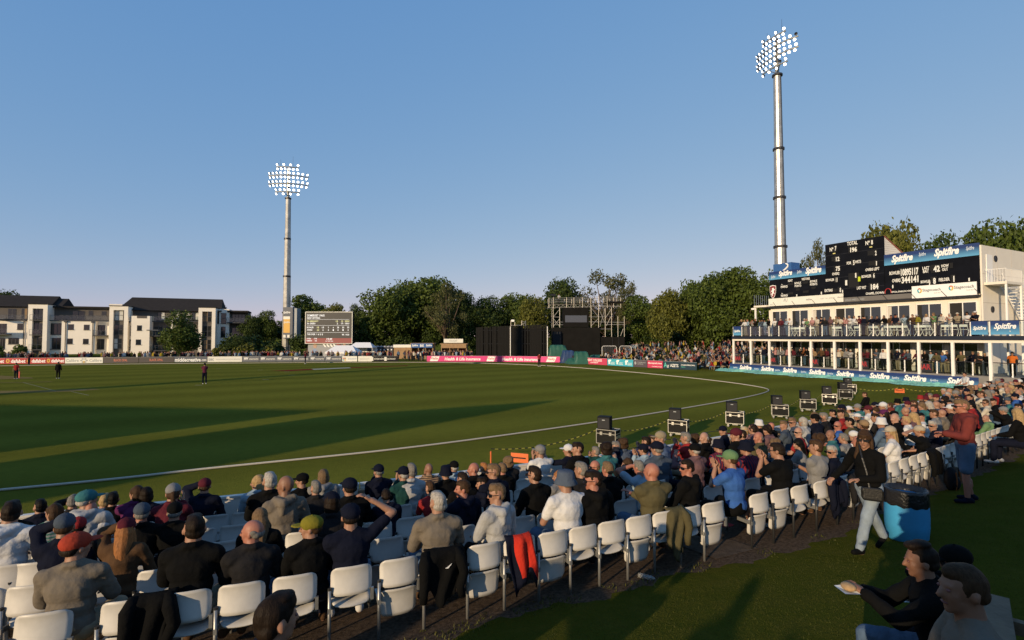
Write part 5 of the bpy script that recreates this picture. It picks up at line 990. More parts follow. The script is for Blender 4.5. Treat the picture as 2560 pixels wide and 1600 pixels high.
CC = {'black':(.006,.006,.006),'charcoal':(.02,.019,.02),'navy':(.008,.010,.022),'white':(.60,.59,.58),'grey':(.24,.235,.23),'lightgrey':(.42,.42,.42),'olive':(.105,.09,.045),'taupe':(.19,.16,.125),'red':(.33,.03,.03),'maroon':(.105,.018,.028),'brickred':(.19,.040,.034),'blue':(.045,.13,.40),'denim':(.10,.155,.24),'paleblue':(.30,.40,.48),'teal':(.05,.18,.19),'green':(.15,.26,.12),'bottle':(.014,.055,.05),'khaki':(.33,.27,.18),'beige':(.48,.41,.30),'tan':(.30,.20,.11),'brown':(.10,.055,.028),'pink':(.50,.26,.25),'hotpink':(.50,.06,.14),'purple':(.12,.025,.09),'mauve':(.17,.095,.10),'yellow':(.50,.36,.04),'mustard':(.23,.20,.025),'orange':(.62,.16,.03),'rust':(.25,.09,.03),'stripe':(.22,.25,.23),'plaid':(.14,.09,.055),'slateblue':(.09,.115,.16),'slate':(.07,.09,.12),'pattern':(.09,.13,.22),'rednavy':(.11,.025,.035),'lime':(.3,.5,.1),'cream':(.60,.54,.44),'redorange':(.40,.055,.03)}
def cloth(c):
    k = 'cloth_'+c
    if k in MATS: return MATS[k]
    m = mat(k, tuple(v*(.72 if c != 'white' else .85) for v in CC[c]), .9, var=.16, scale=5, bump=.6, bscale=20, spec=.08); t = m.node_tree; b = t.nodes['Principled BSDF']; pass
    if c in ('stripe','plaid','rednavy'):
        tc = t.nodes.new('ShaderNodeTexCoord'); wv = t.nodes.new('ShaderNodeTexWave'); wv.bands_direction = 'X' if c == 'rednavy' else 'Z'; wv.inputs['Scale'].default_value = 7 if c != 'plaid' else 9; t.links.new(tc.outputs['Object'], wv.inputs[0]); r = t.nodes.new('ShaderNodeValToRGB'); e = r.color_ramp.elements
        e[0].position = .35; e[1].position = .55; cols = {'stripe':((.05,.14,.11),(.24,.26,.25)),'plaid':((.05,.035,.03),(.26,.17,.10)),'rednavy':((.015,.018,.045),(.17,.02,.03))}[c]; e[0].color = (*cols[0],1); e[1].color = (*cols[1],1)
        t.links.new(wv.outputs['Fac'], r.inputs[0]); t.links.new(r.outputs[0], b.inputs['Base Color'])
    return m
def setm(o, i, m): o.material_slots[i].link = 'OBJECT'; o.material_slots[i].material = m
GN = {'tee':'shirt','long':'jacket','hoodie':'hoodie','trousers':'trousers','shorts':'shorts','shoes0':'shoe','shoes1':'shoe'}
NPEOPLE = 0
def person(loc, rz, pose, lod, top='long', tc='navy', bot='trousers', bc='charcoal', hair='short', hc='dark', hat=None, hatc='navy', skin='fair', label='', group=None, scale=1., fat=1., glasses=False, shoec='charcoal', extra=True):
    global NPEOPLE; NPEOPLE += 1
    b = obj('person', FIG[(pose,lod,'body')], None, loc, (0,0,rz), (scale*fat,scale*(fat*.5+.5),scale)); tag(b,label,'person',group)
    setm(b,0,SKIN[skin])
    if len(b.material_slots) > 1: setm(b,1,FEAT)
    for g,c in ((top,tc),(bot,bc),('shoes0',shoec),('shoes1',shoec)):
        if (pose,lod,g) in FIG: o = obj(GN[g], FIG[(pose,lod,g)], b); setm(o,0,cloth(c))
    H4 = FIG[(pose,lod)]['head']
    if hat and hair in ('short','crop','quiff','curly'): hair = 'balding'
    if hair: o = obj('hair', FIG[('hair',hair)], b); o.matrix_local = H4; setm(o,0,HAIRM[hc])
    if hat: o = obj('cap' if hat != 'sunhat' and hat != 'bucket' else 'hat', FIG[('hat',hat)], b); o.matrix_local = H4; setm(o,0,cloth(hatc))
    if glasses: o = obj('sunglasses', FIG['glasses'], b); o.matrix_local = H4; setm(o,0,BLACK) if o.material_slots else None
    return b
# ---------------------------------------------------------------- the seated crowd behind the wall: head-top pixel, hair, hat, clothes, pose
NEAR = '''17 1258 short dark - - hoodie white s_lap f
24 1254 crop black cap navy long black s_lap
97 1255 short black - - long navy s_clap
128 1263 bob brown - - long stripe s_left
174 1240 crop grey - - long charcoal s_face g
211 1226 crop white cap teal hoodie lightgrey s_right f
222 1256 - - - - tee white s_lap r
256 1234 short blond - - long denim s_lap k
278 1233 short black - - long black s_lap
336 1217 bob brown - - long purple s_left
361 1220 bob dark - - long navy s_lap
351 1258 crop grey cap slate long black s_lap r3
426 1210 tail brown cap grey long maroon s_clap
432 1256 crop grey cap black long black s_lap 3
507 1197 crop brown cap maroon long navy s_face
150 1288 short brown cap slate long navy s_face
189 1302 short black cap red long charcoal s_lap
181 1334 short dark cap redorange long taupe s_right f5
303 1299 long ginger cap maroon long brown s_face 4
479 1294 short dark - - long black s_lap f5
628 1305 balding grey - - long charcoal s_left fr5
645 1190 long blond - - long paleblue s_left
673 1184 short white - - long black s_lap f
712 1181 - - - - hoodie taupe s_left t
756 1183 crop dark cap black tee black s_left
808 1175 bob sandy - - hoodie grey s_lap
790 1205 short grey - - long charcoal s_clap
876 1195 crop dark cap navy long black s_lap f
949 1161 crop grey cap navy long navy s_clap
1013 1166 crop white cap navy long bottle s_clap
1030 1161 short grey - - long lightgrey s_lap
1074 1160 - - - - long plaid s_clap t
1117 1164 crop grey bucket navy long black s_lap
1138 1152 crop white cap black long paleblue s_lap
1188 1158 - - - - long black s_left r
648 1274 long sandy - - long black s_lap 4
828 1231 bob dark cap navy long charcoal s_clap 4
779 1291 crop brown cap mustard long black s_left f5
878 1259 crop dark cap navy tee navy s_brow f5
971 1240 crop dark - - hoodie navy s_fwd k
1097 1234 short white - - long taupe s_lap f5
1089 1216 short brown - - tee red s_fwd k
1162 1202 crop brown - - hoodie navy s_left r4
1161 1183 short dark - - long black s_lap
1213 1158 short ginger - - long black s_lap k
1237 1162 short sandy - - long navy s_left g
1259 1158 crop sandy - - long black s_lap r
1273 1150 curly sandy - - long charcoal s_lap
1208 1195 short dark - - hoodie navy s_left k
1249 1212 short sandy - - hoodie lightgrey s_left g5
1343 1168 short dark - - long black s_lap g4
1356 1112 crop grey cap grey tee white s_clap f
1425 1110 short brown cap white tee navy s_point
1449 1107 short dark - - long black s_left
1494 1118 short grey - - long bottle s_clap
1535 1135 balding white - - long charcoal s_left p
1421 1176 crop grey bucket slateblue tee white s_lap f5
1400 1178 bob ginger - - long grey s_left k
1460 1157 short grey - - long charcoal s_lap
1492 1152 balding sandy - - long charcoal s_left gr
1525 1155 crop sandy - - long black s_lap r
1489 1180 short dark - - hoodie black s_left gfr5
1519 1108 curly dark - - long teal s_lap
1544 1104 short grey - - long navy s_left
1560 1097 curly brown - - long slateblue s_lap
1573 1139 bob brown - - long black s_left k
1608 1152 crop grey - - tee paleblue s_face r
1632 1157 - - - - long olive s_cross fr5
1616 1109 crop dark cap navy long paleblue s_clap
1649 1103 crop grey cap navy long slate s_lap f
1621 1093 short dark - - long pink s_clap
1637 1089 short brown - - long navy s_lap
1657 1073 crop grey cap khaki long pattern s_left
1727 1149 crop dark - - hoodie black s_left gr5
1741 1108 crop white cap black long mauve s_drink f
1723 1082 short grey - - long red s_clap
1740 1086 curly brown - - long charcoal s_lap
1767 1081 balding white - - long black s_left p
1773 1092 bun brown - - long charcoal s_left
1813 1064 crop grey cap navy long navy s_left
1847 1064 crop dark cap maroon long black s_left
1866 1065 bob blond sunhat beige long pink s_lap
1888 1060 tail dark - - long mauve s_lap
1893 1069 - - - - long charcoal s_lap r
1924 1064 curly dark - - hoodie mauve s_left
1933 1057 - - - - long black s_lap r
1966 1052 short sandy - - long slate s_left
1988 1044 short sandy - - long slate s_left g
2013 1043 bob white - - long lightgrey s_lap
2019 1059 short black - - tee red s_lap k
2003 1068 balding white - - tee red s_left gp
1802 1098 crop dark bucket navy tee rednavy s_lap
1863 1076 short dark - - long black s_clap
1903 1080 balding grey - - long olive s_left r
1874 1101 crop dark bucket navy tee rednavy s_lap f
1839 1125 short brown cap green tee blue s_clap b
1958 1108 crop dark - - tee black s_clap gfb
2003 1097 long black - - tee grey s_left
2043 1100 short brown - - tee grey s_cross b
2052 1085 curly brown - - tee yellow s_lap
1945 1098 curly sandy - - tee white s_clap k
2089 1115 short white - - long navy s_left gb
2117 1086 crop grey - - tee grey s_lap f
2084 1075 balding brown - - long teal s_left t
2101 1053 - - - - tee blue s_left gr
2142 1090 crop brown capback white tee white s_lap
2156 1090 - - - - long charcoal s_lap r
2159 1064 short dark - - long charcoal s_lap
2131 1045 short black - - tee olive s_lap
2149 1034 crop grey sunhat white tee khaki s_lap
2169 1048 short brown cap tan long charcoal s_right
2088 1024 short black - - tee black s_lap
2109 1024 short dark - - tee red s_left
2068 1032 short grey - - long charcoal s_clap
2208 1006 short black - - long slate s_lap
2230 1006 bun brown - - long navy s_lap
2249 996 crop black bucket black long teal s_lap
2270 992 crop brown bucket navy long slate s_left
2306 987 crop brown bucket red long maroon s_left
2319 989 crop brown bucket maroon tee black s_lap
2346 984 short dark cap maroon long charcoal s_left
2217 1023 bob dark cap purple long black s_lap
2233 1018 crop brown cap brickred tee rednavy s_lap
2241 1026 short dark cap black tee black s_lap
2245 1033 balding white - - long black s_left p
2273 1040 crop blond - - long white s_lap
2290 1031 long blond - - long mauve s_lap
2310 1032 short black - - tee white s_left
2291 1011 crop brown - - long navy s_left r
2312 1002 short brown - - tee rednavy s_lap
2342 1024 short brown - - long grey s_lap
2362 1023 - - - - long taupe s_lap f
2340 1052 short white - - long navy s_left gb
2313 1063 short ginger cap beige tee black s_face bf
2235 1064 long blond cap beige tee white s_left
2195 1034 short dark - - tee charcoal s_lap
2471 1037 - - - - hoodie green s_left kb
2470 998 crop brown - - long cream s_left g
2490 996 short dark - - long black s_left
2521 1026 crop grey cap grey long black s_face bf
2525 1000 crop dark cap slate tee teal s_left
2552 1020 long blond - - long black s_right
2555 1060 short dark - - long black s_lap b
2380 1000 short dark - - long charcoal s_left
2402 990 short brown - - tee white s_lap
2430 985 crop dark - - long navy s_left
2396 1012 long dark - - tee black s_left'''
rowS = [.62+.88*k for k in range(7)]
def parse():
    out = []
    for ln in NEAR.split('\n'):
        q = ln.split(); x,y = float(q[0]), float(q[1]); hair,hc,hat,hatc,top,tc,pose = q[2:9]; fl = q[9] if len(q) > 9 else ''
        hh = (1.315 if 'fwd' not in pose else 1.22)*(.84 if 'k' in fl else 1.)+(.02 if hat != '-' else 0); p = ground_hit(x,y,hh); t,s = ts(p.x,p.y); out.append([x,y,hair,hc,hat,hatc,top,tc,pose,fl,hh,t,s])
    return out
def ray_at_s(px, py, s0, kmax=70):
    d = ray(px,py); k = 2.0; prev = None
    while k < kmax:
        p = Vector((0,0,CZ))+d*k; s = ts(p.x,p.y)[1]
        if s <= s0: break
        k += .08
    a, b = k-.08, k
    for _ in range(12):
        m = (a+b)/2; p = Vector((0,0,CZ))+d*m
        if ts(p.x,p.y)[1] <= s0: b = m
        else: a = m
    p = Vector((0,0,CZ))+d*b; return p, ts(p.x,p.y)[0]
ROWS = [1.95,2.8,3.65,4.5,5.35,6.2]
SKM = {'f':1.1}
seats = {r: [] for r in ROWS}            # t of every used seat in a row
people = []
for e in sorted(parse(), key=lambda e: (not any(c in e[9] for c in '345b'), -e[12])):
    x,y,hair,hc,hat,hatc,top,tc,pose,fl,hh,t,s = e
    cand = sorted(ROWS[:5] if t < 38.5 else ROWS, key=lambda r: abs(r-s))
    if 'b' in fl or '5' in fl: cand = [5.35]
    if '4' in fl: cand = [4.5]
    if '3' in fl: cand = [3.65]
    done = False
    for r in cand[:3]:
        p, tt = ray_at_s(x,y,r)
        if all(abs(tt-q) > .40 for q in seats[r]): done = True; break
    if not done:
        r = cand[0]; p, tt = ray_at_s(x,y,r)
    hz = p.z-terr(p.x,p.y); scl = min(max(hz/(hh/(.84 if 'k' in fl else 1.)), .78 if 'k' in fl else .90), .9 if 'k' in fl else 1.12)
    seats[r].append(tt); people.append((p,r,tt,scl,e))
# filler where the far right of the block is packed
fr_ = random.Random(21); TOPC = ['black','navy','charcoal','grey','white','maroon','slate','olive','denim','red','teal','khaki','mauve','paleblue','bottle','taupe','green','cream','blue']
for r in ROWS:
    t = 35.0 if r < 5 else 42.0
    while t < 60:
        t += fr_.uniform(.47,.62)
        if fr_.random() < (.22 if t > 40 else .38): continue
        if any(abs(t-q) < .45 for q in seats[r]): continue
        X,Y,a = wpos(t,r)
        if X/Y*F+CX > 2600: continue
        hat = fr_.choice(['-']*6+['cap','cap','bucket','capback']); hair = fr_.choice(['short','short','crop','balding','long','bob','curly','-'] if hat == '-' else ['crop','short'])
        e = [0,0,hair,fr_.choice(['dark','brown','grey','black','sandy','white','blond']),hat,fr_.choice(['navy','black','maroon','grey','white']),fr_.choice(['long','long','tee','hoodie']),fr_.choice(TOPC),fr_.choice(['s_lap','s_left','s_lap','s_clap','s_cross','s_fwd']),'',1.34,t,r]
        seats[r].append(t); people.append((Vector((X,Y,0)),r,t,fr_.uniform(.95,1.06),e))
SK = {'r':'red','t':'tan','p':'pale'}
RN = dict(zip(ROWS,('front row','second row','third row','fourth row','back row','row behind the back row')))
CN = {'taupe':'grey brown','slate':'slate blue','slateblue':'dusty blue','bottle':'dark green','rednavy':'red and navy striped','hotpink':'hot pink','brickred':'brick red','redorange':'orange red','lightgrey':'light grey','paleblue':'pale blue','plaid':'brown plaid','stripe':'green striped','pattern':'blue patterned'}
HN = {'short':'short','crop':'cropped','balding':'balding','long':'long','bob':'bobbed','curly':'curly','bun':'tied','tail':'ponytailed','quiff':'swept'}
GT = {'tee':'shirt','long':'jacket','hoodie':'hoodie'}
used_labels = set()
def plabel(e, where):
    hair,hc,hat,hatc,top,tc,pose,fl = e[2:10]; c = CN.get(tc,tc); hd = ('bald head' if hair == '-' else f'{HN[hair]} {hc} hair') if hat == '-' else f'{CN.get(hatc,hatc)} '+{'cap':'cap','capback':'backward cap','bucket':'bucket hat','sunhat':'sun hat'}[hat]
    act = {'s_clap':'clapping','s_fwd':'leaning forward','s_cross':'with folded arms','s_face':'hand to face','s_brow':'arm raised to brow','s_point':'pointing','s_drink':'holding a cup','s_left':'looking left','s_right':'looking right'}.get(pose,'')
    l = f'person in {c} {GT[top]}, {hd}, {act+", " if act else ""}{where}'; return ' '.join(l.split()[:16])
ORD = ['first','second','third','fourth','fifth','sixth','seventh','eighth','ninth','tenth']+[f"{k}{'th' if k % 100 in (11,12,13) else {1:'st',2:'nd',3:'rd'}.get(k % 10,'th')}" for k in range(11,120)]
lodset = {}
spec = set()
for p,r,t,scl,e in people: lod = 0 if p.y < 11 else 1; lodset[id(e)] = lod; spec.add((e[8],lod))
hairmeshes(); GS = ('tee','long','hoodie','trousers','shorts','shoes0','shoes1')
USE = {}
for p,r,t,scl,e in people: USE.setdefault((e[8],lodset[id(e)]), set()).update((e[6], 'shorts' if 'b' in e[9] and e[6] == 'tee' else 'trousers','shoes0','shoes1'))
USE.update({('t_walk',0):{'long','trousers','shoes0','shoes1'},('t_hood',0):{'hoodie','shorts','shoes0','shoes1'},('f_eat',0):{'long','tee','trousers','shoes0','shoes1'},('f_hold',0):{'long','trousers','shoes0','shoes1'}})
USE.setdefault(('s_lap',0),set()).update({'tee','long','trousers','shoes0','shoes1'}); USE.setdefault(('s_lap',1),set()).update({'tee','hoodie','trousers','shoes0','shoes1'})
def need(sp): prep([(a,sorted(USE.get((a,l)) or [g for g in GS if g != 'shorts']),l) for a,l in sorted(sp)])
STAND = ['t_down','t_rail','t_cross','t_cup','t_clap','t_pocket','t_bend']
need(spec | {(a,2) for a in STAND} | {('s_lap',2),('s_left',2),('s_fwd',2),('s_clap',2),('t_walk',0),('t_hood',0),('f_eat',0),('f_hold',0)})
GRP = 'spectators seated behind the wall'
for r in ROWS:
    rowp = sorted([q for q in people if q[1] == r], key=lambda q: q[2])
    for i,(p,_,t,scl,e) in enumerate(rowp):
        x,y,hair,hc,hat,hatc,top,tc,pose,fl = e[:10]; a = wpos(t,r)[2]; z = terr(p.x,p.y); lod = lodset[id(e)]
        where = f'{ORD[i]} from left in the {RN[r]}'; l = plabel(e, where); sk_ = next((SK[c] for c in fl if c in SK), 'fair'); g_r = random.Random(int(t*1000))
        bt = 'shorts' if 'b' in fl and top == 'tee' else 'trousers'; b = person((p.x,p.y,z), a+g_r.uniform(-.14,.14), pose, lod, top, tc, bt, 'black' if bt == 'shorts' else g_r.choice(['charcoal','navy','denim','black','khaki','denim']), None if hair == '-' else hair, hc if hc in HC else 'grey', None if hat == '-' else hat, hatc if hatc in CC else 'navy', sk_, l, GRP, scl, 1.12 if 'f' in fl else g_r.uniform(.97,1.05), 'g' in fl, g_r.choice(['charcoal','white','brown','black']))
# ---------------------------------------------------------------- white plastic chairs
SEATW = mat('white_seat_plastic', (.50,.478,.44), .42, var=.13, scale=5, spec=.35); CFRAME = mat('chair_steel', (.33,.33,.32), .45, .7, var=.25, scale=8); CFRAMEB = mat('chair_steel_dark', (.03,.03,.03), .5, .3, var=.1)
def shell(w, h, bow, curl, nx=9, nz=8, th=.012, rad=.07):  # rounded, bowed plastic panel in x,z, front at +y
    V = []
    for side in (0,1):
        for j in range(nz+1):
            for i in range(nx+1):
                u, v = i/nx*2-1, j/nz*2-1; x, z = u*w/2, v*h/2; cx, cz = max(abs(x)-(w/2-rad),0), max(abs(z)-(h/2-rad),0); d = math.hypot(cx,cz)
                if d > rad: k = rad/d; x = math.copysign(w/2-rad+cx*k,x); z = math.copysign(h/2-rad+cz*k,z)
                y = bow*(u*u)+curl*(max(v,0)**3)*-1; V.append((x, y-(th if side else 0), z))
    n = nx+1; Fq = []; o = n*(nz+1)
    for j in range(nz):
        for i in range(nx): a = j*n+i; Fq.append((a,a+1,a+n+1,a+n)); Fq.append((o+a,o+a+n,o+a+n+1,o+a+1))
    for j in range(nz): a = j*n; Fq.append((a,a+n,o+a+n,o+a)); a = j*n+nx; Fq.append((a,o+a,o+a+n,a+n))
    for i in range(nx): Fq.append((i,o+i,o+i+1,i+1)); a = nz*n+i; Fq.append((a,a+1,o+a+1,o+a))
    return npmesh('shell', V, Fq, [SEATW], smooth=True)
BACKM = shell(.40,.275,.05,.035); PANM = shell(.385,.31,.03,.04); PANF = shell(.385,.39,.03,.05)
CPOST = MB().bar((-.209,-.21,0),(-.209,-.21,.60),.017,.017,8).mesh('post', CFRAME, True); CPOSTB = MB().bar((-.209,-.21,0),(-.209,-.21,.60),.017,.017,8).mesh('post', CFRAMEB, True); CPLATE = MB().b2(-.27,-.27,0,-.15,-.15,.008).mesh('base_plate', CFRAME)
CBRK = MB().box((-.209,-.10,.40),(.03,.26,.05)).box((0,-.12,.40),(.40,.03,.03)).box((.2,-.2,.5),(.03,.03,.12)).mesh('bracket', CFRAME)
CTIP = MB().bar((-.209,-.21,.598),(-.209,-.21,.62),.019,.019,8).mesh('post_cap', CFRAMEB)
ci = 0
def chair(t, r, up, label, dark=False, fold_=None):
    X,Y,a = wpos(t,r); z = terr(X,Y); c = thing('stadium_chair', label, 'chair', (X,Y,z), a+rnd.uniform(-.025,.025), 'white chairs behind the wall')
    obj('backrest', BACKM, c, (0,-.215,.668), (R(-11),0,0))
    if up: obj('seat', PANM, c, (0,-.150,.345), (R(6),0,0))
    else: obj('seat', PANF, c, (0,.02,.425), (R(84),0,0))
    obj('post', CPOSTB if dark else CPOST, c); obj('base_plate', CPLATE, c); obj('bracket', CBRK, c); obj('post_cap', CTIP, c)
    return c
def tleft(r):
    t = 20.0
    while t < 40:
        X,Y,a = wpos(t,r)
        if Y > .5 and X/Y*F+CX > -120: return t
        t += .1
chairs = []
for r in ROWS[:5]:
    t = tleft(r)-.1; t = 26.40+.2-.418*math.ceil((26.6-t)/.418) ; tend = 47.0 if r > 5 else (37 if r > 4 else 31.5)
    while t < tend:
        if not (r > 4 and 30.8 < t < 31.45): chairs.append((t,r,not any(abs(t-q) < .23 for q in seats[r])))
        t += .418
for r in ROWS[:5]:
    row = sorted([c for c in chairs if c[1] == r])
    for i,(t,_,up) in enumerate(row):
        chair(t,r,up and rnd.random() < .8 or up, f'{"empty" if up else "occupied"} white plastic chair, {ORD[i] if i < len(ORD) else str(i+1)+"th"} from left in the {RN[r]}', r > 5 and t > 31.5)
# ---------------------------------------------------------------- people on the pavilion
pr_ = random.Random(5)
def rand_look(g, tc=None):
    hat = g.choice([None]*7+['cap','cap','sunhat']); hair = g.choice(['short','short','crop','balding','long','bob',None] if not hat else ['crop'])
    return dict(top=g.choice(['long','tee','long','hoodie']), tc=tc or g.choice(TOPC), bc=g.choice(['charcoal','navy','denim','khaki','black','grey']), hair=hair, hc=g.choice(['dark','brown','grey','black','sandy','white','blond']), hat=hat, hatc=g.choice(['navy','white','black','cream']), skin=g.choice(['fair','red','tan','fair','pale']))
def pav_person(i, x, lev, tc, pose, off, where):
    px = 1820+x*.3058; u = PV.u_at(px,off); q = PV.o+PV.u*u+PV.n*off; z = (ZD if lev else ZL)+.01; lk = rand_look(pr_, tc); sc_ = (1.10 if lev else 1.06)*pr_.uniform(.95,1.04)
    seat = pose[0] == 's'; rz = PV.a+math.pi+pr_.uniform(-.5,.25)
    b = person((q.x,q.y,z+(.25 if seat else 0)), rz, pose, 2, label='', scale=sc_, group='spectators on the '+('balcony' if lev else 'lower terrace'), **lk)
    hd = ('bald head' if not lk['hair'] else f"{HN[lk['hair']]} {lk['hc']} hair") if not lk['hat'] else f"{lk['hatc']} "+('cap' if lk['hat'] == 'cap' else 'sun hat')
    b['label'] = f"person in {CN.get(tc,tc)} {GT[lk['top']]}, {hd}, {ORD[i]} from left on the pavilion {'balcony' if lev else 'lower terrace'}"
    return b, u, off, z, rz
up_ = '115 charcoal,145 white,172 paleblue,203 grey,226 black,265 denim,285 slate,302 paleblue,336 black,383 white,436 maroon,482 paleblue,505 white,628 white,655 green,692 pink,730 cream,765 navy,797 charcoal,842 mauve,893 khaki,930 cream,962 pink,1000 white,1038 white,1080 maroon,1108 navy,1135 charcoal,1182 navy,1224 navy,1290 black,1338 brown,1372 navy,1400 grey,1443 paleblue,1517 brown,1552 mustard,1628 white,1688 green,1752 cream,1820 cream,1880 khaki,1962 white,2012 black,2032 navy'
for i,s in enumerate(up_.split(',')):
    x, c = s.split(); pv = pav_person(i, float(x), 1, c, pr_.choice(['t_rail','t_cross','t_cup','t_down','t_clap']) if i < 14 or i % 3 else pr_.choice(['t_cup','t_rail','t_bend']), .5 if i < 13 else pr_.choice([.55,.9,1.3]), '')
lo_ = '205 grey,240 black,262 white,290 navy,345 white,385 pink,405 grey,455 grey,492 pink,535 maroon,590 black,622 rust,650 black,682 white,708 tan,765 brown,810 maroon,868 navy,900 cream,925 khaki,968 grey,1000 lightgrey,1070 olive,1095 maroon,1135 maroon,1210 slate,1265 white,1332 black,1382 navy,1440 maroon,1478 slate,1555 maroon,1612 black,1655 paleblue,1705 olive,1752 blue,1785 charcoal,1865 black,1905 olive,1998 navy,2045 charcoal,2112 black'
for i,s in enumerate(lo_.split(',')):
    x, c = s.split(); pav_person(i, float(x), 0, c, pr_.choice(['t_rail','t_rail','t_cup','t_down','t_cross','t_bend']), pr_.choice([.6,.6,.8,1.1,1.5]), '')
q = PV.o+PV.u*PV.u_at(1820+2320*.3058,1.2)+PV.n*1.2; b = person((q.x,q.y,ZL+.01), PV.a+math.pi, 't_down', 2, 'hoodie','charcoal','trousers','black','crop','dark','sunhat','charcoal','fair','steward in dark hat and orange vest below the stairs',None,1.06); o = obj('vest', FIG[('t_down',2,'tee')], b, (0,0,.0), None, (1.12,1.15,1.0)); setm(o,0,cloth('orange'))
# white folding chairs on the balcony
FCH = MB().bar((-.2,.2,0),(-.2,-.2,.78),.018,.018,5).bar((.2,.2,0),(.2,-.2,.78),.018,.018,5).bar((-.2,-.2,0),(-.2,.16,.44),.018,.018,5).bar((.2,-.2,0),(.2,.16,.44),.018,.018,5).mesh('legs', WHITE); FCS = MB().b2(-.2,-.15,.43,.2,.18,.46).mesh('seat', WHITE); FCB = MB().b2(-.2,-.2,.62,.2,-.16,.78).mesh('backrest', WHITE)
for i,x in enumerate((540,565,605,690,875,905,1010,1060,1180,1215,1310,1350,1410,1450,1560,1590,1650,1770,1850,1930)):
    u = PV.u_at(1820+x*.3058,.35); q = PV.o+PV.u*u+PV.n*.42; t = thing('folding_chair', f'white folding chair behind the balcony glass, {ORD[i]} from left', 'chair', (q.x,q.y,ZD+.01), PV.a+pr_.uniform(-.6,.6), 'folding chairs on the balcony'); t.scale = (1.15,1.15,1.15)
    obj('legs', FCH, t); obj('seat', FCS, t); obj('backrest', FCB, t)
# ---------------------------------------------------------------- players on the field
def player(px, pyf, pyh, pose, rz, tc, bc, label, hatc=None, hair='crop', top='tee', lod=2):
    p = P(px,pyf); h = (pyf-pyh)/F*p.y; return person(p, rz, pose, lod, top, tc, 'trousers', bc, hair, 'dark', 'cap' if hatc else None, hatc or 'navy', 'fair', label, None, h/1.77, 1., False, 'white')
b1 = player(40,947.5,906,'t_down',R(200),'red','navy','batter in red shirt and navy trousers beside the worn pitch','navy'); player(145,946.8,904,'t_down',R(20),'black','black','umpire in black with a pale sleeve near the batter','navy','crop','long'); player(72,914,882,'t_walk' if 0 else 't_clap',R(170),'maroon','navy','fielder in front of the red boards')
player(511,960.5,906.5,'t_clap',R(35),'rednavy','navy','fielder clapping in a navy and maroon kit, nearest to the seats','navy'); player(763,910,878.5,'t_clap',R(-60),'maroon','navy','fielder in maroon in front of the grey boards','maroon'); player(1348,916.5,882.5,'t_down',R(-150),'red','navy','fielder in red and navy in front of the pink board','navy')
t = thing('cricket_bat', 'red edged cricket bat held upright beside the batter', 'bat', P(48,946.5)); MB().box((0,0,.36),(.11,.05,.60)).build('blade', DRED, t); MB().bar((0,0,.66),(0,0,.95),.02).build('handle', DARK, t)
p = PY(1397,750,87.2); person((p.x,87.4,PY(0,640+447*.26446,86).z), R(200), 't_rail', 2, 'tee','white','trousers','charcoal','short','brown',None,'navy','fair','camera operator in white on the scaffold platform')
t = thing('broadcast_camera','black broadcast camera on the scaffold platform','camera',(p.x-.9,87.4,PY(0,640+447*.26446,86).z)); MB().box((0,0,1.55),(.7,.3,.35)).bar((-.35,0,1.55),(-.6,0,1.55),.12,.14,8).build('body', DARK, t)
for k in range(3): MB().bar((0,0,1.4),(.4*math.cos(k*2.1),.4*math.sin(k*2.1),0),.03).build('leg', DARK, t)
t = thing('folding_stool','dark folding stool under the photographer on the grass','stool',P(2166,1040)); 
# people sitting inside the boundary
def sit_at(px, pyh, zseat, rz, look, label, lod=1, pose='s_lap', sc_=1.):
    top = 1.34*sc_; p = P(px,pyh,zseat-.45+top); return person((p.x,p.y,zseat-.45), rz, pose, lod, label=label, scale=sc_, **look)
b = sit_at(2166,979,.45,R(40),dict(top='hoodie',tc='black',bc='black',hair='short',hc='brown'),'photographer in black seated on the grass inside the wall'); t.location = b.location; t.rotation_euler = (0,0,R(40))
MB().box((0,-.02,.42),(.42,.42,.04)).build('seat', DARK, t); MB().bar((-.2,-.2,0),(.2,.2,.42),.015).bar((.2,-.2,0),(-.2,.2,.42),.015).build('legs', DARK, t); MB().box((0,-.24,.62),(.42,.03,.3)).build('backrest', DARK, t)
b = sit_at(2415,929,1.15,R(80),dict(top='tee',tc='white',bc='black',hair='crop',hc='dark'),'person in white shirt perched on the wall end by the boards')
# ---------------------------------------------------------------- the far crowd: one mass beyond counting
def crowd_proto(pose):
    f = figure(pose, False); me = remesh_batch([('c',join(f['body']+f['long']+f['trousers']+f['shoes']+[(V@np.array([list(r)[:3] for r in f['head']][:3]).T+np.array([f['head'][k][3] for k in range(3)]),Fc) for V,Fc in HAIRS['short']]),.066,1)])['c']
    n = len(me.vertices); co = np.empty(n*3,np.float32); me.vertices.foreach_get('co',co); co = co.reshape(-1,3); qs = np.array([list(p.vertices)+([p.vertices[-1]] if len(p.vertices) == 3 else []) for p in me.polygons]); ce = co[qs].mean(1)
    hc = np.array([f['head'][k][3] for k in range(3)]); pz = POSES[pose]['z']; mi = np.where(ce[:,2] > hc[2]-.13, np.where((ce[:,2] > hc[2]+.045)|(ce[:,1] < hc[1]-.02), 3, 0), np.where(ce[:,2] > pz-(.0 if pose[0] == 't' else -.04), 1, 2))
    if pose[0] == 's': mi = np.where((mi == 1)&(ce[:,1] > .2)&(ce[:,2] < .62), 2, mi)
    for h in POSES[pose]['hands']: mi = np.where(np.linalg.norm(ce-np.array(h),axis=1) < .11, 0, mi)
    bpy.data.meshes.remove(me); return co, qs, mi
CP = {k: crowd_proto(k) for k in ('t_down','t_cross','t_cup','t_clap','s_lap','s_clap','s_fwd')}
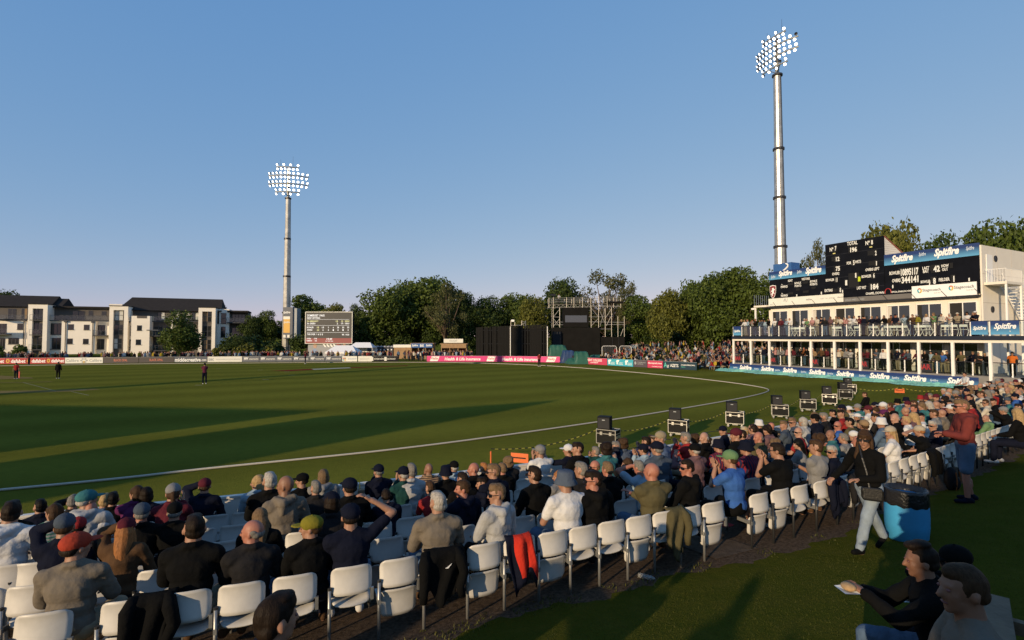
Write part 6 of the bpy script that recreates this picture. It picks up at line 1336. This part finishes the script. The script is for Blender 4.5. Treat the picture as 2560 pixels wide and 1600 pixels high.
PAL = [SKIN['fair'],SKIN['red'],SKIN['tan']]+[cloth(c) for c in ('white','black','navy','red','grey','pink','paleblue','charcoal','maroon','cream','olive','denim','yellow','mauve','black','navy','charcoal','slate')]+[cloth(c) for c in ('charcoal','navy','denim','khaki')]+[HAIRM[c] for c in ('dark','brown','grey','blond')]
cg = np.random.default_rng(9); CV, CF, CM, base_ = [], [], [], 0
def crowd_add(pose, x, y, z, rz, s, dull=False):
    global base_
    co, qs, mi = CP[pose]; c_, s_ = math.cos(rz), math.sin(rz); V = co*np.array([s*cg.uniform(.95,1.12),s,s]); V = np.stack([V[:,0]*c_-V[:,1]*s_+x, V[:,0]*s_+V[:,1]*c_+y, V[:,2]+z],1)
    lut = np.array([cg.integers(0,3), 3+cg.integers(0,18), 21+cg.integers(0,4), 25+cg.integers(0,4)]); CV.append(V); CF.append(qs+base_); CM.append(lut[mi]); base_ += len(V)
def bl_any(x): return bl(x) if x < 1000 else 904
k = 0
while k < 270:                             # standing behind the far boards
    px = cg.uniform(-30,1000); 
    if 388 < px < 392: continue
    p = P(px, bl_any(px)); q = p*(1+cg.uniform(.8,5.5)/p.y); 
    if 806 < px < 905 and cg.random() < .5: k += 1; continue
    crowd_add(cg.choice(['t_down','t_cross','t_cup','t_clap']), q.x, q.y, 0, math.atan2(q.x+15, -(q.y-45))*1.0+cg.normal()*.5, cg.uniform(.86,1.0)); k += 1
for k in range(85):                        # queueing at the bars
    px = cg.uniform(1000,1182); Y = cg.uniform(79.5,85.5); p = PY(px,842,Y); crowd_add(cg.choice(['t_down','t_cross','t_cup']), p.x, Y, 0, cg.uniform(0,6.28), cg.uniform(.9,1.02))
k = 0
while k < 460:                             # sitting on the bank
    u, v = cg.uniform(.02,1), cg.uniform(.02,.98)**1.1; q = bank_pt(u,v)
    st = v > .80 or cg.random() < .06; crowd_add(cg.choice(['t_down','t_cross','t_cup']) if st else cg.choice(['s_lap','s_clap','s_fwd']), q.x, q.y, q.z-(0 if st else .18), R(62)+cg.normal()*.3, cg.uniform(.9,1.02)); k += 1
for k in range(26): q = bank_pt(cg.uniform(.52,1.0), cg.uniform(.005,.1)); crowd_add(cg.choice(['s_lap','s_fwd']), q.x, q.y, 0-.1, R(80)+cg.normal()*.4, 1.)
cr = obj('far_crowd', npmesh('far_crowd', np.concatenate(CV), np.concatenate(CF), PAL, np.concatenate(CM), True)); kind(cr,'stuff'); cr['label'] = 'dense far crowd along the boards, at the bars and on the grass bank'; cr['category'] = 'crowd'
# ---------------------------------------------------------------- flight cases with loudspeakers
ALU = mat('aluminium_edge', (.62,.60,.57), .3, .8, var=.1); CASEB = mat('case_black', (.006,.006,.006), .6, var=.15, bump=.1, spec=.15); CABM = mat('speaker_black', (.006,.006,.006), .7, var=.1, spec=.15)
cw,cd,ch,cz0 = .70,.46,.48,.17; EDG = MB(); a_,b_,e_ = cw/2,cd/2,.016
for x in (-a_,a_):
    for y in (-b_,b_): EDG.box((x,y,cz0+ch/2),(.022,.022,ch))
    for z in (cz0,cz0+ch*.72,cz0+ch): EDG.box((x,0,z),(.022,cd,.022))
for y in (-b_,b_):
    for z in (cz0,cz0+ch*.72,cz0+ch): EDG.box((0,y,z),(cw,.023,.021))
MBODY = MB().box((0,0,cz0+ch/2),(cw,cd,ch)).mesh('case_body', CASEB); MEDG = EDG.mesh('case_edges', ALU); MLAT = MB().box((0,0,0),(.09,.02,.11)).box((0,-.012,.02),(.04,.014,.05)).mesh('latch', ALU); MHAN = MB().box((0,0,0),(.02,.15,.09)).mesh('handle', ALU); MWH = MB().lathe([(.045,-.02),(.055,0),(.045,.02)],n=12).mesh('wheel', mat('wheel_grey',(.25,.25,.25),.6)); MFORK = MB().box((0,0,.06),(.05,.06,.05)).mesh('fork', ALU); MTRAY = MB().box((0,0,.10),(.22,.18,.09)).mesh('amplifier_box', mat('grey_box',(.4,.4,.38),.6))
MCAB = MB().box((0,0,.21),(.44,.38,.42)).mesh('cabinet', CABM); MGR = MB().box((0,-.195,.2),(.40,.008,.36)).mesh('grille', mat('speaker_grille',(.02,.02,.022),.8,var=.4,scale=60)); MTAB = MB().box((0,-.202,.31),(.1,.006,.03)).mesh('badge', GREY_P)
nth = ('nearest','second','third','fourth','fifth','sixth','seventh','farthest'); rope_pts = []
for i,(x,y) in enumerate(((1521,1119),(1697,1091),(1838,1067),(1950,1046),(2020,1029),(2074,1014),(2113,1000),(2125,985))):
    p = P(x,y); rz = R(-27+rnd.uniform(-6,6)); t = thing('flight_case', f'black flight case with silver edges on wheels, {nth[i]} in the row on the grass', 'case', p, rz, 'flight cases along the boundary')
    obj('case_body', MBODY, t); obj('case_edges', MEDG, t)
    for s in (-.17,.17): obj('latch', MLAT, t, (s,-cd/2-.02,cz0+ch*.74))
    for s in (-.09,.09): obj('handle', MHAN, t, (cw/2+.012,s,cz0+ch*.5))
    for sx in (-.27,.27):
        for sy in (-.16,.16): f_ = obj('castor', MFORK, t, (sx,sy,.04)); obj('wheel', MWH, f_, (0,0,.017), (R(90),0,rnd.uniform(-1,1)))
    obj('amplifier_box', MTRAY, t, (.0,0,.03))
    if i == 7: p2 = p+Vector((-.1,.1,cz0+ch+.018))
    q = thing('loudspeaker', f'black box loudspeaker on the {nth[i]} flight case', 'speaker', p+Vector((-.13*math.cos(rz),-.13*math.sin(rz),cz0+ch+.018)), rz+R(8), 'loudspeakers on flight cases'); obj('cabinet', MCAB, q); obj('grille', MGR, q); obj('badge', MTAB, q); MB().bar((-.1,0,.42),(-.1,0,.62),.004,.004,4).build('aerial', DARK, q)
    rope_pts.append(p)
def hazard_rope(pts, label):
    V = MB(); 
    for a, b in zip(pts[:-1],pts[1:]):
        n = max(int((b-a).length/.12),1)
        for k in range(n):
            f0,f1 = k/n,(k+1)/n; sg = lambda f: Vector((0,0,-.22*4*f*(1-f))); V.cm = k % 2; V.bar(a.lerp(b,f0)+sg(f0), a.lerp(b,f1)+sg(f1), .018,.018,4,False)
    o = V.build('hazard_rope', [mat('rope_black',(.015,.015,.012),.8), mat('rope_yellow',(.35,.30,.04),.8)]); tag(o,label,'rope')
hp = [P(1228,1150)+Vector((0,0,.35))]+[p+Vector((-.3,.2,.62)) for p in rope_pts[:6]]
hazard_rope(hp, 'black and yellow rope slung between the flight cases'); hazard_rope([P(2134,985)+Vector((0,0,.45)),P(2250,987)+Vector((0,0,.5)),P(2372,990)+Vector((0,0,.5))], 'yellow and black rope running to the blue boards')
ORM = mat('orange_plastic', (.60,.13,.03), .6, var=.1)
t = obj('marker_stick', MB().bar((0,0,0),(0,0,.42),.025).mesh('marker_stick', ORM), None, P(1227,1163)); tag(t,'short orange stick holding the end of the rope','marker')
for i,(x,y) in enumerate(((1299,1163),(2249,985))):
    t = thing('warning_sign', ('orange warning sign on the grass beside the wall','orange warning sign hanging on the far rope')[i], 'sign', P(x,y), R(-20)); MB().b2(-.28,-.01,.08,.28,.01,.36).build('plate', ORM, t); MB().b2(-.2,-.016,.2,.2,-.011,.24).build('printed_line', BLACK, t); MB().bar((-.2,0,0),(-.2,0,.1),.012).bar((.2,0,0),(.2,0,.1),.012).build('feet', DARK, t)
# cables on the grass
for i in range(6):
    a, b = rope_pts[i], rope_pts[i+1]; pts = [a.lerp(b,f)+Vector((.5*math.sin(f*7+i)+.35,-.25,.012)) for f in np.linspace(.05,.98,14)]; o = MB().tube(pts,.012,4).build('power_cable', DARK); tag(o,f'thin black cable on the grass after the {nth[i]} flight case','cable','cables between the cases')
# ---------------------------------------------------------------- walking woman, standing man, men at the picnic table
def gz(x,y): return terr(x,y)+.006
p = ground_hit(2176,1384); wm = person((p.x,p.y,gz(p.x,p.y)), R(112), 't_walk', 0, 'long','black','trousers','denim','fringe','brown',None,'navy','fair','woman in black top and jeans walking past the blue barrel',None,.975,1.0,True,'black')
for o in wm.children:
    if o.name.startswith('trousers'): setm(o,0,mat('washed_denim',(.20,.245,.29),.9,var=.2,scale=7,bump=.4,bscale=120))
W = wm.location; a = R(112); loc = lambda x,y,z: Vector((W.x+x*math.cos(a)-y*math.sin(a), W.y+x*math.sin(a)+y*math.cos(a), W.z+z))
t = thing('shoulder_bag','small black leather bag hanging at the walking woman’s hip'.replace('’',"'"),'bag',loc(-.15,.17,.86),a+R(40)); bm_ = shell(.24,.17,.0,.0,8,6,.075,.04); bm_.materials[0] = mat('black_leather',(.012,.012,.012),.4,var=.1,bump=.2); obj('pouch', bm_, t, (0,.04,0)); MB().box((0,.05,.03),(.2,.006,.09)).build('flap', MATS['black_leather'], t)
Mi = Matrix.Translation(t.location) @ Matrix.Rotation(a+R(40),4,'Z'); Mi = Mi.inverted(); MB().tube([Mi @ loc(*q) for q in ((-.14,.20,.92),(-.10,.185,1.12),(-.03,.165,1.30),(.06,.09,1.455),(.08,-.02,1.465),(.02,-.16,1.33),(-.14,-.13,1.0))],.014,6).build('strap', MATS['black_leather'], t)
p = ground_hit(2418,1256); person((p.x,p.y,gz(p.x,p.y)), R(66), 't_hood', 0, 'hoodie','brickred','shorts','denim','short','sandy',None,'navy','red','man in brick red hoodie and denim shorts standing behind the chairs',None,1.07,1.12,True,'navy')
def fore(px, py, Y, rz, pose, lab, sc_=1.0, **k):
    h = PY(px,py,Y); f = FIG[(pose,0)]; top = f['head'][2][3]+.125; b = person((h.x,h.y,h.z-top*sc_), rz, pose, 0, label=lab, scale=sc_, **k); b.location.x -= (f['head'][0][3]*math.cos(rz)-f['head'][1][3]*math.sin(rz))*sc_; b.location.y -= (f['head'][0][3]*math.sin(rz)+f['head'][1][3]*math.cos(rz))*sc_; return b
f4 = fore(2405,1408,2.45,R(64),'s_lap','man in plain grey shirt with cropped hair, nearest at lower right',1.0,top='tee',tc='taupe',bc='navy',hair='crop',hc='brown',skin='tan'); f2 = fore(2300,1360,3.75,R(66),'f_hold','man with swept dark hair and black jacket holding food',1.0,top='long',tc='black',bc='denim',hair='quiff',hc='dark',skin='tan'); f3 = fore(2388,1366,4.0,R(60),'f_eat','man in black cap and glasses behind the dark haired man',1.0,top='long',tc='black',bc='charcoal',hair='crop',hc='black',hat='bucket' if 0 else 'cap',hatc='black',glasses=True)
f1 = fore(692,1486,2.5,R(-58),'s_lap' if ('s_lap',0) in FIG else 'f_eat','dark haired man whose head rises at the bottom edge',1.0,top='long',tc='navy',bc='charcoal',hair='short',hc='dark')
FOOD = mat('bread_roll',(.36,.23,.11),.8,var=.3,scale=30); PAPER = mat('white_paper',(.6,.6,.58),.8)
for o,lab in ((f2,'bread roll in white paper held by the dark haired man'),(f3,'bread roll in white paper held by the man in black cap')):
    h = POSES['f_hold' if o is f2 else 'f_eat']['hands'][0]; rz = o.rotation_euler[2]; q = o.location+Vector((h[0]*math.cos(rz)-(h[1]+.1)*math.sin(rz), h[0]*math.sin(rz)+(h[1]+.1)*math.cos(rz), h[2]+.03)); t = thing('bread_roll',lab,'food',q); V,Fc = ell((0,0,0),(.05,.06,.028),None,12,8); obj('bread', npmesh('bread',V,Fc,[FOOD],smooth=True), t); MB().add([(-.07,-.07,-.02),(.07,-.06,-.03),(.08,.07,-.01),(-.06,.08,-.03),(0,0,-.035)],[(0,1,4),(1,2,4),(2,3,4),(3,0,4)]).build('wrapper', PAPER, t)
OAK = mat('weathered_wood',(.17,.12,.075),.8,var=.35,scale=4,bump=.4,bscale=30)
c = (f4.location+f3.location)*.5; an = math.atan2(f3.location.y-f4.location.y, f3.location.x-f4.location.x); zg = terr(c.x,c.y); t = thing('picnic_table','weathered wooden picnic table at the lower right corner','table',(c.x,c.y,zg),an); hs = f4.location.z+.45-zg
for k in range(2): boxp('bench_plank', OAK, t, -1.0,-.17+k*.175,hs-.045,1.0,-.005+k*.175,hs)
for k in range(4): boxp('table_plank', OAK, t, -1.0,-1.15+k*.175,hs+.26,1.0,-.985+k*.175,hs+.305)
for s in (-.75,.75): boxp('leg', OAK, t, s-.04,-.1,-.15,s+.04,.0,hs-.046); boxp('leg', OAK, t, s-.04,-.95,-.3,s+.04,-.85,hs+.259); boxp('brace', OAK, t, s-.03,-1.1,hs-.14,s+.03,.15,hs-.05)
c = f1.location; t = thing('bench','low wooden bench under the man at the bottom edge','bench',(c.x,c.y,terr(c.x,c.y)-.02),R(-58)); hs = c.z+.43-t.location.z; boxp('seat', OAK, t, -.6,-.2,hs-.05,.6,.2,hs)
for s in (-.5,.5): boxp('leg', OAK, t, s-.04,-.15,0,s+.04,.15,hs-.051)
# blue barrel with a black bin liner
p = ground_hit(2268,1347); t = thing('barrel_bin','bright blue plastic barrel used as a bin with black liner','bin',(p.x,p.y,terr(p.x,p.y)-.01)); BLU = mat('blue_plastic',(.045,.27,.50),.45,var=.12,scale=3)
MB().lathe([(.225,0),(.25,.03),(.265,.2),(.268,.22),(.268,.24),(.27,.4),(.264,.55),(.258,.66)],n=28).build('barrel', BLU, t, smooth=True); n = 40; V = []
for j,(r,z) in enumerate(((.268,.52),(.272,.57),(.266,.64),(.263,.70),(.261,.745),(.245,.75),(.22,.66))):
    for i in range(n): w_ = 2*math.pi*i/n; k = r+.004*math.sin(i*2.3+j*1.1)+.003*math.sin(i*5.1-j*2); V.append((k*math.cos(w_),k*math.sin(w_),z+(.012*math.sin(i*1.7+j) if j < 3 else 0)))
obj('liner', npmesh('liner',V,[(j*n+i,j*n+(i+1)%n,(j+1)*n+(i+1)%n,(j+1)*n+i) for j in range(6) for i in range(n)],[mat('black_liner',(.012,.012,.013),.3,var=.1,bump=.5,bscale=25)],smooth=True), t)
# backpack
p = ground_hit(2378,1225); t = thing('backpack','dark grey backpack with orange trim beside the standing man','backpack',(p.x,p.y,terr(p.x,p.y)),R(30)); V,Fc = join([ell((0,0,.22),(.15,.10,.24)),ell((0,-.09,.15),(.11,.06,.12))]); obj('bag', npmesh('bag',V,Fc,[cloth('charcoal')],smooth=True), t); MB().tube([(-.08,-.11,.38),(-.09,-.13,.2),(-.06,-.1,.02)],.012,5).tube([(.08,-.11,.38),(.09,-.13,.2),(.06,-.1,.02)],.012,5).build('trim', cloth('rust'), t)
# clothes hung over chair backs
def drape(px, py, m1, label, name='hung_jacket', w=.40, drop=.46, m2=None, seed=0, r=5.35):
    p, t_ = ray_at_s(px,py,r+.22); X,Y,a = wpos(t_,r); z = terr(X,Y); t = thing(name, label, 'clothing', (X,Y,z), a); g = random.Random(seed); n,mv = 14,16; V = []
    for j in range(mv+1):
        v = j/mv
        for i in range(n+1):
            u = i/n*2-1; x = u*w/2*(.82+.25*math.sin(v*2.6+.3)-.16*v)+.035*math.sin(v*4+seed); fl_ = .026*math.sin(u*6+seed+v*3)*min(1,v*2.4)+.014*math.sin(u*13-seed+v*4)*v
            if v < .14: k = v/.14; y = -.17-.075*k; zz = .80+.025*math.sin(k*3.14)
            else: k = (v-.14)/.86; y = -.262-.02*k+fl_; zz = .80-drop*k*(1+.20*math.sin(u*2.6+seed)+.08*math.sin(u*6.1+2*seed))
            V.append((x,y+.045*u*u*(1-v),zz))
    for sx in ((-1,1) if 'jacket' in name else ((1,) if 'sweat' in name else ())):
        x0 = sx*w*.36; MB().tube([(x0,-.20,.80),(x0+sx*.03,-.285,.72),(x0+sx*.05+.02*math.sin(seed),-.30,.58),(x0+sx*.03+.03*math.cos(seed*2),-.305,.44),(x0+sx*.045,-.30,.33+.03*math.sin(seed*3))],[.05,.062,.055,.046,.040],8).build('sleeve', m1, t, smooth=True)
    mi = None; mats_ = [m1]
    if m2: mats_ = [m1,m2]; mi = [1 if (i < 4 or j > mv-3) else 0 for j in range(mv) for i in range(n)]
    me = npmesh(name,V,[(j*(n+1)+i,j*(n+1)+i+1,(j+1)*(n+1)+i+1,(j+1)*(n+1)+i) for j in range(mv) for i in range(n)],mats_,mi,True); o = obj('cloth_body', me, t); s_m = o.modifiers.new('thick','SOLIDIFY'); s_m.thickness = .014
    return t
tj = drape(1105,1440,cloth('black'),'black sports jacket hung over a back row chair',w=.46,drop=.44,seed=1); MB().prism([(.02,.66),(.05,.655),(.09,.70),(.05,.672)],-.315,-.309).build('emblem', PRINT, tj)
drape(1305,1390,mat('scarlet_cotton',(.52,.035,.02),.9,var=.12,bump=.5,bscale=22,spec=.05),'red jersey with navy trim hung over a back row chair','hung_jersey',.34,.50,cloth('navy'),4); drape(1685,1310,cloth('olive'),'olive sweatshirt hung over a chair near the aisle','hung_sweatshirt',.32,.52,None,7); drape(385,1530,cloth('black'),'black padded jacket hung over a chair at lower left','hung_jacket',.36,.5,None,2)
drape(2082,1230,cloth('navy'),'navy tracksuit jacket hung behind the white haired man','hung_jacket',.36,.5,None,3); drape(2135,1215,cloth('charcoal'),'charcoal coat hung beside the navy tracksuit jacket','hung_jacket',.36,.48,None,5); drape(2330,1165,cloth('black'),'black coat with blue lining hung on a chair by the standing man','hung_jacket',.34,.4,None,6)
# litter on the ground
for i,(x,y,m_,lab) in enumerate(((1596,1444,mat('clear_plastic',(.5,.5,.48),.1,var=0,trans=.7),'crushed clear plastic bottle at the edge of the grass'),(1905,1318,MATS['clear_plastic'] if 'clear_plastic' in MATS else PAPER,'clear plastic cup lying by the black trainer'))):
    p = ground_hit(x,y); t = obj('plastic_bottle', MB().lathe([(.03,0),(.032,.06),(.028,.1),(.033,.16),(.012,.21)],n=10).mesh('plastic_bottle', m_, True), None, (p.x,p.y,terr(p.x,p.y)+.034), (R(90),0,R(60+i*40))); tag(t,lab,'bottle')
p = ground_hit(1808,1312); t = obj('programme', MB().box((0,0,.006),(.21,.28,.008)).mesh('programme', REDP), None, (p.x,p.y,terr(p.x,p.y)+.012), (0,0,R(35))); tag(t,'red printed programme lying in the aisle','leaflet')
# ---------------------------------------------------------------- grass blades and weeds on the near bank
GB = leaf_mat('grass_blades', (.062,.070,.009)); GW = leaf_mat('weed_leaves', (.075,.08,.014))
def blades(name, n, xr, yr, srange, h, wd, m, seed, clump=0.):
    g = np.random.default_rng(seed); X = g.uniform(*xr,n*3); Y = yr[0]+(yr[1]-yr[0])*g.uniform(0,1,n*3)**1.5; keep = []
    for x,y in zip(X,Y):
        if abs(x/y) > 1.15: continue
        t,s = ts(x,y)
        if (max(srange[0],edge_s(t)) if name == 'grass' else edge_s(t)-.16) < s < (srange[1] if name == 'grass' else edge_s(t)+.32) and (not clump or math.sin(x*5.1+y*2)+math.sin(x*2.3-y*4.1)+.5*math.sin(11*x) > clump): keep.append((x,y,zprof(s)))
        if len(keep) >= n: break
    p = np.array(keep); k = len(p); an = g.uniform(0,6.28,k); d = np.stack([np.cos(an),np.sin(an),np.zeros(k)],1)*wd; ln = g.normal(size=(k,3))*h*.35; ln[:,2] = h*g.uniform(.5,1.3,k)
    V = np.stack([p-d*.5,p+d*.5,p+ln*.6+d*.3,p+ln+np.array([0,0,0]),],1).reshape(-1,3); o = kind(obj(name, npmesh(name,V,np.arange(k*4).reshape(-1,4),[m])),'stuff'); return o
o = blades('grass', 75000, (-1.6,9), (1.9,9.5), (6.2,11), .026, .006, GB, 3); o['label'] = 'short grass on the near bank'
o = blades('weeds', 9000, (-1.5,9), (4,9), (5.95,6.75), .032, .014, GW, 4, .2); o['label'] = 'low weeds along the gravel edge'
# ---------------------------------------------------------------- behind the camera: inferred stands, mast and people, and blocks added for shade
sd = Vector((-math.sin(SUN_AZ),-math.cos(SUN_AZ),0)); pd = Vector((sd.y,-sd.x,0))      # light travels along sd
TE = math.tan(SUN_EL)
def behind(name, label, e0, e1, q0, h0, h1, depth=6., cat='grandstand'):
    o = pd*e0+sd*(-q0); t = thing(name, label, cat, o, math.atan2(pd.y,pd.x)); W_ = e1-e0
    MB().prism([(0,0),(W_,0),(W_,h1-.25),(0,h0-.25)],-depth,0).build('seating_block', CLAD, t); MB().prism([(-.1,h0-.245),(W_+.1,h1-.245),(W_+.1,h1),(-.1,h0)],-depth-.5,.3).build('roof', ROOFM, t)
behind('grandstand','tall grandstand behind the camera with rising roof',-22.1,-16.3,30,(13.9+30)*TE,(26.4+30)*TE); behind('grandstand','long grandstand behind the camera to the left',-60,-24,30,5.5,(15.2+30)*TE); 
behind('unseen_shade_block','hospitality stand behind the camera on the right',.9,18,7,(13+7)*TE+1.75,(13+7)*TE+1.9); behind('unseen_shade_block','narrow hospitality hut beside the stand behind the camera',.22,.88,7,(3.5+7)*TE+2.95,(3.5+7)*TE+3.1)  # two unseen blocks, added and sized to keep the lower right in shade
pm = sd*-30+pd*-48.4; t3 = mast('third floodlight mast behind the camera to the left', pm.x, pm.y, 41, R(-60), .80, .42, (.27,.5,.74)); t3['label'] = 'third floodlight mast standing outside the picture on the left'
bk = random.Random(3)
for i,(e,q) in enumerate(((-4.3,-5.6),(-3.25,-4.4),(-2.2,-6.0),(-1.35,-4.6),(-.75,-6.2),(-.1,-5.0),(.35,-3.9))):
    v = sd*q+pd*e; lk = rand_look(bk); person((v.x,v.y,terr(v.x,v.y)), R(-37)+bk.uniform(-.4,.4), bk.choice(['t_down','t_cross','t_cup']), 2, label=f'{ORD[i]} standing spectator behind the camera', group='spectators standing behind the camera', scale=bk.uniform(.96,1.05), **lk)
